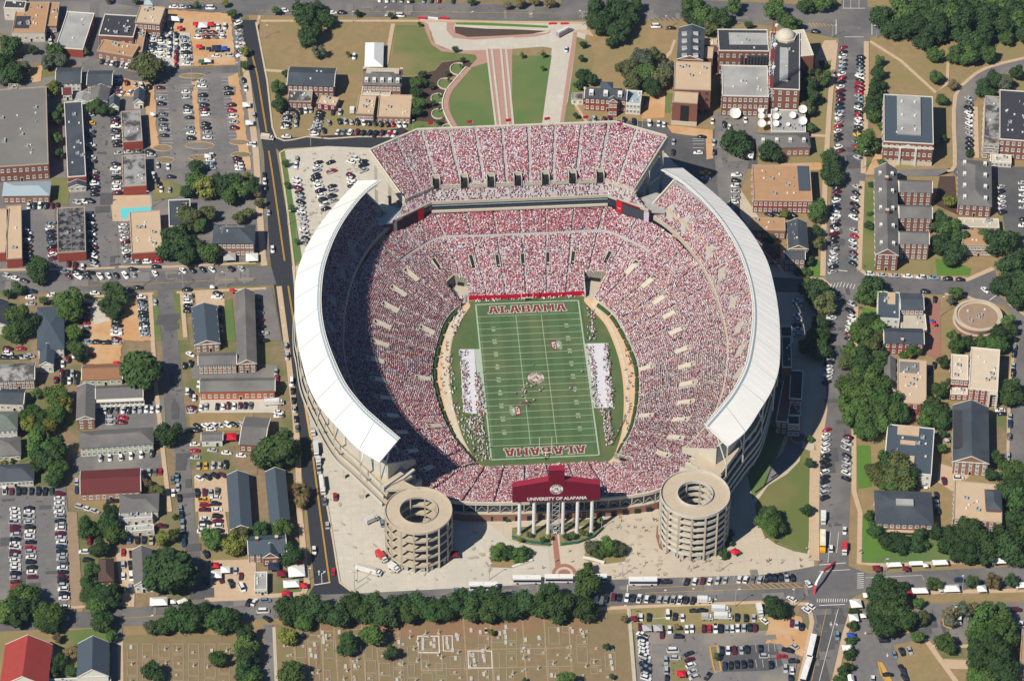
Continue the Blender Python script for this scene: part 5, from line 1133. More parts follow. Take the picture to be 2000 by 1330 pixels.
# ---- trees
leafm = M('leaves', (1.15,1.12,1),(.42,.50,.45),.9,.9, objcol=True, spec=.15)
def crown_mesh(seed, n=2600, flat=.82, kind='round'):
    r = np.random.default_rng(seed); nb = r.integers(13,20); B = []
    for i in range(nb):
        d = r.normal(size=3); d /= np.linalg.norm(d); rr = r.uniform(.35,.72); c = d*rr
        if kind == 'column': c *= np.array([.45,.45,1.5])
        else: c[2] *= flat
        B.append((c, r.uniform(.26,.44)))
    V = []; k = 0
    per = n//nb; allP = []; allN = []
    for c, s in B:
        m = int(per*(s/.35)**2); d = r.normal(size=(m, 3)); d /= np.linalg.norm(d, axis=1)[:, None]; rad = s*r.uniform(.72,1.12, m)
        lump = 1+.18*np.sin(d[:, 0]*9+seed)*np.sin(d[:, 1]*8)*np.sin(d[:, 2]*7+1)
        allP.append(c+d*(rad*lump)[:, None]); allN.append(d+np.array([0,0,.25])+r.normal(0,.32,(m, 3)))
    P = np.concatenate(allP); Nn = np.concatenate(allN); Nn /= np.linalg.norm(Nn, axis=1)[:, None]
    keep = np.ones(len(P), bool)
    for c, s in B: keep &= np.linalg.norm(P-c, axis=1) > s*.55
    P = P[keep]; Nn = Nn[keep]; m = len(P); a = np.cross(Nn, r.normal(size=(m, 3))); a /= np.linalg.norm(a, axis=1)[:, None]+1e-9; b = np.cross(Nn, a)
    s = r.uniform(.035,.075, m)[:, None]; q = np.stack([P-a*s-b*s*.7, P+a*s-b*s*.8, P+a*s*.8+b*s, P-a*s*.9+b*s*.8],1).reshape(-1,3)
    F = np.arange(4*m).reshape(-1,4); vv = [q]; ff = [F]; off = 4*m
    # inner masses keep the crown opaque in its middle
    for c, sr in B:
        nu, nv = 6,4; pts = [c+np.array([0,0, sr*.72])]
        for j in range(1, nv):
            for i in range(nu):
                th = math.pi*j/nv; ph = 2*math.pi*i/nu; pts.append(c+sr*.72*np.array([math.sin(th)*math.cos(ph), math.sin(th)*math.sin(ph), math.cos(th)]))
        pts.append(c-np.array([0,0, sr*.72])); f = []
        for i in range(nu): f.append((0,1+i, 1+(i+1) % nu, 0))
        f = []
        for j in range(nv-2):
            for i in range(nu): f.append((1+j*nu+i, 1+(j+1)*nu+i, 1+(j+1)*nu+(i+1) % nu, 1+j*nu+(i+1) % nu))
        f.append((1,2,3,4)); f.append((1,4,5,6))
        vv.append(np.array(pts)); ff.append(np.array(f)+off); off += len(pts)
    return npmesh('crown', np.concatenate(vv), np.concatenate(ff),[leafm])
CROWN = [crown_mesh(i+3) for i in range(7)]; CROWNS = [crown_mesh(40+i, 1300) for i in range(4)]; CROWNC = [crown_mesh(60+i, 1600, kind='column') for i in range(2)]
CROWNB = [crown_mesh(80+i, 6500) for i in range(4)]; CROWNL = [crown_mesh(90+i, 900) for i in range(3)]
def trunk_mesh(seed, hh=1.0):
    r = random.Random(seed); mb = MB(); mb.cyl(0,0,-.02,.55,.075, bark, 7,.05)
    for i in range(5):
        a = i*1.26+r.uniform(-.3,.3); mb.bar((0,0,.45+.03*i),(.42*math.cos(a),.42*math.sin(a),.95+r.uniform(0,.25)),.06, bark, .025)
    return mb.mesh('trunk')
TRUNK = [trunk_mesh(i) for i in range(4)]
KC = {'d': ((.046,.088,.032), 'dark green'), 'g': ((.078,.140,.040), 'green'), 'y': ((.18,.20,.045), 'yellow-green'), 'b': ((.19,.15,.08), 'brownish'), 'o': ((.115,.135,.052), 'olive green'), 'p': ((.11,.135,.09), 'greyish green')}
TREES = []
def T(desc, kind, pts, nm='tree', low=False, axis=0, col=False, loose=False):
    TREES.append((desc, kind, [(px(p[0], p[1])[0], px(p[0], p[1])[1], p[2]/_C[2]/4.4,(p[3] if len(p) > 3 else 1.0)) for p in pts], nm, low, axis, col, loose))
CS = 1.38
def plant_all():
    k = 0; allp = sorted([(p[1]+p[2]*12, p) for t in TREES for p in t[2]], key=lambda t: -t[0]); keepset = set(id(p) for _, p in allp[:296]); FV = []; FF = []; FC = []; TV = []; TF = []; fo = 0; to = 0
    for desc, kind, pts, nm, low, axis, col, loose in TREES:
        pts = sorted(pts, key=lambda p: p[axis]); full()
        far = [(i, p_) for i, p_ in enumerate(pts) if id(p_) not in keepset]
        for i, (x, y, Rm, asp) in far:
            c = KC[kind[i % len(kind)]][0]; zc = Rm*.75 if low else Rm*.95+1.6; p = W(x, y, zc); s = Rm*CS; me = CROWNL[k % 3] if loose else (CROWNB[k % 4] if Rm > 7.5 else CROWN[k % 7] if Rm > 3.2 else CROWNS[k % 4]); k += 1
            v = np.empty(len(me.vertices)*3, np.float32); me.vertices.foreach_get('co', v); v = v.reshape(-1,3)*np.array([s, s, s*.92]); an = random.uniform(0,6); v = np.stack([v[:, 0]*math.cos(an)-v[:, 1]*math.sin(an)+p.x, v[:, 0]*math.sin(an)+v[:, 1]*math.cos(an)+p.y, v[:, 2]+zc],1)
            f = np.empty(len(me.loops), np.int32); me.loops.foreach_get('vertex_index', f); f = f.reshape(-1,4)+fo; fo += len(v); FV.append(v); FF.append(f); q = random.uniform(.85,1.2); FC.append(np.tile(np.array(c)*q, (len(f),1))*rng.uniform(.6,1.15,(len(f),1)))
            tm = MB(); tm.bar((p.x, p.y, 0),(p.x, p.y, zc), Rm*.14+.15, bark); tv = np.array(tm.v); TV.append(tv); TF.append(np.array(tm.f)+to); to += len(tv)
        pts = [p_ for p_ in pts if id(p_) in keepset]
        for i, (x, y, Rm, asp) in enumerate(pts):
            kd = kind[i % len(kind)]; c, word = KC[kd]; zc = (Rm*.75 if low else Rm*.95+1.6)*(1.25 if col else 1)
            p = W(x, y, zc); sz = 'small' if Rm < 3.4 else ('large' if Rm > 7 else '')
            way = ('from the left', 'from the top')[axis]
            lb = ('%s %s %s%s %s' % (sz, word, 'round ' if low else '', nm, desc)).strip() if len(pts) == 1 else ('%s %s%s %s, %s %s' % (word, 'clipped ' if low else '', nm, desc, ordn(i), way))
            o = empty('tree' if nm in ('tree', 'pine tree', 'cedar') else nm.replace(' ', '_'),(p.x, p.y, 0), random.uniform(0,6.28), ' '.join(lb.split()), nm, None if len(pts) == 1 else nm+'s '+desc)
            tr = bpy.data.objects.new('trunk', TRUNK[k % 4]); tr.scale = (Rm*.9, Rm*.9, zc); link(tr, o)
            me = CROWNC[k % 2] if col else CROWNL[k % 3] if loose else (CROWNB[k % 4] if Rm > 7.5 else CROWN[k % 7] if Rm > 3.2 else CROWNS[k % 4])
            cr = bpy.data.objects.new('crown', me); cr.location = (0,0, zc); s = Rm*CS; cr.scale = (s*asp, s, s*(.85 if low else .92)); cr.rotation_euler = (0,0, random.uniform(0,6))
            v = random.uniform(.72,1.38)
            cr.color = (c[0]*v*random.uniform(.9,1.15), c[1]*v, c[2]*v*random.uniform(.85,1.1),1); link(cr, o); k += 1

    o = link(bpy.data.objects.new('far_trees', None)); tag(o, 'many leafy trees standing among the farther houses, lots and campus lawns', 'trees', kind='stuff')
    q = link(bpy.data.objects.new('crowns', npmesh('crowns', np.concatenate(FV), np.concatenate(FF),[attr_mat('far_leaves', rough=.9)], np.concatenate(FC))), o); q['kind'] = 'stuff'
    q = link(bpy.data.objects.new('trunks', npmesh('trunks', np.concatenate(TV), np.concatenate(TF),[bark])), o); q['kind'] = 'stuff'

# ---- vehicles
paint = M('car_paint', (1,1,1),(.97,.97,.97),1,.28, objcol=True, spec=.6); tyre = M('tyre', (.015,.015,.016), None, 2,.9)
def car_shape(L, Wd, H, hood, rear, cab0, cab1, pick=False):
    mb = MB(); w2 = Wd/2; zb = .28; zs = H*.58
    prof = [(-L/2, zb, zs*.88),(-L/2+.25, zb-.03, zs),(cab0, zb-.05, zs*1.02),(cab1, zb-.05, zs*1.0),(L/2-.5, zb-.03, zs*.88),(L/2, zb, zs*.62)]
    ww = [.86,.97,1,1,.95,.8]
    vs = [];
    for (x, z0, z1), k in zip(prof, ww): vs += [(x, -w2*k, z0),(x, w2*k, z0),(x, w2*k*.96, z1),(x, -w2*k*.96, z1)]
    fs = []
    for i in range(5):
        a = 4*i; b = a+4
        fs += [(a, b, b+3, a+3),(b+1, a+1, a+2, b+2),(a+3, b+3, b+2, a+2)]
    fs += [(0,3,2,1),(20,21,22,23)]; mb.add(vs, fs, paint)
    x0, x1 = cab0, cab1; i0 = .55 if not pick else .15; i1 = .75
    a = [(x0,-w2*.92, zs),(x1,-w2*.92, zs),(x1, w2*.92, zs),(x0, w2*.92, zs),(x0+i0,-w2*.72, H),(x1-i1,-w2*.72, H),(x1-i1, w2*.72, H),(x0+i0, w2*.72, H)]
    gl = MB(); gl.add(a, [(0,1,5,4),(1,2,6,5),(2,3,7,6),(3,0,4,7)], glass); mb.add([(p[0], p[1], H+.02) for p in a[4:]],[(0,1,2,3)], paint)
    if pick: mb.box(-L/2+.15,-w2*.8, zs*1.02, cab0-.1, w2*.8, zs*1.03, darkm)
    wh = MB()
    for sx in (-L/2+.85, L/2-.85):
        for sy in (-1,1):
            n = 8; c = [(sx+.33*math.cos(2*math.pi*i/n), sy*(w2-.02),.33+.33*math.sin(2*math.pi*i/n)) for i in range(n)]; c2 = [(p[0], sy*(w2-.22), p[2]) for p in c]
            wh.add(c+c2,[(i, (i+1) % n, n+(i+1) % n, n+i) for i in range(n)]+[tuple(range(n))], tyre)
    return mb, gl, wh
SHP = {'sedan': car_shape(4.8,1.84,1.45,1,1,-1.75,1.15), 'suv': car_shape(4.8,1.95,1.80,1,0,-2.2,1.3), 'pickup truck': car_shape(5.6,2.0,1.85,1,0,-.6,1.6, True), 'van': car_shape(5.5,2.05,2.15,1,0,-2.6,2.1)}
CM = {k: [b.mesh(n) for b, n in zip(v, ('body', 'windows', 'wheels'))] for k, v in SHP.items()}
CC = {'w': ((.78,.78,.78), 'white'), 'k': ((.014,.015,.021), 'black'), 'g': ((.42,.43,.45), 'silver'), 's': ((.14,.145,.155), 'dark grey'), 'b': ((.02,.045,.10), 'dark blue'), 'l': ((.19,.26,.34), 'light blue'), 'r': ((.46,.012,.03), 'red'), 'm': ((.13,.008,.025), 'maroon'), 'y': ((.75,.42,.02), 'yellow'), 't': ((.42,.35,.24), 'tan'), 'n': ((.03,.08,.06), 'dark green'), 'u': ((.02,.10,.38), 'blue')}
CARS = []
def row(desc, x0, y0, x1, y1, s, hd=None, typ=None, jit=.25):
    n = len(s); a = Vector(px(x0, y0)); b = Vector(px(x1, y1))
    if hd is None: hd = (1,0) if abs(y1-y0) > abs(x1-x0) else (0,1)
    for i, ch in enumerate(s):
        if ch == '.': continue
        t = i/(n-1) if n > 1 else 0; q = a.lerp(b, t); sv = tuple(_C); full(); p = W(q.x, q.y, .6); p.z = 0; p2 = W(q.x+hd[0]*5, q.y+hd[1]*5,.6); _C[:] = list(sv)
        d = p2-p; an = math.atan2(d.y, d.x)+random.gauss(0,.03)+(math.pi if random.random() < .3 else 0)
        p += Vector((random.uniform(-jit, jit), random.uniform(-jit, jit),0))
        ty = typ or random.choices(('sedan', 'suv', 'pickup truck'),(.5,.38,.12))[0]
        if ch.isupper() and typ is None: ty = 'van'
        CARS.append(dict(p=p, a=an, c=ch.lower(), d=desc, py=q.y, q=(q.x, q.y), ty=ty, w='top' if abs(y1-y0) > abs(x1-x0) else 'left', i=i, z=0))
LOTZ = .0
def build_cars():
    # ordinals inside each row
    by = {}
    for c in CARS: by.setdefault(c['d'],[]).append(c)
    for d, L in by.items():
        L.sort(key=lambda c: c['q'][1] if c['w'] == 'top' else c['q'][0])
        for i, c in enumerate(L): c['o'] = i; c['n'] = len(L)
    CARS.sort(key=lambda c: -c['py']); ind = CARS[:298]; rest = CARS[298:]
    zb = .2
    for c in ind:
        col, wd = CC[c['c']]; v = random.uniform(.85,1.15) if c['c'] not in 'wy' else random.uniform(.9,1.03)
        lb = '%s %s %s' % (wd, c['ty'], c['d']) if c['n'] == 1 else '%s %s, %s from the %s %s' % (wd, c['ty'], ordn(c['o']), c['w'], c['d'])
        o = empty('car' if c['ty'] in ('sedan', 'suv') else c['ty'].replace(' ', '_'),(c['p'].x, c['p'].y, zb), c['a'], lb, 'van' if c['ty'] == 'van' else 'pickup truck' if c['ty'] == 'pickup truck' else 'car', 'cars '+c['d'] if c['n'] > 1 else None)
        for me, nm in zip(CM[c['ty']],('body', 'windows', 'wheels')):
            q = bpy.data.objects.new(nm, me); link(q, o)
            if nm == 'body': q.color = (col[0]*v, col[1]*v, col[2]*v, 1)
    Vs = []; Fq = []; Cq = []; off = 0
    cache = {}
    for k, parts in SHP.items():
        v = []; f = []; mk = []
        for j, b in enumerate(parts):
            o_ = len(v); v += b.v
            for fc in b.f:
                fc = [x+o_ for x in fc]
                if len(fc) == 4: f.append(fc); mk.append(j)
                elif len(fc) == 8: f.append(fc[:4]); f.append([fc[0], fc[3], fc[4], fc[5]]); f.append([fc[0], fc[5], fc[6], fc[7]]); mk += [j]*3
        cache[k] = (np.array(v, float), np.array(f), np.array(mk))
    for c in rest:
        v, f, mk = cache[c['ty']]; ca, sa = math.cos(c['a']), math.sin(c['a']); V = v.copy(); V[:, 0] = v[:, 0]*ca-v[:, 1]*sa+c['p'].x; V[:, 1] = v[:, 0]*sa+v[:, 1]*ca+c['p'].y; V[:, 2] += zb
        col = np.array(CC[c['c']][0])*random.uniform(.85,1.1); tb = np.array([col, (.02,.035,.05),(.015,.015,.016)]); Vs.append(V); Fq.append(f+off); Cq.append(tb[mk]); off += len(V)
    if rest:
        me = npmesh('parked_cars', np.concatenate(Vs), np.concatenate(Fq),[attr_mat('far_car_paint', rough=.3, spec=.5)], np.concatenate(Cq).clip(0,.9))
        o = link(bpy.data.objects.new('parked_cars', me)); tag(o, 'many parked cars of all colours filling the farther lots and kerbs', 'parked cars', kind='stuff')
    print('CARS', len(CARS))

def bus(desc, x, y, hd, L=12.5, body=(.78,.78,.78), stripe=True, front=None):
    p = W(x, y, 1.7); p.z = 0; q = W(x+hd[0]*5, y+hd[1]*5,1.7); d = q-p; a = math.atan2(d.y, d.x)
    o = empty('bus', (p.x, p.y, .12), a, desc, 'bus'); m = M('bus_body_%d' % int(sum(body)*1000), body, tuple(v*.93 for v in body),.5,.35, spec=.5)
    mb = MB(); mb.box(-L/2,-1.25,.35, L/2,1.25,1.3, m); mb.box(-L/2,-1.25,2.65, L/2,1.25,3.4, m); mb.box(-L/2,-1.22,1.3,-L/2+.4,1.22,2.65, m)
    mb.box(-L*.2,-.8,3.4,0,.8,3.58, m); mb.build('body', o)
    g = MB(); g.box(-L/2+.4,-1.23,1.3, L/2-.02,1.23,2.65, coachw); g.build('windows', o)
    if front: f = MB(); f.box(L/2,-1.2,.4, L/2+2.2,1.2,1.9, MATS[front]); f.box(-L/2+.5,-.9,3.4, L/2-2,.9,3.44, whitem); f.build('hood', o)
    for sx in (-L/2+2.2, L/2-2.2): w_ = MB(); [w_.box(sx-.45, s*1.27-.05,0, sx+.45, s*1.27+.05,.9, tyre) for s in (-1,1)]; w_.build('wheels', o)
    return o
def truck(desc, x, y, hd, L=7, box=(.75,.75,.75), cab=(.75,.75,.75), H=3.0, extra=None):
    p = W(x, y, 1.5); p.z = 0; q = W(x+hd[0]*5, y+hd[1]*5,1.5); d = q-p; a = math.atan2(d.y, d.x)
    o = empty('truck', (p.x, p.y, .12), a, desc, 'truck'); mbx = M('truck_%d_%d_%d' % tuple(int(v*99) for v in box), box, None, .5,.4); mc = M('truck_%d_%d_%d' % tuple(int(v*99) for v in cab), cab, None, .5,.4)
    mb = MB(); mb.box(-L/2,-1.15,.7, L/2-2.0,1.15, H, mbx); mb.build('box', o)
    mb = MB(); mb.box(L/2-1.9,-1.05,.5, L/2,1.05,1.5, mc); mb.box(L/2-1.9,-1.0,2.1, L/2-.7,1.0,2.2, mc); mb.build('cab', o)
    mb = MB(); mb.box(L/2-1.85,-.98,1.5, L/2-.5,.98,2.1, glass); mb.build('windscreen', o)
    mb = MB(); [mb.box(sx-.4, s*1.1-.08,0, sx+.4, s*1.1+.08,.8, tyre) for sx in (-L/2+1.2, L/2-1.0) for s in (-1,1)]; mb.build('wheels', o)
    if extra: mb = MB(); mb.box(-L/2+.4,-.7, H, L/2-2.4,.7, H+.5, M('truck_%d_%d_%d' % tuple(int(v*99) for v in extra), extra)); mb.build('rack', o)
    return o
def tent(desc, A, B_, C_, h=2.6, m=None, rise=1.2, gable=True, cat='tent'):
    m = m or M('tent_white', (.80,.80,.79),(.74,.74,.74),.6,.6); a = W(*A, h); b = W(*B_, h); c = W(*C_, h); u = (b-a); u.z = 0; w_ = u.length; u.normalize(); v = Vector((-u.y, u.x, 0)); d = (c-a).dot(v)
    if d < 0: v = -v; d = -d
    o = empty('tent', (a.x, a.y, 0), math.atan2(u.y, u.x), desc, cat); s = 1 if u.cross(v).z > 0 else -1; g = lambda x, y, z: (x, s*y, z)
    mb = MB(); P = [g(0,0, h), g(w_, 0, h), g(w_, d, h), g(0, d, h)]
    if gable and w_ > d*1.3: r0, r1 = g(d*.35, d/2, h+rise), g(w_-d*.35, d/2, h+rise); fs = [(0,1,5,4),(1,2,5),(2,3,4,5),(3,0,4)]
    elif gable and d > w_*1.3: r0, r1 = g(w_/2, w_*.35, h+rise), g(w_/2, d-w_*.35, h+rise); fs = [(0,1,4),(1,2,5,4),(2,3,5),(3,0,4,5)]
    else: r0 = r1 = g(w_/2, d/2, h+rise); fs = [(0,1,4),(1,2,4),(2,3,4),(3,0,4)]
    mb.add(P+[r0, r1], fs, m)
    for i in range(4):
        p, q = P[i], P[(i+1) % 4]; mb.quad(p, q, (q[0], q[1], h-.35),(p[0], p[1], h-.35), m)
    mb.build('canopy', o)
    for p in P: mb = MB(); mb.bar((p[0]*.98+.02, p[1]*.98,0),(p[0]*.98+.02, p[1]*.98, h-.3),.1, steel); mb.build('leg', o)
    return o
TC = {'r': M('tent_red', (.62,.012,.035),(.52,.01,.03),.8,.6), 'w': M('tent_white', (.80,.80,.79),(.74,.74,.74),.6,.6), 'k': M('tent_navy', (.02,.03,.07), None, 1), 'u': M('tent_blue', (.03,.09,.45), None, 1), 'm': M('tent_maroon', (.17,.01,.03), None, 1), 'n': M('tent_green', (.03,.14,.10), None, 1), 'p': M('tent_grey', (.45,.45,.46), None, 1)}
def canopy(desc, x, y, c='r', s=3.2, ang=0.0):
    p = W(x, y, 2.8); o = empty('canopy_tent', (p.x, p.y, 0), ang, desc, 'canopy tent'); mb = MB(); h = s/2
    mb.add([(-h, -h, 2.3),(h, -h, 2.3),(h, h, 2.3),(-h, h, 2.3),(0,0,3.2)],[(0,1,4),(1,2,4),(2,3,4),(3,0,4)], TC[c]); mb.build('cover', o)
    for a, b in ((-h, -h),(h, -h),(h, h),(-h, h)): mb = MB(); mb.bar((a*.95, b*.95,0),(a*.95, b*.95,2.3),.07, steel); mb.build('leg', o)
    return o
def lamp(desc, x, y, H=10, arm=(2.0,0), base_z=0):
    p = W(x, y, 0); o = empty('street_lamp', (p.x, p.y, base_z),0, desc, 'street lamp', 'street lamps')
    mb = MB(); mb.cyl(0,0,0, H, .16, steel, 6,.10); mb.bar((0,0, H-.1),(arm[0], arm[1], H+.3),.12, steel); mb.build('pole', o); mb = MB(); mb.box(arm[0]-.5, arm[1]-.2, H+.2, arm[0]+.5, arm[1]+.2, H+.42, whitem); mb.build('lamp_head', o); return o
# ---- people
def person_mesh(name, J, Rr, E_):
    me = bpy.data.meshes.new(name); me.from_pydata(J, E_, []); o = bpy.data.objects.new(name, me); COL.objects.link(o)
    sk = o.modifiers.new('s', 'SKIN'); sv = me.skin_vertices[0].data
    for i, r in enumerate(Rr): sv[i].radius = (r, r)
    sv[0].use_root = True
    bpy.context.view_layer.update(); dg = bpy.context.evaluated_depsgraph_get(); m2 = bpy.data.meshes.new_from_object(o.evaluated_get(dg)); bpy.data.objects.remove(o)
    skin = M('skin', (.48,.28,.19), None, 2,.7); pants = M('trousers', (.30,.27,.24),(.10,.11,.15),.05,.9); shirt = M('shirt', (1,1,1),(.95,.95,.95),2,.85, objcol=True); hair = M('hair', (.05,.03,.02), None, 2)
    for m in (skin, shirt, pants, hair, tyre): m2.materials.append(m)
    for p in m2.polygons:
        c = p.center; z = c.z
        p.material_index = 4 if z < .09 else 2 if z < .86 and abs(c.x) < .3 else 1 if z < 1.42 and z > .86 and (math.hypot(c.x, c.y) < .3) else 3 if z > 1.66 else 0
    m2.name = name; return m2
def pose(kind):
    s = {'stand': (0,0,.05,0,0), 'walk': (.28,-.25,.2,-.2,.03), 'crouch': (.25,-.1,.35,.3,.18)}[kind]; f0, f1, h0, h1, ln = s; dz = -.18 if kind == 'crouch' else 0
    J = [(0,0,.95+dz),(0, ln*.5,1.2+dz),(0, ln, 1.42+dz),(0, ln*1.2,1.52+dz),(0, ln*1.3+.02,1.66+dz*1.1),(0, ln*1.3+.02,1.76+dz*1.1),
         (-.1,0,.88+dz),(-.12, f0*.6+(.12 if dz else 0),.48+dz*.4),(-.12, f0-.05,.08),(-.12, f0+.12,.05),(.1,0,.88+dz),(.12, f1*.5+(.15 if dz else 0),.48+dz*.4),(.12, f1-.05,.08),(.12, f1+.12,.05),
         (-.2, ln, 1.4+dz),(-.27, ln+h1*.4,1.13+dz),(-.27, ln+h1+.08,.88+dz),(.2, ln, 1.4+dz),(.27, ln+h0*.4,1.13+dz),(.27, ln+h0+.08,.88+dz)]
    Rr = [.15,.155,.13,.06,.10,.085,.10,.068,.045,.035,.10,.068,.045,.035,.07,.045,.035,.07,.045,.035]
    E_ = [(0,1),(1,2),(2,3),(3,4),(4,5),(0,6),(6,7),(7,8),(8,9),(0,10),(10,11),(11,12),(12,13),(2,14),(14,15),(15,16),(2,17),(17,18),(18,19)]
    return person_mesh('person', J, Rr, E_)
PM = {k: pose(k) for k in ('stand', 'walk', 'crouch')}
PC = {'w': ((.8,.8,.8), 'white'), 'm': ((.30,.01,.05), 'crimson'), 'r': ((.6,.02,.04), 'red'), 'k': ((.015,.015,.02), 'black'), 'n': ((.02,.03,.12), 'navy'), 'g': ((.4,.4,.42), 'grey'), 'o': ((.7,.25,.05), 'orange'), 'y': ((.75,.6,.2), 'yellow'), 't': ((.5,.38,.25), 'tan')}
def people(desc, pts, cols, poses=('stand', 'walk'), grp=None, z=.2, axis=0, scale=1.12):
    L = []
    for i, p in enumerate(pts): L.append((px(*p)+(cols[i % len(cols)],)))
    L.sort(key=lambda t: t[axis]); sv = tuple(_C); full()
    for i, (x, y, c) in enumerate(L):
        p = W(x, y, z); v = PC[c]; ps = random.choice(poses); wd = {'stand': 'standing', 'walk': 'walking', 'crouch': 'crouching'}[ps]
        lb = 'person in %s shirt %s %s' % (v[1], wd, desc)+('' if len(L) == 1 else ', %s from the %s' % (ordn(i),('left', 'top')[axis]))
        o = bpy.data.objects.new('person', PM[ps]); o.location = p; o.rotation_euler = (0,0, random.uniform(0,6.28)); o.scale = (scale, scale, scale*.95); o.color = (*v[0],1); link(o); tag(o, lb, 'person', grp or 'people '+desc)
    _C[:] = list(sv)
def scat(n, poly, seed=0):
    r = random.Random(seed); xs = [p[0] for p in poly]; ys = [p[1] for p in poly]; out = []
    while len(out) < n:
        p = (r.uniform(min(xs), max(xs)), r.uniform(min(ys), max(ys)))
        if inside(p, poly): out.append(p)
    return out
# ================================================================ BUILDINGS (eave corners: front left, front right, back left; height)
at('11')
r = Bd('orange gravel roofed commercial block with a pale front at the top left corner', 'shop building', (90,255),(345,270),(115,15),6, rm=orroof, wm=stuccom, nx=6, vents=9); patch(r, .05,.15,.5,.55,5.55, dkroof, .05); wing(r, (350,200),(440,205),(362,20),5, rm=orroof, wm=brick, vents=2)
r = Bd('small black roofed shop with a cream wall at the far top left', 'shop building', (28,62),(192,68),(40,3),8, rm=dkroof, wm=stuccom, nx=3)
r = Bd('long pale grey flat roofed hall with a red brick front in the upper left', 'hall', (430,372),(634,424),(458,85),5.5, rm=whroof, wm=brick3, nx=0, vents=4)
r = Bd('brick shop block with black flat roof and lower orange front roof', 'shop building', (768,275),(1040,290),(780,108),7, rm=dkroof, nx=5, vents=8, wm=brick); wing(r, (755,395),(1034,442),(768,300),6, rm=orroof, wm=brick2, nx=5, vents=3)
r = Bd('square tan roofed brick building beside the tailgating lot', 'shop building', (1050,175),(1246,190),(1066,40),9, rm=tanroof, fl=2, nx=6, vents=2); wing(r, (1040,402),(1108,408),(1060,205),4.5, rm=orroof, vents=3); wing(r, (1120,40),(1195,42),(1135,0),10.5, 'hx', bluroof, stuccom)
r = Bd('dark slate roofed white house north of the long slate roof, left of its twin', 'house', (428,655),(634,652),(440,530),5.5, 'gx', slate, whwall, 2,5,2)
r = Bd('dark slate roofed house with a brick and white front, right of its twin', 'house', (672,668),(876,668),(676,552),5.5, 'gx', slate, brick, 2,6,2)
r = Bd('grey green roofed gabled cottage below the twin slate houses', 'house', (690,795),(838,800),(692,680),4, 'gy', slate2, whwall, 1,3,3)
r = Bd('small white roofed shed between the slate houses', 'shed', (578,792),(690,800),(575,722),4, 'gy', whroof, whwall, 1,2,2, rise=1.4)
r = Bd('small maroon roofed shed left of the white shed', 'shed', (484,742),(566,738),(490,690),4, 'gx', maroonroof, whwall, 1,3,1)
r = Bd('little blue slate cottage with a white gable above the tar roof', 'house', (845,842),(930,846),(846,762),4, 'gy', slate3, whwall, 1,2,2)
r = Bd('little teal roofed cottage beside the big lot', 'house', (1036,805),(1122,815),(1032,706),4, 'gy', slate3, whwall, 1,2,2)
r = Bd('huge grey membrane roofed hall at the left edge', 'hall', (-60,1305),(378,1274),(-60,702),10, rm=greyroof, wm=brick, fl=2, nx=9, vents=9); wing(r, (60,690),(135,690),(62,655),10.5, rm=greyroof, wm=greyroof)
r = Bd('long low tar roofed apartment block with a stained pale patch and red end', 'apartment block', (958,1108),(1112,1105),(926,872),6, rm=stainroof, wm=brick3, nx=0, ny=8, vents=3)
full()
r = Bd('very long slate roofed apartment row with a red brick end', 'apartment block', (132,346),(168,344),(122,200),6, rm=slate, wm=brick3, nx=0, ny=14, vents=9); wing(r, (133,368),(169,366),(132,357),3, 'gy', slate, stuccom)
r = Bd('pale stained flat roofed apartment block above the swimming pool terrace', 'apartment block', (240,364),(286,363),(235,304),6, rm=stainroof, wm=brick3, nx=0, ny=5, vents=3)
at('21')
r = Bd('pale blue metal roofed long building at the left edge', 'building', (15,202),(388,198),(15,90),5.5, 'hx', bluroof, brick2,1,8,2, rise=2)
r = Bd('tan flat roofed apartment block with a red end, second from the left edge', 'apartment block', (50,690),(172,686),(28,278),6, rm=tanroof, wm=brick3, nx=0, ny=10, vents=4)
r = Bd('tan flat roofed apartment block cut by the left edge', 'apartment block', (-70,640),(42,645),(-70,300),6, rm=tanroof, wm=brick3, nx=0, ny=6, vents=1)
r = Bd('black tar roofed apartment block with white stains and a red end', 'apartment block', (450,642),(670,636),(430,295),6, rm=mossroof, wm=brick3, nx=0, ny=9, vents=3); patch(r, .49,0.01,.51,.99,5.5, brownroof, .3, 'ridge_cap')
r = Bd('tan roofed apartment block beside the turquoise swimming pool', 'apartment block', (1025,645),(1266,640),(992,325),6, rm=tanroof, wm=brick3, nx=0, ny=9, vents=12)
r = Bd('slate roofed building half hidden under trees right of the pool block', 'building', (1318,436),(1490,436),(1300,230),5, rm=slate, wm=brick, nx=4)
r = Bd('large dark slate mansion with a brick front and white shutters', 'mansion', (1655,572),(1985,572),(1645,424),8.5, 'hx', slate, brick2,2,9,4, rise=3.5, vents=4); patch(r, .2,.35,.75,.75,10.4, slate2,.5)
full()
r = Bd('blue slate gabled house beside the parking court on the middle street', 'house', (379,675),(431,671),(373,600),5, 'gy', slate3, brick2,2,4,5)
r = Bd('L shaped dark shingle motel block with a brick walkway front', 'motel', (463,712),(502,712),(452,571),6, 'gy', slate2, brick2,2,3,10); wing(r, (386,714),(463,712),(383,690),6, 'gx', slate2, brick2,2,8,1)
r = Bd('dark roofed row with orange brick doors facing a line of cars', 'apartment block', (389,766),(538,764),(391,739),5.5, 'gx', slate2, M('orange_brick', (.50,.14,.06)),1,12,2)
at('31')
r = Bd('brown shingle roofed pale green hut left of the big round tree', 'hut', (632,306),(955,296),(632,186),4, 'gx', brownroof, greenwall, 1,6,2)
r = Bd('grey L shaped motel with white balconies around its parking court', 'motel', (740,452),(1116,436),(735,350),6.5, 'gx', slate2, whwall, 2,12,1); wing(r, (590,614),(738,612),(590,352),6.5, 'gy', slate2, brick2,2,2,5)
o_, (g_, W0_, D0_, a_) = r
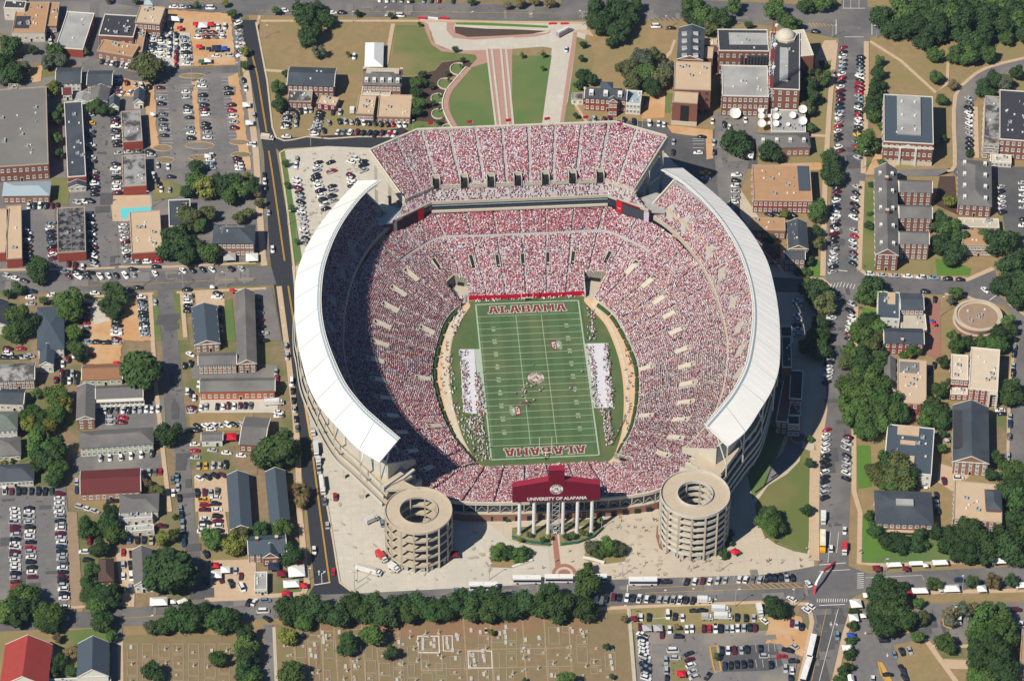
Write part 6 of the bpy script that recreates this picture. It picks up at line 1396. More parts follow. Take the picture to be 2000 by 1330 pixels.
for f in (2.6,5.6):
    mb = MB(); mb.prism([g_(0,-1.6,0)[:2], g_(W0_, -1.6,0)[:2], g_(W0_, .4,0)[:2], g_(0,.4,0)[:2]], f, f+.3, trim); mb.build('balcony', o_)
for i in range(11): mb = MB(); p_ = g_(W0_*i/10.01+.2,-1.5,0); mb.bar(p_, (p_[0], p_[1],6),.25, trim); mb.build('post', o_)
r = Bd('long grey roofed pale green apartment row with a line of small windows', 'apartment block', (618,836),(1198,798),(600,706),6, 'hx', slate2, greenwall, 2,14,2)
r = Bd('maroon shingle roofed long house with a pink brick wall', 'house', (620,1192),(1098,1167),(640,1008),5, 'gx', maroonroof, M('pink_brick', (.45,.25,.19)),1,9,3, rise=2)
r = Bd('grey hipped house below the maroon roofed house', 'house', (925,1335),(1235,1325),(985,1190),5, 'hx', slate2, stuccom, 1,5,3)
full()
r = Bd('blue slate hipped house with a white gabled porch at the left', 'house', (72,684),(126,681),(72,600),6, 'hx', slate3, whwall, 2,5,4); wing(r, (76,714),(105,716),(74,676),5, 'gy', slate3, whwall, 1,2,1)
r = Bd('dark slate roof half cut by the left edge above the parked cars', 'house', (-20,640),(18,638),(-22,590),5, 'gy', slate, whwall, 1,2,2)
at('31')
r = Bd('brick townhouse row with four small gables at the left edge', 'townhouses', (-20,312),(272,302),(-5,180),6, 'gx', stainroof, brick, 2,8,2)
r = Bd('dark slate cottage with a cream front below the townhouse row', 'house', (-20,486),(186,492),(-20,368),5, 'gx', slate, stuccom, 1,4,2)
r = Bd('grey green roofed white house at the left edge', 'house', (-30,700),(138,692),(-30,552),7, 'hx', M('greenish_shingle', (.16,.19,.17)), whwall, 2,4,3)
r = Bd('brown grey roofed low house at the left edge above the dark roof', 'house', (-30,900),(166,884),(-30,756),4, 'hx', slate2, stuccom, 1,4,2)
r = Bd('low black roofed white building facing the left car row', 'building', (-30,1096),(266,1082),(-30,962),4, 'hx', slate, whwall, 1,9,2)
r = Bd('white garage with a grey roof beside the middle street', 'garage', (1560,776),(1736,772),(1560,708),4, 'gx', slate2, whwall, 1,2,1, rise=1)
full()
r = Bd('grey shingled house beside the big street tree', 'house', (466,868),(520,862),(488,814),5, 'gx', slate2, brick, 1,4,3)
r = Bd('long blue slate hall, left one of two side by side', 'hall', (449,1035),(493,1033),(440,927),5, 'gy', slate3, brick2,1,4,8)
r = Bd('long blue slate hall, right one of two beside the dark street', 'hall', (527,1027),(568,1025),(514,921),5, 'gy', slate3, brick2,1,4,8)
r = Bd('slate roofed brick house with a front gable near the corner tents', 'house', (484,1084),(561,1079),(488,1047),5.5, 'gx', slate3, brick, 2,6,2, rise=3); wing(r, (512,1090),(545,1089),(513,1068),5.5, 'gy', slate3, brick, 1,2,1, rise=3); chimney(r, .25,.5,8); chimney(r, .75,.5,8)
at('41')
r = Bd('brown roofed house between dark trees above the lower street', 'house', (768,545),(892,536),(770,365),5, 'hy', M('umber_shingle', (.10,.062,.055)), brick, 1,3,3)
r = Bd('grey gabled bungalow with a white porch under the big round tree', 'house', (1044,575),(1200,545),(1060,290),5, 'gy', slate2, whwall, 1,3,3)
r = Bd('pale tin roofed shed below the hipped grey house', 'shed', (980,150),(1202,134),(990,104),3.5, rm=whroof, wm=stuccom, nx=3); r = Bd('pale roofed porch building with a red awning left of the middle street', 'building', (930,52),(1190,36),(950,-10),4.5, rm=whroof, wm=whwall, nx=5)
r = Bd('bright red metal gabled church roof at the bottom left corner', 'church', (-5,1360),(372,1360),(8,1030),7, 'gy', redroof, whwall, 1,4,6, rise=6, ov=.3)
r = Bd('dark slate gabled church hall at the bottom left, right of the red roof', 'hall', (598,1292),(850,1278),(608,1024),7, 'gy', slate3, whwall, 1,3,5, rise=4.5, ov=.3); wing(r, (370,1345),(866,1325),(372,1300),4, rm=whroof, wm=whwall, nx=6)
at('42')
r = Bd('cream single storey shop by the corner tents', 'shop building', (-12,606),(86,600),(-6,464),3.6, rm=whroof, wm=stuccom, nx=4, ny=3)
# --- north
at('12')
r = Bd('brick house with a long dark slate roof below the tall pine', 'house', (238,668),(612,680),(266,522),8, 'gx', slate, brick, 2,9,3, vents=3); wing(r, (244,790),(432,795),(262,702),5, rm=stainroof, wm=brick, nx=5); wing(r, (470,803),(622,825),(482,738),4, rm=tanroof, wm=M('maroon_wall', (.2,.01,.04)), nx=3)
r = Bd('old brick house with a dormered grey mansard roof beside the white tent', 'mansion', (830,668),(1134,673),(846,545),9, 'hx', slate2, brick2,2,9,3, rise=3); dormers(r, 9,3,5, y=.2, sz=1.8); patch(r, .08,.62,.92,.95,10.4, tanc, .4); chimney(r, .02,.9,9); chimney(r, .98,.9,9)
wing(r, (822,738),(1048,745),(832,676),5, rm=tanc, wm=brick2, nx=4); wing(r, (776,885),(915,895),(796,742),5, rm=tanroof, wm=brick2, nx=5, vents=2); wing(r, (944,908),(1202,915),(958,735),5, rm=tanroof, wm=brick2, nx=6)
tent('big white peaked marquee on the dry lawn beside the mansard house', (846,522),(992,522),(880,335),3.5, rise=2.6)
at('13')
r = Bd('red brick mansion with white dormers and slate roof beside the mall', 'mansion', (560,768),(896,788),(568,684),8, 'gx', slate, brick3,2,8,3, rise=3.5); dormers(r, 8,3.5,3, y=.25, sz=2.2); wing(r, (888,805),(1002,810),(908,702),7, rm=bluroof, wm=whwall, fl=2, nx=4); wing(r, (465,775),(556,778),(472,722),3.5, rm=stainroof, wm=whwall, nx=2); wing(r, (690,700),(790,702),(700,640),8, 'hx', slate3, brick)
wing(r, (752,800),(826,803),(756,770),9.5, 'gy', slate, brick3,2,2,1); chimney(r, .01,.5,9); chimney(r, .98,.5,9)
r = Bd('tall narrow academic hall with a slate gable and tan flat roofs', 'campus hall', (1262,694),(1551,704),(1290,478),15.5, rm=tanroof, wm=brick, fl=4, nx=5, vents=3, win='d'); wing(r, (1284,464),(1492,472),(1306,216),15, 'gy', slate, brick, 3,4,6, rise=2.6)
r2 = wing(r, (1250,795),(1446,808),(1268,712),14.5, rm=tanroof, wm=brick, fl=3, nx=0, ny=2)
g, W0, D0, an = r2; mb = MB(); mb.prism([g(W0*.34,-.1,0)[:2], g(W0*.68,-.1,0)[:2], g(W0*.68,.1,0)[:2], g(W0*.34,.1,0)[:2]],2.6,12.5, darkm); mb.build('entrance_recess', r[0]); mb = MB(); mb.prism([g(-.15,-.2,0)[:2], g(W0+.15,-.2,0)[:2], g(W0+.15,.2,0)[:2], g(-.15,.2,0)[:2]],0,2.6, cream); mb.build('stone_base', r[0])
at('13')
for i in range(4):
    for x in (1345,1432): p = W(x+(0 if i else 0),270+i*56,16.5); mb = MB(); mb.box(-1.3,-1.1,0,1.3,1.1,1.3, whitem, whroof); mb.build('roof_light', r[0], loc=p-r[0].location-Vector((0,0,.3)))
wing(r, (1490,350),(1612,352),(1492,300),10, rm=tanroof, wm=brick); wing(r, (1480,450),(1565,455),(1490,362),12, rm=tanroof, wm=brick, fl=2, nx=2)
full()
r = Bd('large brick campus hall with black roofs, pale panels, a dome and dishes', 'campus hall', (1404,99),(1502,100),(1408,57),16, rm=dkroof, wm=brick, fl=3, nx=8, ny=3); patch(r, .22,.3,1.0,.85,15.5, whroof)
wing(r, (1411,187),(1502,189),(1414,127),13, rm=whroof, wm=brick, fl=3, nx=9, vents=4); g, W0, D0, an = wing(r, (1502,173),(1562,174),(1508,62),16.5, rm=dkroof, wm=brick, fl=4, nx=4, ny=9)
patch((r[0],(g, W0, D0, an)),.34,.14,.62,.72,16, whroof, .6); wing(r, (1540,112),(1582,88),(1545,60),16, rm=cream, wm=brick)
at('14'); p = W(138,292,16.2); mb = MB(); n = 20
for j in range(5):
    a0, a1 = j*math.pi/10,(j+1)*math.pi/10
    for i in range(n):
        t0, t1 = 2*math.pi*i/n, 2*math.pi*(i+1)/n; f = lambda t, a: (4.7*math.cos(a)*math.cos(t),4.7*math.cos(a)*math.sin(t),1.0+3.4*math.sin(a)); mb.quad(f(t0, a0), f(t1, a0), f(t1, a1), f(t0, a1), cream)
mb.cyl(0,0,-1,1.0,5.6, cream, 8); mb.build('dome', r[0], loc=p-r[0].location)
at('13')
for i in range(10):
    x = 1790+i*24 if i < 1 else 1842+(i-1)*24; q = W(x, 500,10); mb = MB(); mb.cyl(0,0,0,7,.85, dkroof, 8); 
    if x < 1990: mb.build('vent_pipe', r[0], loc=q-r[0].location-Vector((0,0,2)))
at('14')
r = Bd('low cream equipment building crowded with white satellite dishes', 'building', (28,1024),(296,1032),(40,852),5, rm=whroof, wm=stuccom, nx=6, vents=5)
def dish(desc, x, y, rr, z, k='14'):
    at(k); rm = rr/4/4.4*1.15; p = W(x, y, z+rm); o = empty('satellite_dish', (p.x, p.y, z),0, desc, 'satellite dish', 'white satellite dishes'); mb = MB(); n = 20; ax = Vector((0,-.62,.78)); u = Vector((1,0,0)); v = ax.cross(u); c = Vector((0,0, rm))
    for j in range(3):
        r0, r1 = rm*j/3, rm*(j+1)/3; f = lambda rr_, t: c+u*rr_*math.cos(t)+v*rr_*math.sin(t)+ax*(rr_/rm)**2*rm*.28
        for i in range(n):
            t0, t1 = 2*math.pi*i/n, 2*math.pi*(i+1)/n
            if j == 0: mb.add([f(0,0), f(r1, t0), f(r1, t1)],[(0,1,2)], whitem)
            else: mb.quad(f(r0, t0), f(r1, t0), f(r1, t1), f(r0, t1), whitem)
    mb.build('reflector', o); mb = MB(); mb.cyl(0,0,0, rm*.9,.3, steel, 8); mb.build('mount', o); mb = MB(); mb.bar(c, c+ax*rm*.8,.12, steel); mb.build('feed_arm', o)
dish('largest white dish standing on the ground beside the campus hall', 1740,885,45,.1, '13')
for i, (x, y, a) in enumerate(((-56,860,26),(-54,905,26),(-50,965,32),(60,910,27),(60,965,26),(10,905,14),(155,972,16),(190,900,28),(270,855,34),(270,945,34),(8,960,12),(62,855,14))): dish('white satellite dish on the cream building, %s in the cluster list from left' % ordn(i) if 0 else ('%s white satellite dish of the roof cluster, near its %s' % (('small' if a < 20 else 'middling' if a < 30 else 'wide'),('upper left end', 'left end, second down', 'lower left end', 'left middle, upper', 'left middle, lower', 'left middle, between two others', 'front middle, tiny', 'centre', 'upper right corner', 'lower right corner', 'front left, tiny', 'rear middle, tiny')[i])), x, y, a, 5 if x > 0 else 3)
full(); p = W(1501,222,0); o = empty('antenna_mast', (p.x, p.y, 0),0, 'very tall red and white lattice antenna mast beside the campus hall', 'antenna mast')
Hm = 58
for k in range(7):
    z0, z1 = Hm*k/7, Hm*(k+1)/7; mb = MB(); c = whitem if k % 2 else M('mast_red', (.50,.06,.05)); s0, s1 = 1.2-.08*k, 1.12-.08*k
    for a, b in ((-1,-1),(1,-1),(1,1),(-1,1)): mb.bar((a*s0, b*s0, z0),(a*s1, b*s1, z1),.22, c)
    for q in range(4):
        za, zb = z0+(z1-z0)*q/4, z0+(z1-z0)*(q+1)/4
        for a, b, c2, d2 in ((-1,-1,1,-1),(1,-1,1,1),(1,1,-1,1),(-1,1,-1,-1)): mb.bar((a*s0, b*s0, za),(c2*s0, d2*s0, zb),.13, c)
    mb.build('lattice_section', o)
for z, s in ((30,.9),(44,1.1),(56,.8)): mb = MB(); mb.cyl(.8,-1.5, z, z+1.0, s, whitem, 12); mb.build('mast_dish', o)
at('14')
full(); r = Bd('grey dormered brick house below the satellite dishes', 'house', (1478,290),(1584,289),(1484,260),6, 'hx', slate2, brick2,1,9,2, rise=3); dormers(r, 6,3,4, y=.3, sz=1.6)
at('14')
r = Bd('brick library with a white cornice and a pale rectangle on its slate roof', 'library', (903,1104),(1292,1112),(918,735),14, rm=slate3, wm=brick, fl=3, nx=9, ny=8); patch(r, .27,.17,.75,.97,13.5, whroof, .9)
o_, (g, W0, D0, an) = r
mb = MB(); mb.prism([g(-.3,-.35,0)[:2], g(W0+.3,-.35,0)[:2], g(W0+.3,-.02,0)[:2], g(-.3,-.02,0)[:2]],10.6,11.6, trim); mb.build('cornice', o_); mb = MB(); mb.prism([g(-.1,-.25,0)[:2], g(W0+.1,-.25,0)[:2], g(W0+.1,-.02,0)[:2], g(-.1,-.02,0)[:2]],0,2.4, cream); mb.build('stone_base', o_)
for fx in (.34,.66): mb = MB(); p_ = g(W0*fx, -.4,0); mb.bar((p_[0], p_[1],0),(p_[0], p_[1],10.6),.9, trim); mb.build('pilaster', o_)
mb = MB(); P3 = [g(W0*.33,-.5,10.6), g(W0*.67,-.5,10.6), g(W0*.5,-.5,12.9)]; P4 = [g(W0*.33,-.1,10.6), g(W0*.67,-.1,10.6), g(W0*.5,-.1,12.9)]; mb.add(P3+P4,[(0,1,2),(0,2,5,3),(2,1,4,5)], trim); mb.build('pediment', o_)
for fx in (.37,.63):
    for fy in (.26,.55,.84): mb = MB(); mb.cyl(0,0,0,.8,.55, whitem, 10); mb.build('roof_vent', o_, loc=g(W0*fx, D0*fy, 14.4))
r = Bd('brick laboratory block with brown and black roofs at the right edge', 'campus hall', (1680,1116),(1806,1128),(1686,745),10, rm=stainroof, wm=brick, fl=3, nx=3, ny=8, win='l'); wing(r, (1806,1085),(2080,1108),(1800,698),12.5, rm=dkroof, wm=brick, fl=3, nx=6, vents=12); wing(r, (1735,1260),(1900,1270),(1740,1200),3.5, rm=cream, wm=stuccom, nx=5)
# --- east campus
full()
r = Bd('long orange roofed brick school building right of the stadium roof', 'campus hall', (1472,391),(1587,393),(1481,322),8, rm=orroof, wm=brick3, fl=2, nx=12, ny=5, vents=8); patch(r, .78,.3,.97,.98,7.5, slate3,.7)
r = Bd('orange gravel roofed low wing beside the stadium shadow', 'building', (1467,448),(1534,450),(1470,424),6, rm=orroof, wm=brick2, fl=1, nx=6)
at('24')
r = Bd('slate and brick dormitory with white vents beside the parked cars', 'dormitory', (160,615),(318,615),(150,400),9, 'gy', slate, brick2,2,4,5, vents=6); wing(r, (124,694),(294,696),(134,625),7.5, 'gx', slate, brick2,2,4,1)
r = Bd('dark brown hipped roof in the stadium shadow', 'house', (-45,672),(100,678),(-45,572),5, 'hx', M('umber_shingle', (.1,.06,.05)), brick, 1,4,2)
r = Bd('comb shaped brick dormitory with three grey roofed wings', 'dormitory', (838,658),(1022,662),(850,-20),10, 'gy', slate2, brick, 3,3,14, rise=3.8)
dormers(r, 10,3.8,10, 'y', .24, sz=1.4)
for yb, yf in ((75,178),(268,380),(472,580)): rr = wing(r, (1020, yf-6),(1286-(24 if yb > 400 else 0), yf),(1020, yb),10, 'gx', slate2, brick, 3,5,2, rise=3.2)
o_, (g, W0, D0, an) = r
for fy in (.42,.8): mb = MB(); mb.box(-.9,-.9,0,.9,.9,2.2, brick, cream); mb.build('chimney', o_, loc=g(W0*.5, D0*fy, 13.2))
r = Bd('grey hipped brick dormitory with dormers near the right edge', 'dormitory', (1478,270),(1748,277),(1495,-85),7, 'hy', slate2, brick, 2,5,8, rise=3.5); dormers(r, 7,3.5,8, 'y', .2, sz=1.6)
r = Bd('flat grey terrace roof below the hipped dormitory', 'building', (1490,438),(1806,446),(1496,368),4, rm=tanc, wm=brick2, nx=6, vents=4)
r = Bd('brick hall with a stone portico between two groups of trees', 'campus hall', (1520,580),(1780,588),(1530,462),7, rm=orroof, wm=brick2, fl=2, nx=9, vents=3)
r = Bd('blue slate roofed student house with pale skylights above the brick court', 'student house', (853,1148),(1028,1152),(865,940),7, rm=slate3, wm=whwall, fl=2, nx=3); patch(r, .45,.55,.8,1.0,6.5, tanroof, .5); wing(r, (1032,1088),(1222,1092),(1032,955),7, 'gx', slate, brick2,2,5,2, rise=1.5); wing(r, (1040,1236),(1240,1240),(1060,1115),4, rm=tanc, wm=brick2)
full(); r = Bd('slate roofed brick student house below the pale skylights', 'student house', (1726,671),(1806,673),(1730,640),7, 'gx', slate, brick3,2,6,3); chimney(r, .45,.1,7)
at('24'); p = W(1640,1128,6); o = empty('round_building', (p.x, p.y, 0),0, 'low round building with a flat tan roof and concrete rims', 'round building')
mb = MB(); mb.cyl(0,0,0,5.4,11.0, brick2,40, top=tanroof); mb.build('wall', o)
for z0_, z1_, rr_ in ((5.4,6.2,11.6),(2.4,3.0,11.9)):
    mb = MB(); n = 40
    for i in range(n):
        a, b = 2*math.pi*i/n, 2*math.pi*(i+1)/n; f = lambda r_, t, z: (r_*math.cos(t), r_*math.sin(t), z)
        mb.quad(f(rr_, a, z0_), f(rr_, b, z0_), f(rr_, b, z1_), f(rr_, a, z1_), tanc); mb.quad(f(rr_, a, z1_), f(rr_, b, z1_), f(rr_-1.3, b, z1_), f(rr_-1.3, a, z1_), tanc); mb.quad(f(rr_-1.3, b, z0_), f(rr_-1.3, a, z0_), f(rr_-1.3, a, z1_), f(rr_-1.3, b, z1_), tanc)
    mb.build('rim', o)
mb = MB(); mb.cyl(0,0,5.42,5.6,9.2, tanroof, 40, top=M('brown_roof_disc', (.36,.25,.17),(.30,.21,.15),.4)); mb.build('roof', o)
for i in range(7): q = bpy.data.objects.new('roof_vent', VENT[i % 3]); q.location = (random.uniform(-5,5), random.uniform(-5,5),5.6); link(q, o)
at('34')
r = Bd('tan roofed house with rooftop machines between tall trees', 'student house', (1002,478),(1232,484),(1022,136),7, rm=tanroof, wm=brick3, fl=2, nx=4, ny=5, vents=9); patch(r, .08,.7,.75,.95,6.5, greyroof, .2); wing(r, (905,385),(998,388),(905,125),6, 'gy', slate2, brick, 2,2,4)
r = Bd('cream roofed orange brick mansion with a white columned porch', 'mansion', (1560,368),(1788,384),(1590,45),9.5, rm=M('cream_roof', (.64,.54,.42),(.58,.48,.37),.3), wm=brick3, fl=3, nx=5, ny=5, vents=3); wing(r, (1424,292),(1558,297),(1432,100),8, rm=MATS['cream_roof'], wm=brick3, fl=2, nx=4, vents=2); wing(r, (1420,410),(1555,415),(1422,360),4, rm=cream, wm=brick3, fl=1, nx=3)
o_, (g, W0, D0, an) = r
for fx in (.72,.98): mb = MB(); p_ = g(W0*fx, -1.6,0); mb.bar((p_[0], p_[1],0),(p_[0], p_[1],9),.8, trim); mb.build('porch_column', o_)
mb = MB(); mb.prism([g(W0*.70,-2,0)[:2], g(W0,-2,0)[:2], g(W0,0,0)[:2], g(W0*.70,0,0)[:2]],8.6,9.5, trim, MATS['cream_roof']); mb.build('porch_roof', o_)
r = Bd('large dark slate roofed brick fraternity house with a gabled brick front', 'student house', (1436,938),(1722,954),(1440,495),8, 'gy', slate, brick2,3,5,8, rise=4); patch(r, .03,.2,.33,.85,9.3, dkroof, .8)
r = Bd('blue slate roofed house with pale roof panels and a white front wall', 'student house', (900,1004),(1274,1010),(962,645),8, rm=slate3, wm=whwall, fl=2, nx=6, ny=4, vents=3); patch(r, .22,.80,.68,.99,7.5, tanroof, .6); patch(r, .3,.6,.62,.68,7.5, tanroof, .6); patch(r, .34,.22,.62,.36,7.5, tanroof, .6)
full(); r = Bd('wide slate hipped brick house beside the green lawn and tents', 'student house', (1710,1022),(1824,1026),(1714,957),7, 'hx', slate, brick2,2,9,4, rise=2.5); patch(r, .36,.45,.66,.62,9.2, whroof, .8); patch(r, .2,-.06,.8,0,3.2, tanroof, .4)
r = Bd('tan roofed house with slate corner roofs in the lower right', 'student house', (1862,1012),(1957,1020),(1866,938),6.5, rm=tanroof, wm=brick, fl=2, nx=7, ny=4, vents=6); wing(r, (1925,996),(1958,998),(1922,955),7.5, 'hy', slate, brick, 1,2,3)
r = Bd('orange roof cut by the right edge at the bottom', 'building', (1990,1318),(2060,1325),(1998,1222),5, rm=orroof, wm=brick, nx=3)
at('34')
r = Bd('dark roofed brick annex with big openings against the stadium', 'annex', (163,444),(264,446),(188,222),10, rm=dkroof, wm=brick, fl=2, nx=2, ny=4, win='l'); wing(r, (155,645),(248,648),(165,575),8, rm=dkroof, wm=brick, fl=2, nx=2, win='l'); wing(r, (160,572),(256,574),(162,450),6, rm=brick, wm=brick); wing(r, (60,620),(150,640),(90,215),8, rm=brick, wm=brick, fl=2, nx=2, ny=3); wing(r, (110,200),(185,202),(108,-40),15, rm=dkroof, wm=brick, ny=4)
at('24'); r = Bd('brick stair block in the stadium shadow beside the parked cars', 'annex', (102,1340),(192,1340),(102,1212),12, rm=dkroof, wm=brick, fl=3, nx=2)
# ================================================================ TENTS, CANOPIES, BUSES, TRUCKS
at('44')
for i, (a, b, c, d) in enumerate((((930,425),(1050,420),(932,392), 'white marquee on the verge above the road, left of three'),((1105,412),(1220,408),(1107,385), 'white marquee on the verge above the road, middle of three'),((1290,410),(1410,405),(1290,372), 'white marquee on the verge above the road, right of three'),((1755,400),(1915,392),(1775,352), 'white marquee under the dark trees near the right edge'),((1130,632),(1255,628),(1132,588), 'white marquee below the road, left of two beside the round trees'),((1375,620),(1502,616),(1376,566), 'white marquee below the road, middle between round trees'),((1640,620),(1712,616),(1645,570), 'small white marquee below the road beside the pale tree'),((1940,590),(2040,584),(1942,545), 'white marquee below the road cut by the right edge'),((1335,616),(1368,614),(1336,580), 'narrow white tent squeezed between a round tree and a marquee'),((652,745),(738,738),(655,680), 'white peaked tent at the corner beside the big tree'),((640,850),(712,846),(642,795), 'white marquee beside the street, second below the corner'),((585,1078),(665,1072),(586,1035), 'small white tent between two round street trees'),((630,1330),(678,1328),(632,1265), 'white tent at the bottom between street trees'))): tent(d, a, b, c)
canopy('small blue canopy between round street trees beside the lot', 648,955, 'u', 3.6); canopy('crimson canopy between the left and middle roadside marquees', 1078,432, 'm', 3); canopy('white canopy table right of the last roadside marquee', 1232,405, 'w', 2.4); canopy('crimson canopy left of the roadside marquees', 850,430, 'm', 3.6); canopy('red and white canopy left of the two lower marquees', 1112,628, 'r', 3); canopy('white canopy behind the corner trees', 770,640, 'w', 3); canopy('small white canopy beside the tall corner tree', 745,800, 'w', 2.6)
at('41'); tent('big white marquee on the verge beside the round tree', (1170,728),(1308,722),(1180,665)); canopy('small white canopy beside the big roadside marquee', 1352,690, 'w', 2.4); tent('open white tent tilted beside the lower street', (1400,720),(1470,690),(1385,690)); canopy('maroon and white canopy by the white tents of the court', 1680,405, 'r', 3.4); canopy('white canopy, upper of two in the tailgate court', 1760,440, 'w', 4.2); canopy('white canopy, lower of two in the tailgate court', 1690,478, 'w', 4.6)
at('42'); tent('white flag painted marquee beside the dark street corner', (255,505),(385,495),(262,415)); canopy('red canopy behind the white marquee at the corner', 330,385, 'r', 4.5); tent('grey white tent below the flag marquee', (215,588),(340,580),(225,530)); canopy('bright red canopy right of the grey tent', 372,562, 'r', 3); canopy('red logo canopy on the verge at the corner', 232,628, 'r', 3.6); canopy('crimson canopy under the tree by the corner marquee', 200,470, 'm', 4); canopy('navy canopy above the corner tents', 138,415, 'k', 5); canopy('purple pink canopy at the foot of the left ramp tower', 1552,318, 'm', 4)
at('43'); canopy('red patterned canopy on the plaza right of the ramp tower', 1742,300, 'r', 3.6,.6); canopy('red canopy on the grass strip of the lower lot', 1322,1252, 'r', 3.8); canopy('tan open canopy in the lower lot, left of two', 1055,895, 'p', 4); canopy('tan open canopy in the lower lot, right of two', 1140,895, 'p', 4); canopy('brown canopy by the cemetery corner', 955,822, 'm', 3)
at('11')
for i, (x, y, c, s, d) in enumerate(((1402,213, 'r', 3, 'red canopy standing alone at the left of the orange tailgate lot'),(1528,182, 'r', 3.4, 'red canopy left of the striped tent in the tailgate lot'),(1580,190, 'w', 5, 'red and white striped centre tent of the tailgate lot'),(1645,182, 'r', 3.4, 'red canopy right of the striped tent in the tailgate lot'),(1553,358, 'r', 3.2, 'small red canopy above the black one in the tailgate lot'),(1628,375, 'k', 2.8, 'small black canopy in the middle of the tailgate lot'),(1690,370, 'k', 5, 'wide navy canopy left of the red and blue one'),(1748,372, 'u', 3.4, 'blue canopy right of the navy one in the tailgate lot'),(1570,475, 'n', 3.2, 'green canopy at the bottom of the tailgate lot'),(1620,465, 'w', 3.6, 'white canopy right of the green one in the tailgate lot'),(1193,885, 'w', 2.6, 'tiny white canopy beside the far lot'),(1922,810, 'w', 4, 'white canopy beside the dark street, upper'),(1945,950, 'w', 4, 'white and yellow canopy beside the dark street, lower'),(1620,1210, 'w', 3.2, 'red and white canopy on the lot island'))): canopy(d, x, y, c, s)
tent('long white awning at the top of the tailgate lot', (1310,158),(1400,165),(1312,125),2.6)
at('21'); canopy('white canopy with purple print in front of the slate mansion', 1965,670, 'w', 6); canopy('pale awning in front of the slate mansion', 1790,665, 'p', 6); canopy('red canopy at the corner above the motel', 1810,930, 'r', 2.6); canopy('white little stand on the street corner', 1655,900, 'w', 2.2)
at('31'); canopy('red and white canopy on the brown roofed hut yard', 905,168, 'r', 3.2); canopy('red carport beside the white garage', 1795,735, 'r', 5); 
at('13'); tent('white tent under the pale tree beside the dark yard', (1790,1225),(1880,1235),(1800,1170))
at('34'); canopy('pale blue umbrella behind the fraternity house, upper', 1382,712, 'p', 2.2); canopy('pale blue umbrella behind the fraternity house, lower', 1392,760, 'p', 2.2)
at('24'); canopy('orange sunshade in the brick court', 1298,1190, 'r', 2); canopy('blue sunshade in the brick court', 1280,1165, 'u', 1.8)
# buses and trucks
at('42'); bus('white coach with a dark stripe parked alone left of the other coaches', 1775,580,(1,0)); at('43')
bus('white coach in the kerb line, directly left of the brick walk', 115,528,(1,0)); bus('white coach in the kerb line, directly right of the brick walk', 365,520,(1,0)); bus('white coach half hidden behind the street tree', 630,517,(1,0)); bus('white coach parked alone right of the crossing line', 1022,540,(1,0))
at('44'); bus('white coach on the curved road, upper of two', 338,1060,(-.15,.65),14); bus('white coach on the curved road, lower of two', 300,1228,(-.2,.65),14)
bus('yellow and cream school bus waiting at the junction', 427,215,(0,1),10,(.80,.70,.45), False, 'school_yellow') if 'school_yellow' in MATS else (M('school_yellow', (.85,.42,.02)), bus('yellow and cream school bus waiting at the junction', 427,215,(0,1),10,(.80,.70,.45), False, 'school_yellow'))
truck('white box truck stopped behind the school bus', 432,45,(0,1),7); truck('red and white pick up truck with a red bed at the junction', 597,285,(0,1),6.5,(.55,.05,.06)); 
at('42'); truck('silver box truck beside the left ramp tower', 905,55,(1,-.45),6.5,(.6,.6,.6)); truck('large white ladder truck on the plaza', 880,450,(1,.28),12,(.78,.78,.76), extra=(.5,.48,.45)); truck('red yellow and white emergency truck at the tower foot', 980,345,(.8,.8),7,(.6,.05,.05),(.7,.68,.6)); truck('white ambulance with green lights behind the emergency truck', 1080,432,(1,.6),5.5)
at('32'); truck('long grey trailer under the west concourse', 437,640,(.1,1),15,(.55,.53,.50), H=4); truck('white broadcast truck with dishes beside the dark street, upper', 467,845,(.1,1),9,(.62,.68,.74)); truck('white satellite truck beside the dark street', 515,1120,(.12,1),11,(.75,.75,.72), extra=(.7,.7,.7)); truck('white van truck beside the orange brick row', 140,475,(1,-.05),9); truck('white trailer between the satellite trucks', 485,935,(.1,1),4,(.6,.65,.7))
at('12'); truck('white delivery truck stopped at the corner of the dark streets', 88,1073,(1,.1),6.5,(.7,.62,.5)); at('13'); truck('ladder truck parked on the plaza north of the mall', 410,250,(.95,-.5),10,(.35,.3,.35), extra=(.7,.7,.7))
at('43'); truck('white camper van, upper of the two side by side in the lower lot', 1630,755,(1,.02),8,(.7,.75,.8)); truck('white camper van, lower of the two side by side in the lower lot', 1648,812,(1,.02),8); truck('grey trailer left of the camper vans', 1525,818,(1,0),5,(.5,.5,.5)); truck('white recreational trailer near the junction trees', 1935,765,(.3,1),6.5); truck('white van truck parked on the road side', 1505,685,(1,.02),6.5)
at('12'); truck('small white van truck beside the tan roofed annex', 750,857,(.1,-1),5)
# inflatable arch and balloon pillars
at('44'); pts = [W(525,390,0), W(480,425,3), W(430,465,4.5), W(395,520,4.5), W(372,570,3), W(360,640,0)]; pts = smooth(pts, 4); o = empty('inflatable_arch', tuple(pts[0]),0, 'red and white inflatable arch curving over the junction', 'inflatable arch')
for i, (a, b) in enumerate(zip(pts[:-1], pts[1:])):
    mb = MB(); mb.bar(a-o.location, b-o.location, .85, TC['w'] if 8 <= i <= 15 else TC['r']); mb.build('segment', o)
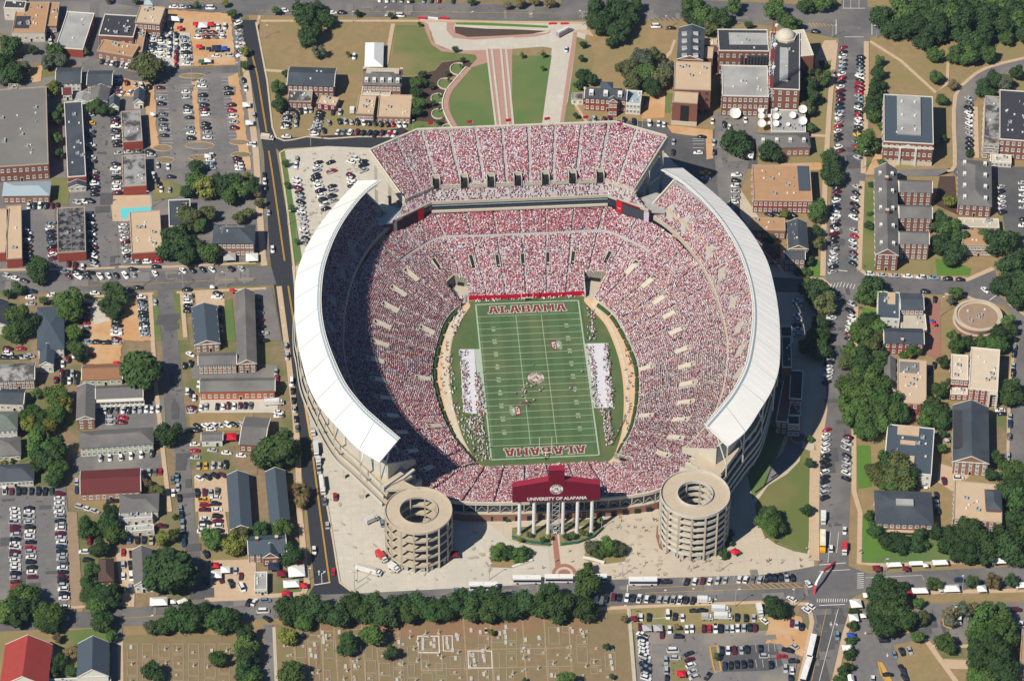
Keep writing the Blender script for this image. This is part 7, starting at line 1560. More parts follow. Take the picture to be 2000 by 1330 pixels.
# ================================================================ TREES
at('11')
T('at the left edge above the grey hall', 'dpd', [(70,360,95),(20,480,80),(90,560,90),(190,530,60),(260,385,40),(20,610,60)]); T('beside the pale grey hall', 'pg', [(430,400,72),(370,490,60),(470,470,60)]); T('right of the pale hall end', 'o', [(665,400,34)])
T('growing tall in the middle of the curved street', 'o', [(1140,520,122)]); T('along the dark street by the tailgate lot', 'ygg', [(1810,105,38),(1905,400,42),(1910,505,40),(1530,35,34),(1755,25,32)], axis=1)
T('between the grey hall and the long slate row', 'ygdgd', [(405,690,68),(435,920,58),(440,1080,50),(460,1190,45),(470,840,36)], axis=1); T('below the slate cottages', 'gd', [(735,830,62),(800,860,55),(860,865,34)]); T('in the far lot islands', 'd', [(1530,1300,60)])
T('at the top edge left of the long road', 'go', [(130,-10,40),(840,0,30),(1060,5,30)])
at('12')
T('tall with a dense dark crown on the dry lawn', 'd', [(380,110,105)], 'pine tree'); T('forming the tall pine clump on the dry lawn', 'ddd', [(510,130,70),(430,250,95),(480,60,60)], 'pine tree'); T('lower half of the pine clump on the dry lawn', 'dp', [(400,300,80),(560,170,60),(480,400,60)], 'pine tree', loose=True)
T('beside the brick house by the dark street', 'dgd', [(170,680,60),(175,790,62),(190,840,45),(225,570,30)], axis=1); T('along the upper road verge', 'gdd', [(155,80,36),(790,105,28),(1055,120,26)]); T('beside the pale service van on the lawn', 'o', [(718,420,22)])
T('in the dark bed beside the curved walk', 'dgdd', [(1240,640,52),(1300,580,36),(1250,720,50),(1260,800,56),(1255,870,48),(1310,640,36),(1370,670,26),(1380,800,22)], axis=1); T('dotted round the small circular lawns', 'd', [(1615,465,22),(1490,570,20),(1595,510,12),(1500,620,12),(1430,740,12),(1430,850,12),(1420,950,20),(1690,990,24),(1550,380,26),(1275,185,18)], axis=1)
T('at the top beyond the long road', 'bgb', [(1680,10,36),(1960,40,34),(1200,0,20)]); T('in the grass verge beside the pale parking lot', 'ggg', [(225,1270,30),(245,1440,26),(275,1620,30),(320,1880,24)], axis=1)
at('13')
T('in the big dark oak clump right of the mall', 'dddddddd', [(690,90,110),(800,60,110),(900,110,90),(720,200,90),(830,250,95),(880,200,80),(640,160,60),(960,40,60),(780,330,50)])
T('at the top edge between the oak clump and the halls', 'dgdgo', [(1400,30,90),(1380,130,60),(1500,120,90),(1530,210,72),(1620,130,80),(1740,50,70),(1440,210,60),(1840,190,34)])
T('in the olive grove behind the brick mansion', 'oopgd', [(900,540,85),(1010,450,85),(1060,560,90),(1160,600,90),(960,650,80),(1090,680,70),(1200,520,60),(1130,430,60)]); T('beside the white porch of the brick mansion', 'dd', [(560,590,60),(620,620,48),(520,660,40)]); T('dotted on the far end of the mall lawn', 'gg', [(80,430,22),(245,425,22),(240,530,18)]); T('along the mall lawn right side', 'dd', [(555,345,30),(540,450,30),(500,900,22)], axis=1)
T('in front of the grey dormered house', 'pd', [(1750,1110,110),(1690,1130,60),(1830,1080,56)]); T('left of the grey dormered house', 'd', [(2010,1180,90)]); T('at the top left corner of the mall', 'bb', [(60,20,50),(300,15,50),(180,10,40)])
at('14')
T('above the upper right road junction', 'gdgd', [(60,60,90),(190,180,80),(300,40,70),(420,30,70),(120,150,60),(500,20,40)]); T('right of the black campus roofs', 'dogd', [(360,600,80),(310,680,66),(330,760,78),(300,850,66),(440,610,62),(330,990,42),(430,500,36)], axis=1)
T('in the long row beside the parked cars and the dry lawn', 'gdddd', [(865,470,46),(860,560,60),(850,650,60),(850,740,78),(820,830,78),(830,900,60)], axis=1); T('in front of the library beside the street', 'g', [(780,1120,95)]); T('low beside the library front', 'gg', [(885,1270,34),(880,980,30)]); T('tall beside the lower end of the street cars', 'd', [(490,1250,85)])
T('in the upper right park', 'ddggdgdgdg', [(890,120,105),(960,230,85),(1040,100,120),(1150,180,125),(1250,60,110),(1230,290,95),(1350,220,120),(1420,110,120),(1540,90,125),(1500,240,110),(1600,330,110),(1300,420,70),(1700,110,120),(1680,260,100),(1560,430,85),(1720,420,70),(1820,180,105),(1900,70,110),(1990,260,80),(1780,20,100),(1460,420,70),(1640,10,100),(1400,0,90),(1180,0,90),(1020,10,80),(1520,-10,90),(1960,170,90),(1860,290,60),(2040,60,90),(1240,180,90)]); T('small beside the curved road and dry lawn', 'gb', [(1310,600,58),(1440,660,45)]); T('right of the library', 'gd', [(1350,770,52),(1370,1080,30)]); T('in the clump above the laboratory block', 'dddp', [(1680,680,70),(1760,620,70),(1840,640,70),(1940,560,60),(1730,720,50)]); T('clipped in the parking bay end', 'd', [(1570,1200,36)], low=True)
at('24')
T('at the bottom end of the street cars', 'd', [(500,30,85),(480,60,60)]); T('right of the orange roofed school', 'gg', [(385,290,72),(380,350,60)], axis=1); T('beside the brick dormitory and street', 'dog', [(390,470,50),(400,560,52),(320,700,40),(330,640,26)], axis=1); T('small in the school yard', 'y', [(130,335,42)]); T('under the stadium roof edge', 'd', [(10,540,48)])
T('at the street corner beside the stadium shadow', 'od', [(370,950,110),(440,1040,90),(330,880,60)]); T('left side of the lower street by the stadium', 'dgd', [(400,1180,60),(370,1280,66),(430,1290,60)], axis=1); T('above the blue slate student house', 'gdg', [(820,890,90),(770,970,80),(870,960,60)]); T('left of the student house court', 'gdgo', [(800,1180,80),(740,1270,90),(860,1240,80),(870,1300,60)])
T('in the round yellow clump between dormitories', 'y', [(1420,235,55)]); T('in the grove left of the portico hall', 'ddgd', [(1340,400,80),(1420,480,95),(1350,570,90),(1450,620,80),(1500,520,70),(1420,700,55)]); T('in the grove right of the portico hall', 'gdd', [(1780,540,110),(1860,560,90),(1700,500,60),(1920,520,50)]); T('in the huge dark clump at the right edge', 'ddddg', [(1900,760,120),(1850,900,90),(1960,900,100),(1930,1010,70),(1980,960,60),(1980,700,90)])
T('dwarf palms beside the street corner lamp', 'pg', [(1465,950,50),(1430,1010,36)]); T('around the round building', 'gdd', [(1440,1290,46),(1860,1180,60),(1830,1280,80),(1900,1230,50),(1730,1320,40)]); T('low shrub against the dormitory wall', 'dgdg', [(810,110,30),(795,430,40),(790,340,24),(300,790,40),(230,790,30)], 'shrub', low=True, axis=1)
at('34')
T('along the street in the long grove, upper part', 'ogdg', [(660,80,80),(800,60,90),(720,140,100),(620,160,66),(860,160,80),(780,200,70)]); T('along the street in the long grove, middle part', 'gggggg', [(650,330,100),(760,290,100),(880,330,90),(640,460,100),(760,430,110),(900,450,110),(680,580,95),(800,560,100),(930,560,90),(760,670,90),(860,650,80),(1010,540,80),(1060,580,60)]); T('beside the tan roofed house, small', 'gy', [(1130,70,50),(1060,110,40),(1100,110,34)])
T('between the tan house and the fraternity house', 'dgd', [(1300,520,90),(1350,590,80),(1250,600,80),(1340,370,66),(1360,160,50),(1330,640,60)], axis=1); T('behind the cream roofed mansion', 'gdgg', [(1460,40,60),(1560,10,60),(1650,10,60),(1740,20,60),(1810,20,66)]); T('right of the cream roofed mansion', 'd', [(1880,390,95),(1930,440,60)])
T('in front of the blue slate roof, big grove', 'oodg', [(900,950,90),(1000,960,110),(880,1040,90),(1020,1070,100),(1110,1040,80),(940,1110,70),(820,1010,60)]); T('at the right edge of the lower campus', 'dgdd', [(1900,1020,100),(1950,1120,100),(1870,1170,80),(1960,1230,90),(1780,900,50),(1730,1030,50)], axis=1); T('small on the olive lawn, upper', 'd', [(320,940,38)]); T('small on the olive lawn, lower', 'd', [(300,1310,42)]); T('square clipped beside the paved circle', 'g', [(325,765,30)], 'shrub', low=True); T('in the shadow left of the street cars', 'dd', [(390,60,80),(300,40,60)]); T('beside the tan court', 'gdg', [(1350,830,36),(1350,720,34),(1420,310,30)], axis=1)
at('44')
T('before the slate hipped house', 'dddd', [(855,130,70),(960,220,80),(1040,240,74),(1180,250,66),(1290,160,66),(1170,190,50),(900,200,40)], low=True); T('in the dark grove behind the right marquees', 'dddddddd', [(1400,260,70),(1450,180,80),(1560,130,90),(1640,220,110),(1560,300,90),(1750,260,100),(1860,180,100),(1900,290,100),(1980,200,90),(1720,350,70),(1480,320,60),(1960,360,60),(1940,60,80)])
T('large at the corner of the junction', 'dddd', [(880,600,90),(950,680,110),(860,760,90),(1010,780,100),(900,880,90),(1060,860,80),(960,570,60),(930,800,90)]); T('conical between the roadside marquees', 'ddd', [(1065,570,42),(1305,555,52),(1600,545,48),(1905,530,52)]); T('pale and thin between the roadside marquees', 'b', [(1755,530,60)], loose=True); T('clipped and round in the row beside the street', 'dddddd', [(672,778,36),(660,890,40),(650,1000,42),(635,1110,50),(605,1225,56),(565,1310,50)], low=True, axis=1)
T('beside the curved tan path', 'ggo', [(1170,970,44),(1385,1020,72),(1195,820,56),(1170,710,40)]); T('in the tall grove at the lower right', 'ggdgdg', [(1720,850,110),(1800,810,90),(1700,960,110),(1820,930,110),(1680,1080,110),(1800,1080,120),(1700,1200,120),(1830,1220,120),(1620,950,60),(1750,1310,90),(1640,1290,70),(1900,980,60)]); T('sparse behind the lot lamps', 'pb', [(1430,780,60),(1530,760,60),(1600,750,50),(1420,850,46)], loose=True); T('left of the junction', 'd', [(60,740,76),(20,690,50)]); T('big clump on the olive lawn', 'dg', [(10,20,70),(60,100,66),(20,130,60)]); T('low shrub on the lot edge', 'd', [(1130,210,40)], 'shrub', low=True); T('above the bright lawn by the house', 'gd', [(790,20,40),(1190,160,44)])
at('43')
T('in the plaza planting bed right of the brick walk', 'pggd', [(640,280,62),(720,270,72),(780,290,60),(840,290,58),(680,320,50)], low=True); T('tall over the coaches on the lower street', 'g', [(570,560,100)]); T('beside the coaches, lower crown', 'g', [(590,440,50)]); T('at the right end of the long hedge like tree row', 'd', [(580,760,92)]); T('on the olive lawn left clump', 'g', [(1980,40,70)]); T('tiny on the cemetery grass', 'ggd', [(740,1048,28),(780,1280,20),(420,1300,60),(100,1310,18)]); T('in the lot median beds', 'bo', [(1600,1125,26),(1285,890,22)]); T('shrub behind the right ramp tower foot', 'd', [(1650,330,42),(1690,230,40),(1700,160,36)], 'shrub', low=True); T('palm like plants under the scoreboard columns', 'yog', [(60,210,22),(130,170,22),(240,210,24),(290,190,20),(420,190,26),(470,180,26),(540,150,24),(650,90,24),(700,60,22),(590,170,22)], 'shrub', loose=True); T('on the pale verge by the cemetery corner', 'b', [(880,830,28)])
row_ = [(-260,770,96),(-140,740,90)]
at('42')
T('in the long dark row between cemetery and street', 'dddddddddddd', [(250,760,92),(330,730,86),(430,760,96),(520,780,80),(640,800,88),(770,720,90),(840,780,80),(930,740,96),(1020,790,88),(1130,730,86),(1200,780,80),(1290,720,84),(1370,770,86),(1460,740,84),(1600,700,96),(1660,760,86),(1750,690,96),(1800,760,90),(1900,690,90),(1970,740,86),(2090,700,92),(2180,720,84),(2280,660,84),(2350,740,104),(2420,700,80)])
T('along the cemetery edge', 'yggdgd', [(370,850,62),(255,960,66),(270,1240,82),(715,1020,74),(895,960,82),(1050,1095,56),(1840,935,24)]); T('in the plaza planting bed left of the brick walk', 'gd', [(1900,320,66),(1970,320,60),(2060,330,66),(2100,310,50)], low=True); T('beside the slate brick house', 'dgg', [(210,130,74),(40,150,62),(270,330,84),(130,120,40)]); T('beside the scoreboard foot', 'd', [(1970,60,20)], 'shrub', low=True)
at('41')
T('in the left bottom corner clump', 'ggdgd', [(200,640,92),(100,700,88),(40,780,88),(150,800,90),(240,720,86),(380,800,92),(420,880,60),(340,860,60)]); T('in the lane grove left of the brown roof', 'dddgdd', [(700,120,76),(850,80,80),(900,170,70),(770,270,70),(720,450,60),(690,560,66),(800,640,76),(880,660,76),(700,640,62),(930,610,50),(850,20,56)]); T('large and round beside the grey bungalow', 'd', [(1310,470,168)]); T('beside the lower street', 'gdd', [(780,840,76),(750,740,66),(870,960,46),(800,880,60)], axis=1)
T('in the clump above the cemetery corner', 'pddddd', [(1180,900,50),(1260,890,60),(1400,830,92),(1500,850,80),(1580,800,84),(1700,840,92),(1790,840,86),(1460,760,60),(1640,760,60)]); T('along the lane beside the cemetery', 'dgd', [(1920,940,66),(1930,1040,76),(1940,1140,80),(1920,1240,80),(1980,1290,60)], axis=1); T('standing alone in the small cemetery', 'dg', [(1700,1140,60),(1190,1240,72)]); T('behind the church hall', 'dbd', [(460,1160,56),(560,1090,50),(450,980,36),(550,1230,46),(430,1240,50)]); T('beside the blue slate halls', 'gyo', [(1655,200,74),(1830,250,82),(1880,170,66),(1960,150,40)]); T('pale yellow beside the middle street', 'yo', [(1270,200,56),(1360,170,50)]); T('low garden shrub', 'd', [(1365,40,24),(1490,1060,1)], 'shrub', low=True)
at('31')
T('the biggest round crown shading the middle street', 'd', [(1110,210,168)]); T('in the grove left of the grey motel', 'yggd', [(440,430,92),(480,500,80),(430,560,80),(240,560,76),(300,600,66),(220,640,60),(370,680,60),(470,610,56),(280,400,40)]); T('in the dark grove above the left lot', 'ddgd', [(330,780,100),(430,830,92),(400,930,92),(310,890,80),(450,990,70),(420,1070,60),(280,960,56)]); T('between the blue slate house and the brown hut', 'dg', [(600,60,60),(630,110,50),(560,30,50)]); T('on the verge above the middle street', 'd', [(1310,720,92),(1270,680,50)]); T('small and brown beside the maroon roof', 'bo', [(1220,1160,50),(1140,1100,44)]); T('cut by the lot below the maroon roof', 'd', [(860,1310,56)]); T('small round shrub by the low house', 'yyg', [(40,940,20),(100,935,20),(10,945,14)], 'shrub', low=True)
at('32'); T('the huge dark crown beside the dark street', 'dd', [(150,830,150),(60,900,90),(220,900,90)]); T('brownish beside the right slate hall', 'b', [(340,1160,66),(350,1240,50)], loose=True)
at('21')
T('along the middle left street, upper side', 'dgd', [(300,760,92),(310,830,60),(140,920,56),(60,960,36)]); T('in the left grove below the street', 'ggdg', [(120,1130,92),(200,1200,98),(100,1250,80),(530,1000,100),(560,1090,92),(480,1130,66),(570,1260,62),(340,1010,34)]); T('above the orange dirt lot', 'dgd', [(840,900,50),(900,960,76),(820,1050,62),(900,1090,66),(940,1010,56)]); T('in the grove beside the slate mansion, upper', 'dgydg', [(1520,80,80),(1600,130,92),(1700,110,86),(1800,90,92),(1880,140,80),(1960,130,66),(1780,200,70),(1450,160,56),(1930,60,50)]); T('in the olive grove below the upper one', 'ooog', [(1440,330,72),(1520,360,80),(1620,330,66),(1480,430,66),(1560,420,60),(1860,370,50),(1940,330,50)]); T('in the dark grove right of the pool block', 'dddd', [(1330,520,92),(1440,560,98),(1330,620,92),(1450,660,80),(1520,600,60),(1390,480,70)]); T('single beside the mansion awning', 'g', [(1640,630,80)])
at('22'); T('in the far left verge of the dark street', 'bo', [(20,250,40),(10,180,34)])
full(); plant_all()
# ================================================================ CARS
at('11')
D = (1,0)
row('in the packed lot beside the tan building, column one', 1195,290,1180,500, 'gwkbwkgk', D); row('in the packed lot, second column', 1262,265,1250,470, 'wkwlwww'); row('in the packed lot, third column', 1330,240,1320,430, 'gwkwlw', (.15,1)); row('in the packed lot, fourth column', 1375,280,1370,520, 'kwsmrm', (.1,1)); row('in the packed lot, fifth column', 1440,300,1460,500, 'lgkwkwgw', D); row('in the tailgate lot', 1560,255,1720,255, 'lmmg', (1,.15)); row('lower in the tailgate lot', 1550,295,1720,290, 'wmsw', (1,.1)); row('right side of the tailgate lot', 1700,215,1750,210, 'ww', (0,1)); row('bottom of the tailgate lot', 1690,440,1790,438, 'wg', D)
row('along the top road kerb', 1350,55,1640,68, 'wgklW', D); row('in the bay beside the dark street', 1860,180,1880,430, 'wkglgwkw', (.9,-.4)); row('below the orange shop roof', 800,480,990,515, 'kgwkgw', (.5,-1)); row('in the alley left of the orange shop roof', 695,180,690,360, 'kwkks', (0,1)); row('behind the commercial block', 405,240,395,330, 'wkw', (.2,1)); row('by the twin slate houses', 905,610,925,720, 'lgkwm', (1,-.3)); row('on the orange yard', 990,650,1160,680, 'mgwk', (.3,1)); row('on the orange yard, lower', 950,730,1140,700, 'wwgk', (.7,-1))
row('far lot, first column', 1250,650,1280,1060, 'kmgkskskgk'.replace('kmgkskskgk', 'km.gk.sksgk'), D); row('far lot, second column', 1450,720,1495,1080, 'wg.kwk.lwk', D); row('far lot, third column', 1570,640,1620,1075, 'gw.klkmw.kkgw', D); row('far lot, fourth column', 1780,690,1830,1000, 'kk.mrwgm', D); row('between the lots', 1170,1190,1180,1215, 'kg', D); row('lower far lot', 1230,1290,1310,1300, 'gw', (.2,1)); row('lower far lot, third column', 1640,1215,1650,1310, 'wwlg', D); row('lower far lot, fourth column', 1850,1240,1870,1320, 'kmww', D); row('behind the long slate row', 705,900,715,1330, 'g.y.lk.wk.ws.k', D); row('beside the tar roofed block', 900,930,915,1140, 'kmwkswkk', D); row('between the two tar roofed blocks', 930,1195,1080,1185, 'ggs', D); row('beside the lower tar block', 900,1280,905,1320, 'kw', D); row('beside the white canopies', 1900,630,1915,690, 'kw', (.2,1)); row('far street', 1960,1125,2000,1125, 'w.', D)
at('12')
row('along the upper road verge', 225,85,1120,125, 'w....wk.k..gW', D); row('at the top edge', 960,0,1540,10, 'wwggw.lkr.k'[:11],(0,1)); row('behind the brick house, left column', 255,860,230,1000, 'kgkgkw', D); row('behind the brick house, second column', 315,890,310,970, 'ksg', (.1,1)); row('behind the brick house, top', 350,870,430,860, 'kwg', (0,1)); row('middle column behind the brick house', 500,880,460,1050, 'kkkgggsw', D); row('beside the middle column', 600,880,650,880, 'kg', (0,1)); row('lower beside the middle column', 530,1020,560,960, 'kg', (.3,1)); row('below the tan annexes', 650,950,1160,975, 'k.gg.kwkk.kkrw.w'.replace('.', ''),(.35,1)); row('lower line below the tan annexes', 635,1030,1080,1050, 'wlwmkkkmgw', (-.5,1)); row('alone at the end', 1155,1040,1155,1040, 'm', (0,1)); row('on the corner apron', 235,1065,240,1065, 'w', D); row('by the little tree on the lawn', 765,445,766,445, 'w', (0,1))
row('pale lot, upper left pair', 315,1240,315,1290, 'gw', (0,1)); row('pale lot, second column', 490,1270,460,1400, 'kwgkk', (1,-.35)); row('pale lot, third column', 580,1270,590,1340, 'kg', (1,-.35)); row('pale lot, fourth column', 740,1265,780,1240, 'ww', (1,.2)); row('pale lot, fifth column', 840,1260,840,1330, 'kkg', (1,-.35))
at('22')
row('along the grass verge in the pale lot', 320,70,395,570, 'wwmkgkgwgggwgks', (1,.3)); row('pale lot, lower second column', 470,60,540,300, 'kwwkwkwk', (1,-.3)); row('pale lot, red car column', 590,10,600,240, 'r..kgkg'[:7],(1,-.3)); row('pale lot, far column', 740,40,745,130, 'mwwk', (1,.3)); row('beside the left kerb of the dark street', 65,40,130,620, 'kwk...g.....w', (.05,1))
at('13')
row('in the marked bays above the stadium', 640,925,1185,970, 'gm.m..kk..w.ww'.replace('gm.m..kk..w.ww', 'g.mm..k.k..w.ww'),(0,1)); row('by the big round dish', 1560,950,1700,990, 'w.kw', (.1,1)); row('beside the white dish', 1820,940,1821,940, 'w', (.2,1)); row('under the oak clump', 1125,210,1240,220, 'Wk', D); row('on the pale mall drive', 422,390,423,390, 'w', (0,1)); row('in the yard right of the north deck', 1260,1110,1258,1190, 'gk', (0,1)); row('in the narrow yard', 1575,1120,1575,1190, 'gk', (0,1)); row('at the yard top', 1480,1072,1482,1072, 'k', D); row('in the hatched bay', 1450,1195,1451,1195, 'w', D)
at('23'); row('beside the stadium roof, yellow', 1505,25,1506,25, 'y', D, 'pickup truck'); row('below the yellow one', 1510,62,1511,62, 'g', D); row('in the column right of the yellow pickup', 1750,40,1738,250, 'wkwggw', D)
at('14')
row('left side of the upper street', 590,375,545,1090, 'rkwgglwrkwmkmkbgwgrwkk', (1,-.35)); row('left side of the upper street, lower', 555,1150,570,1180, 'wm', (1,-.3)); row('right side of the upper street', 725,450,700,1060, 'kkklgwkrmrglkwkrwwkky', (1,.4)); row('right side of the upper street, lower', 690,1110,700,1230, 'lrkg', (1,.5)); row('on the curved road bays', 1570,770,1575,1170, 'gs.k.wwwggkkk'.replace('.', ''),(1,.55)); row('at the top of the junction', 375,250,376,250, 'k', D); row('under the park trees', 1780,280,1850,285, 'ww', D)
at('24')
row('left side of the middle street', 540,140,505,790, 'kmkwbkwwgkwmkksgwwgkg', (1,-.35)); row('right side of the middle street', 690,130,670,370, 'gkwkkw', (1,.5)); row('right side of the middle street, lower', 670,470,665,730, 'grwgmlk', (1,.5)); row('in the shadow lot beside the stadium', 230,1020,230,1280, 'ww.wwkww', D); row('left side of the lower street', 495,1110,480,1330, 'kwkskk', (1,-.3)); row('right side of the lower street, top', 650,1045,645,1100, 'gk', (1,.6)); row('right side of the lower street', 655,1150,630,1320, 'wwwwmk', (1,.4)); row('along the kerb below the comb dormitory', 795,808,1500,855, 'wggwwlkk', (1,.03)); row('across from the comb dormitory', 1230,950,1231,950, 'k', D); row('driving on the bend', 1693,935,1694,935, 'w', (.6,.6)); row('beside the round building yard', 1235,1020,1300,1010, 'kk', (0,1)); row('beside the hipped dormitory', 1820,130,1830,330, 'gkwwgk', (1,-.4)); row('at the right edge lot', 1990,100,1990,430, 'gwwwg.kw', D); row('under the school wall', 10,345,190,345, 'kkkk', (.8,.3))
at('34')
row('by the stadium plaza kerb, upper', 485,120,460,320, 'ggkwwwwk', (1,-.35)); row('by the stadium plaza kerb, middle', 455,690,440,1220, 'rwgwwkkkwkkggk', (1,-.4)); row('along the grove kerb', 620,750,605,830, 'mgg', (1,.5)); row('along the grove kerb, lower', 615,895,608,1070, 'kggwk', (1,.5)); row('on the right road', 1915,50,1870,890, 'lk.gk.k....gb.s..g'[:18],(0,1)); row('near the cream mansion drive', 1810,540,1812,565, 'wk', D); row('above the tan roof court', 1480,1070,1481,1070, 'w', D); row('in the tan court', 1220,1120,1370,1090, 'w.m'[:3],(.1,.3)); row('beside the slate hipped house', 1310,1200,1320,1320, 'kgwk'.replace('g', ''),(.2,1)); row('at the right edge', 1950,1300,1951,1300, 'w', (0,1)); row('near the tan house yard', 1290,190,1260,240, 'kk', (0,1))
at('44')
row('waiting at the upper junction', 600,145,601,145, 'w', (0,1), 'sedan'); row('in the middle lane at the junction', 490,285,491,285, 'w', (0,1)); row('crossing behind the arch', 318,560,319,560, 'W', (.6,.8), 'sedan'); row('at the corner left of the arch', 180,680,181,680, 'w', (1,.5), 'sedan'); row('stopped at the tilted crossing', 300,765,335,735, 'ww', (1,.6), 'sedan'); row('on the orange lot corner', 182,870,262,895, 'mgk', (0,1)); row('on the orange lot', 200,1045,201,1045, 'g', (.8,.5)); row('by the lower coach', 155,1080,156,1080, 'k', (.9,.2)); row('red by the lower coach', 108,1125,109,1125, 'r', D, 'sedan'); row('in the dark court corner', 25,1190,190,1235, 'k.gw'[:4],(.1,1)); row('low in the dark court corner', 205,1165,206,1165, 'k', D); row('at the very bottom of the dark court', 180,1305,181,1305, 'k', (.1,1)); row('driving down the curved street', 537,965,538,965, 'l', (0,1)); row('turning in the open lot', 912,1003,913,1003, 'k', D); row('beside the open lot kerb', 988,1110,1108,1080, 'lkg', (.45,1)); row('lower on the open lot kerb', 1050,1225,1070,1300, 'kbk', (.6,1)); row('in the bays under the tall grove', 1495,850,1610,850, 'ww', (0,1)); row('maroon under the tall grove', 1590,835,1591,835, 'm', (0,1)); row('far right bays', 1920,860,1975,880, 'gw', (0,1)); row('far right on the verge', 1940,765,1941,765, 'm', D); row('on the tent road', 1500,535,1501,535, 'b', D); row('small vehicle on the hatched island', 940,1272,941,1272, 'k', D); row('near the bottom tents', 820,1310,821,1310, 'w', (0,1))
row('kerb row near the junction', 10,515,190,508, 'kkkgk', (.15,1))
at('43')
row('top kerb of the lower street', 1368,545,1665,532, 'kwmwgg', (.35,-1)); row('top kerb, second group of the lower street', 1775,525,1990,525, 'wwsgk', (.3,-1)); row('black by the lone coach', 1205,545,1206,545, 'k', D); row('bottom kerb of the lower street', 790,665,1410,690, 'mkwkwwkgggwkk', (.25,-1)); row('in the dark under the street trees', 665,668,730,680, 'bk', (.2,-1)); row('grass row beside the camper vans', 1010,820,1070,825, 'wk', (0,1)); row('grass row above the two canopies', 1218,805,1330,825, 'Wkw', (0,1)); row('right grass row below the trailer', 1755,825,1890,825, 'k.kg'.replace('.', ''),(0,1)); row('leaning by the junction trees', 1970,850,1971,850, 'w', (.8,.6), 'sedan'); row('small pair above the grass', 1430,770,1490,765, 'kk', (.8,0)); row('long grass row of the lower lot', 1230,915,1900,905, 'w.www..'.replace('w.www..', 'w..ww.')+'mrwkgwwgkm', (.05,1)); row('below the tan canopies', 1000,895,1001,895, 'm', (0,1)); row('single maroon beside the dark lane', 1172,955,1173,955, 'm', (0,1)); row('long black on the lot edge', 1308,970,1309,970, 'k', D, 'suv')
row('stacked column beside the cemetery kerb', 1020,960,1050,1300, 'wkwwwwwgklkgw', (1,.35)); row('in the lot beside the median', 1260,1085,1261,1085, 'w', (1,-.05), 'van'); row('below the white van', 1275,1140,1276,1140, 'g', D); row('median column, left side', 1200,1160,1210,1300, 'ggk', (0,1)); row('median column, right side', 1385,1105,1420,1290, 'kmwgg', (1,-.35)); row('turning at the bottom', 1530,1285,1531,1285, 'k', (.6,-.8)); row('dark court, upper row', 1640,1085,1940,1070, 'kwmgk.k', (.1,1)); row('dark court, lower row', 1660,1205,1860,1180, 'bkkkk', (.1,1)); row('dark court, right end', 1975,1128,1976,1128, 'g', D)
at('41')
row('left lot, first column', 120,10,120,580, 'wwgmmgkwwmgwwwkgmr'.replace('r', 'r'), D); row('left lot, second column', 225,0,250,510, 'wggkwwkrgwkkwm', D); row('left lot, third column', 465,0,505,740, 'wgkgwmgwbkggswkmkgwkw.w', D); row('kerb of the middle street', 1415,30,1440,240, 'klgkb', (.05,1)); row('lane yard, left side', 655,310,656,310, 'w', D); row('lane yard, lower', 690,375,720,370, 'k', D); row('behind the grey bungalow', 1010,215,1180,220, 'lkkt', (0,1)); row('driveway of the grey bungalow, left', 960,315,960,500, 'rgw', (0,1)); row('driveway of the grey bungalow, right', 1025,330,1018,590, 'kkWl', (.15,1)); row('beside the pale porch', 1165,65,1166,65, 'w', D); row('red by the pale tree', 1255,108,1256,108, 'm', D); row('left court beside the blue slate hall', 1605,50,1590,150, 'wkwW', D); row('right court beside the blue slate hall', 1700,30,1700,150, 'kmwk', D); row('kerb below the court', 1610,330,1612,540, 'k.k', (.5,1)); row('in the tailgate court', 1725,530,1890,590, 'm.kW'.replace('.', ''),(.5,1)); row('small pair in the tailgate court', 1840,460,1885,500, 'gm', (0,1)); row('on the lower street', 500,835,501,835, 'g', D); row('angled at the lower street right', 1945,705,1990,700, 'kw', (.6,-1)); row('crimson half hidden by trees', 700,225,701,225, 'r', (0,1))
at('42'); row('on the street beside the cemetery lane', 75,690,60,775, 'lW', (1,0)); row('dark at the lane mouth', 92,835,93,835, 'k', (.8,.6)); row('driving up the dark street', 600,460,601,460, 'r', (0,1)); row('white on the dark street', 450,300,451,300, 'w', (.1,1), 'suv'); row('grey on the plaza kerb', 560,100,561,100, 'g', (.05,1)); row('light blue beside the left tower', 988,88,989,88, 'l', (.3,1)); row('police style car before the lone coach', 1580,605,1581,605, 'l', D)
at('43'); row('service vehicle under the scoreboard', 333,135,334,135, 'W', (.05,1), 'suv')
at('32'); row('left kerb of the dark street, upper', 232,40,240,120, 'gg', (.05,1)); row('on the dark street beside the roof', 315,132,316,132, 'g', (.05,1)); row('left kerb of the dark street', 272,320,320,680, 'Wkkgks', (.06,1)); row('yard beside the orange brick row', 155,240,160,290, 'gr', (0,1)); row('yard by the grey shingled house', 180,555,180,585, 'ww', D); row('beside the satellite truck', 490,1000,491,1000, 'g', (.06,1)); row('below the satellite truck', 535,1250,536,1250, 's', (.06,1)); row('alone on the plaza', 612,1215,613,1215, 'r', (.05,1), 'suv'); row('beside the right slate hall', 275,1180,276,1180, 'r', (0,1))
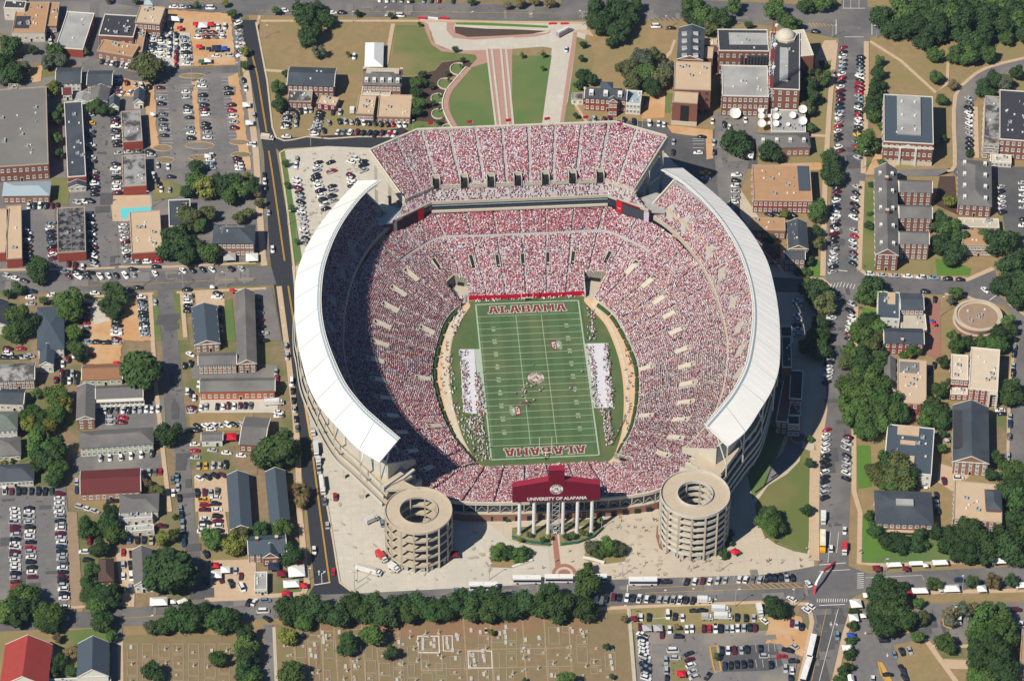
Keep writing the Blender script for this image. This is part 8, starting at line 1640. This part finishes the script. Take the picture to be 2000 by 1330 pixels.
at('31'); row('in the grey motel court', 812,540,1230,530, 'wkswkggwww', (0,1)); row('second line of the grey motel court', 865,600,960,600, 'gr', D); row('third line of the grey motel court', 860,640,950,632, 'gm', D); row('below the pale green row', 775,915,1180,880, 'gw.www.k'.replace('.', ''),(.2,1)); row('right of the maroon roof', 1105,1030,1250,1015, 'ggsr', (0,1)); row('left kerb of the middle street, lower', 1340,1080,1345,1180, 'sw', (.05,1)); row('right kerb of the middle street, lower', 1375,1060,1400,1300, 'lgkl', (.06,1)); row('facing the orange brick doors', 1560,515,1950,500, 'wg.kwmwmks', (0,1)); row('by the orange row corner', 1460,390,1510,440, 'wkw', (0,1)); row('maroon pair by the corner', 1485,520,1490,550, 'mg', D); row('north of the orange row', 1543,335,1544,335, 'w', (0,1)); row('near the motel brick corner', 1485,105,1486,105, 'w', (.8,.4)); row('pair on the middle street', 1432,190,1480,180, 'kk', (0,1)); row('grass row above the garage', 1540,660,1880,650, 'k.wwgwkg'.replace('.', ''),(1,.5)); row('second grass row above the garage', 1530,695,1640,685, 'kw', D); row('left of the garage', 1515,805,1515,905, 'wrg', D); row('dirt yard below the garage', 1650,850,1880,890, 'g.ww'.replace('.', ''),(1,.1)); row('yellow machine yard', 1545,975,1760,960, 'tyggk', (0,1)); row('angled above the slate hall', 1555,1070,1730,1040, 'wkkm', (1,.6)); row('court left column by the slate hall', 1535,1180,1640,1180, 'kmg', (.1,1)); row('court lower rows by the slate hall', 1590,1235,1590,1310, 'yrm', D); row('court right column by the slate hall', 1670,1220,1685,1310, 'wkw', D); row('single in the court by the slate hall', 1690,1170,1691,1170, 's', (0,1))
row('in the left lot below the black roof', 35,1165,400,1170, 'wmkkkkks'.replace('s', 'n'),(0,1)); row('right side of the left lot', 465,1185,460,1300, 'mwwg', D); row('bottom of the left lot', 120,1310,230,1300, 'wk', D); row('upper left yard', 60,60,60,130, 'mw.', D); row('upper left yard, second line', 160,60,190,130, 'r.g', D); row('upper left yard, third line', 40,130,230,120, 'kkkg', D); row('beside the white porch house', 570,110,490,180, 'wmw', (0,1)); row('yard of the brown hut', 480,250,600,260, 'mkgk', (0,1)); row('lower yard of the brown hut', 435,305,595,310, 'mkwk', (0,1)); row('orange lot top', 680,10,910,15, 'lk.kg'.replace('.', ''), D); row('maroon in the orange lot', 705,105,706,105, 'm', D); row('bottom left of the maroon roof', 620,1290,740,1320, 'gwg', (1,.3)); row('beside the maroon roof wall', 600,1160,597,1090, 'bg', (0,1)); row('below the pink wall', 872,1245,873,1245, 'k', D)
at('21'); row('left column of the black roofed block', 390,420,420,690, 'lwkbklkrwm', (1,-.35)); row('right column of the black roofed block', 705,350,740,740, 'wkwkwkwmkw.kg'.replace('.', ''),(1,.4)); row('left of the pool block', 960,430,1000,700, 'wggwmgwkg', (1,-.4)); row('in the shade of the tan block', 215,480,220,690, 'wkwmkkk', (1,.4)); row('above the black roofed block', 220,280,450,275, 'wbwkmm', (0,1)); row('below the black roofed block', 530,730,640,750, 'mmw', (0,1)); row('behind the long slate row, lower', 735,20,740,190, 'gmkwkkk', D); row('by the slate porch', 600,250,700,240, 'gwk', (1,.3)); row('left of the pale tar block', 910,20,915,180, 'gkwwm', D); row('lot right of the tar block', 1200,40,1260,150, 'wkkw', (.1,1)); row('single in the far lot', 1335,50,1336,50, 'k', D); row('silver in the far lot', 1325,150,1326,150, 'g', (0,1)); row('angled on the middle left street', 775,825,1040,815, 'wwkwg', (.7,1)); row('angled further right on the middle left street', 1210,800,1211,800, 'w', (.7,1)); row('angled by the mansion', 1430,780,1880,765, 'wkkwkg'.replace('wkkwkg', 'wkkw.kg'),(.7,.7)); row('left part of the middle left street', 60,820,190,860, 'gwk', (1,.3)); row('kerb of the middle left street', 500,790,700,800, 'lkk', D); row('maroon and white on the left street', 540,830,680,830, 'mwk', (.8,.5)); row('red end car by the pool block', 1060,720,1230,710, 'gwr', D); row('verge car above the street', 1030,775,1031,775, 'k', D); row('black by the tan block corner', 1220,755,1221,755, 'k', D); row('lower kerb of the left street', 740,955,1080,915, 'w..sk', D); row('lower kerb by the motel', 1455,935,1456,935, 'k', D)
row('orange lot, first column', 670,1050,660,1300, 'kmmmrgkk', D); row('orange lot, second column', 910,1180,910,1310, 'kkgwm', D); row('orange lot, third column', 1105,990,1130,1290, 'wklgkklkwlg', D); row('silver by the narrow path', 1208,1030,1209,1030, 'g', (.05,1)); row('parking court left', 1470,980,1470,1100, 'gwkk', D); row('parking court right', 1700,960,1695,990, 'kw', D); row('right of the blue slate house', 1720,1080,1730,1310, 'k.k.gk'.replace('.', ''),(.2,1)); row('motel yard column', 2000,1010,2060,1330, 'kklmkgk', (1,-.2)); row('left grove yard', 240,945,235,1040, 'bwg', D); row('by the left grove', 400,975,401,975, 'w', D)
at('12'); row('right kerb by the corner', -20,900,-10,1130, 'g...w', (.1,1))
full(); build_cars()
# ================================================================ PEOPLE
at('33')
people('on the playing field near the left hash mark', [(80,385),(97,372),(117,345),(118,365),(100,410),(85,400),(78,440),(25,415),(150,365),(178,348),(105,395),(92,395)], 'wwwgwwwgwgww', ('crouch', 'stand', 'walk'), 'players and officials on the field', .37)
people('on the field in the middle group of players', [(215,395),(237,375),(450,378),(470,375),(543,248),(168,193)], 'wwwkwg', ('walk', 'stand'), 'players and officials on the field', .37)
people('in the lower group of players on the field', [(70,490),(85,485),(100,488),(115,480),(128,485),(110,505),(168,470),(120,515),(135,492),(95,500)], 'mmmwmmwmkm', ('crouch', 'walk'), 'players and officials on the field', .37)
people('in the white line beside the right sideline', [(700+i*3.0+random.uniform(-8,8),535+i*14) for i in range(18)]+[(745+random.uniform(-10,10)+i*2.2,540+i*15) for i in range(16)], 'wwwwgw', ('stand',), 'band members beside the right sideline', .33,1)
people('on the right sideline mat, left edge', [(600+i*2.6+random.uniform(-10,14),60+i*19) for i in range(24)], 'wgwkwmwn', ('stand', 'walk'), 'people on the right sideline mat', .36,1)
people('on the right sideline mat, right edge', [(730+i*2.4+random.uniform(-14,22),40+i*21) for i in range(22)], 'kgnwknw', ('stand',), 'people on the right sideline mat', .36,1)
people('on the tan walkway right of the field', [(875+random.uniform(0,50),30+i*50) for i in range(8)]+[(900+random.uniform(-20,40),450+i*22) for i in range(12)], 'ormtwo', ('walk',), 'walkers on the right walkway', .29,1)
people('along the lower right field wall', [(880-i*7,590+i*15) for i in range(16)], 'mnwkmt', ('stand',), 'people by the lower right field wall', .33,1)
at('32')
people('on the left sideline mat, right edge', [(1760+random.uniform(-55,25),250+i*14) for i in range(24)], 'wmwgwr', ('stand', 'walk'), 'people on the left sideline mat', .36,1)
people('on the left sideline mat, left edge', [(1590+i*2.2+random.uniform(-10,8),90+i*23) for i in range(20)], 'wwnmw', ('stand',), 'people on the left sideline mat', .36,1)
people('in the white cluster below the left mat', [(1625+random.uniform(0,140)+i*2.2,575+i*9.5) for i in range(34)], 'wwkwgtw', ('stand', 'walk'), 'band members below the left mat', .33,1)
people('on the tan walkway left of the field', [(1440+random.uniform(-25,45)+(i-14)**2*.35*(i > 14),20+i*28) for i in range(30)], 'ormtwog', ('walk', 'stand'), 'walkers on the left walkway', .29,1)
at('23')
people('in the line beside the upper right sideline', [(590+random.uniform(-6,50),1090+i*16) for i in range(16)], 'wwkwgm', ('stand',), 'people by the upper right sideline', .33,1)
people('along the crimson wall of the far end zone', [(20+i*32+random.uniform(-8,8),985-i*1.4) for i in range(16)], 'wkgwtw', ('stand',), 'people along the crimson wall', .33)
at('22')
people('along the far end zone left of the goal post', [(1680+i*20+random.uniform(-6,6),1006-i*.8) for i in range(15)], 'wkgwwt', ('stand',), 'people along the far end zone', .33)
at('43')
people('walking on the plaza below the stadium', [(840,45),(855,75),(905,115),(955,125),(820,125),(1105,65),(1130,70),(1015,125),(1040,150),(980,330),(1040,400),(1140,455),(445,310),(465,390),(345,385),(240,440),(1315,385),(1420,440),(1445,430),(1540,385),(1410,390),(1515,390),(1200,325),(1975,205),(1990,390)], 'rrwowmmwtoowwwgrrrotmkwrm', ('walk', 'stand'), 'walkers on the plaza', .2)
at('44')
people('walking on the plaza near the junction', [(10,380),(100,400),(250,380),(320,355),(300,295),(405,390),(255,430),(60,240),(715,310),(730,325)], 'rwrwwomkgw', ('walk',), 'walkers near the junction', .2)
# ================================================================ LAMPS, CEMETERY, SMALL THINGS
at('43'); lamp('tall street lamp beside the lower street, right of the cemetery corner', 1742,740,10,(1.5,.6)); lamp('lamp at the cemetery corner', 918,850,9,(-2,.3)); lamp('plaza lamp beside the tree bed', 862,500,8,(.3,0)); lamp('lamp by the right tower foot', 1618,465,8,(.3,0)); lamp('lamp by the plaza corner path', 700,130,7,(.6,0))
at('42'); lamp('wooden pole lamp at the bottom left plaza corner', 770,610,11,(-1.5,.3)); lamp('second pole lamp at the bottom left plaza corner', 795,550,9,(1,0)); lamp('lamp left of the lone coach', 1822,530,10,(.6,0)); lamp('lamp in the verge opposite the plaza', 410,530,7,(.8,0))
at('21'); lamp('lamp on the middle left street, left of three', 1112,905,9,(-1.5,.3)); lamp('lamp on the middle left street, middle of three', 1430,920,9,(-1.5,.3)); lamp('lamp on the middle left street, right of three', 1765,910,9,(-1.5,.3)); lamp('tall lamp beside the pool block', 1180,290,10,(-1.2,0))
at('24'); lamp('tall lamp with two heads beside the round building', 1342,1140,12,(.8,0)); lamp('lamp at the comb dormitory corner', 697,800,8,(-1.5,0))
at('44'); lamp('lamp in the hedge of the open lot', 1435,870,10,(1,0)); lamp('traffic lamp at the junction corner', 195,745,9,(0,2)); lamp('lamp above the tent road', 1515,620,8,(0,1.5)); lamp('lamp on the open lot island', 905,470,8,(1,0))
at('14'); lamp('lamp at the top of the curved road', 500,300,8,(1.5,0)); lamp('lamp at the top junction right corner', 845,300,8,(-1.5,0)); lamp('lamp beside the library street', 738,1320,11,(.6,0))
at('12'); lamp('lamp beside the corner apron', 428,1140,10,(-.8,.2)); lamp('lamp on the dry lawn edge', 752,180,7,(.4,0)); lamp('lamp on the dark street grass', 70,300,8,(1.4,0)); lamp('lamp beside the small circular lawns', 1225,1030,7,(.3,0))
at('13'); lamp('lamp on the far road corner', 550,200,9,(-1.5,.2)); lamp('dark lamp by the oak clump', 1192,240,9,(.4,0)); lamp('lamp beside the mall lawn', 190,425,5,(.3,0))
at('11'); lamp('lamp in the far lot island', 1498,640,12,(.8,0)); lamp('lamp by the tailgate kerb', 1868,590,8,(-1,0))
at('22'); lamp('lamp on the grass verge, upper', 248,430,9,(1.2,0)); lamp('lamp on the grass verge, lower', 318,560,9,(1.2,0))
gm = M('grave_stone', (.55,.53,.48),(.42,.40,.37),1.5); gk = M('grave_kerb', (.40,.36,.29),(.30,.27,.21),.8)
rr = random.Random(11); full()
def plot(x0, y0, x1, y1, wd=.28, m=None):
    sk = .04*(y1-y0); strip('grave_plot_kerb', [(x0, y0),(x1, y0),(x1+sk, y1),(x0+sk, y1)], wd, m or gk, .1,.42,0, closed=True)
cols = [(547+i*27.5,27.5) for i in range(24)]
ng = 0; stones = []
trees_px = [(px_, py_, r_*4.4*1.3) for t in TREES for (px_, py_, r_, _) in t[2]]
def blocked(x, y): return any((x-a)**2+(y-b)**2 < (r*.9)**2 for a, b, r in trees_px)
for ci, (x, wd) in enumerate(cols):
    y = 1232+rr.uniform(0,10)-ci*.5
    if x > 1130: y += 30
    while y < 1335:
        hh = rr.choice((14,20,26,34))
        if rr.random() < .5 and not blocked(x+10, y+hh/2): plot(x+2, y, x+wd*rr.choice((.55,.8,.8)), y+hh-2)
        for k in range(rr.choice((0,1,1,2,3))):
            gx, gy = x+rr.uniform(5, wd-6), y+rr.uniform(3, hh-3)
            if not blocked(gx, gy): stones.append((gx, gy, rr.choice((0,0,1,2)), 'right' if x > 1000 else 'middle'))
        y += hh+rr.uniform(0,3)
for x in (248,278,310,338,368,400,428):
    y = 1258
    for k in range(3):
        hh = rr.choice((22,30,34)); plot(x, y, x+20, y+hh-3); gx, gy = x+rr.uniform(4,16), y+rr.uniform(4, hh-6)
        if not blocked(gx, gy): stones.append((gx, gy, rr.choice((0,1,2)), 'left'))
        y += hh
plot(816,1243,857,1275,.6, trim); plot(865,1242,883,1272,.4, trim); plot(822,1277,863,1310,.5); plot(914,1272,960,1305,.5, trim); plot(596,1262,620,1297,.9, brick2)
for (x, y) in ((826,1250),(826,1258),(826,1266),(848,1250),(848,1262),(873,1248),(873,1256),(875,1264),(606,1270),(608,1280),(924,1280),(926,1290),(928,1298),(944,1282),(946,1290),(988,1225),(986,1235),(988,1245),(988,1255),(894,1248),(938,1235),(630,1236),(632,1246),(632,1254),(1192,1270+12),(1194,1294),(1196,1306)): stones.append((x, y, 1, 'framed'))
for x in (571,598,625,652,679,706,733,776,905,957,1020,1062,1110): strip('cemetery_path', [(x, 1218-x*.02+8),(x+9,1345)],.6, M('worn_path', (.39,.29,.19),(.29,.21,.13),.5),.1,.26)
for y in (1276,1312): strip('cemetery_path', [(820, y-5),(1120, y-11)],.45, MATS['worn_path'],.1,.26)
for reg in ('left', 'middle', 'right', 'framed'):
    L = sorted([s for s in stones if s[3] == reg])
    for i, (x, y, k, _) in enumerate(L):
        p = W(x, y, .1); mb = MB(); kind = ('upright slab', 'flat slab', 'pale obelisk')[k]
        if k == 0: mb.box(-.55,-.15,0,.55,.15,1.1, gm); mb.box(-.7,-.3,0,.7,.3,.2, gk)
        elif k == 1: mb.box(-.6,-1.2,0,.6,1.2,.55, gm); mb.box(-.7,-1.35,0,.7,1.35,.15, gk)
        else: mb.box(-.5,-.5,0,.5,.5,.5, gm); mb.bar((0,0,.5),(0,0,2.8),.5, gm, .22)
        mb.build('gravestone', None, loc=p, label='%s gravestone %s, %s from the left' % (kind, {'left': 'in the small left cemetery', 'middle': 'in the left half of the main cemetery', 'right': 'in the right half of the main cemetery', 'framed': 'inside the kerbed family plots'}[reg], ordn(i)), cat='gravestone', group='gravestones in the cemetery')
# low walls, barriers, bollards
at('43'); strip('x', [(555,358),(640,375),(722,400)],.9, trim, .1,1.0).name = 'planter_wall'; strip('x', [(0,435),(80,408),(160,380)],.9, trim, .1,1.0).name = 'planter_wall'
strip('x', [(0,200),(140,240),(300,262)],.25, MATS['tent_green'],.2,1.6).name = 'bed_railing'; strip('x', [(385,262),(520,245),(640,200),(715,130)],.25, MATS['tent_green'],.2,1.6).name = 'bed_railing'
for k in bpy.data.objects:
    if k.name.startswith('planter_wall') or k.name.startswith('bed_railing'):
        del k['kind']; l = k.location; x0 = k.data.vertices[0].co.x
        tag(k, ('%s low %s %s of the brick walk' % (('white concrete', 'wall', 'left') if k.name.startswith('planter') and x0 < 0 else ('white concrete', 'wall', 'right') if k.name.startswith('planter') else ('green metal', 'railing', 'left') if x0 < -2 else ('green metal', 'railing', 'right'))), 'wall' if k.name.startswith('planter') else 'railing')
at('12')
for i, (x0, x1, c, w_) in enumerate(((1262,1330, 'r', 'red'),(1342,1420, 'w', 'white'),(1432,1505, 'r', 'red'))):
    p, q = W(x0,150,0), W(x1,157,0); mb = MB(); d = q-p; mb.prism([(0,0),(d.x, d.y),(d.x, d.y+.6),(0,.6)],.1,1.1, TC[c]); mb.build('road_barrier', None, loc=p, label='%s plastic road barrier at the mall entrance, %s from the left' % (w_, ordn(i)), cat='barrier')
at('13')
for i, x in enumerate((315,408)):
    p = W(x, 193,0); mb = MB(); mb.box(-2,-.3,.1,2,.3,1.1, TC['r']); mb.build('road_barrier', None, loc=p, label='red road barrier beside the far junction, %s one' % ('left', 'right')[i], cat='barrier')

def loose_crowd(name, label, polys, n, wts):
    P = []; full()
    for poly, m in polys:
        for x, y in scat(m, poly, len(P)): p = W(x, y, .4); P.append((p.x, p.y, .0))
    P = np.array(P); D = rng.normal(size=(len(P),2)); o = crowd_mesh(name, P, D, np.repeat(np.array([wts]), len(P),0), None); tag(o, label, 'crowd', kind='stuff')
loose_crowd('sideline_crowd', 'players, band and staff standing loosely along both sidelines and walkways', [([(897,684),(912,684),(920,806),(905,805)],120),([(926,730),(936,730),(948,812),(930,812)],130),([(1143,675),(1158,675),(1175,796),(1160,797)],110),([(1175,672),(1188,672),(1200,798),(1185,797)],120),([(908,815),(940,815),(958,900),(945,898)],130),([(1172,800),(1190,800),(1196,868),(1185,870)],90),([(868,700),(882,690),(890,760),(878,780)],40),([(878,790),(890,780),(945,900),(930,900)],60),([(1148,605),(1160,605),(1166,665),(1152,665)],50),([(1216,640),(1230,660),(1242,760),(1226,760)],30),([(916,588),(1140,577),(1140,580),(916,591)],70),([(893,585),(908,575),(912,590),(900,605)],40),([(880,630),(900,600),(910,610),(885,660)],40)],0,(.10,.05,.60,.10,.07,.01,.05,.02))
# ---- haze: thin even air round the camera and the whole scene
mb = MB(); vm_ = bpy.data.materials.new('haze_air'); vm_.use_nodes = True; nn_ = vm_.node_tree.nodes; nn_.remove(nn_['Principled BSDF'])
pv = nn_.new('ShaderNodeVolumePrincipled'); pv.inputs['Color'].default_value = (.52,.70,1,1); pv.inputs['Density'].default_value = HZ; pv.inputs['Anisotropy'].default_value = 0.1
vm_.node_tree.links.new(pv.outputs[0], nn_['Material Output'].inputs['Volume'])
mb.box(-1700,-1700,-1.5,1700,2700,1130, vm_); o = mb.build('haze', None, kind='stuff'); tag(o, 'thin bluish air between the camera and the town', 'haze')
SC.cycles.volume_bounces = 0
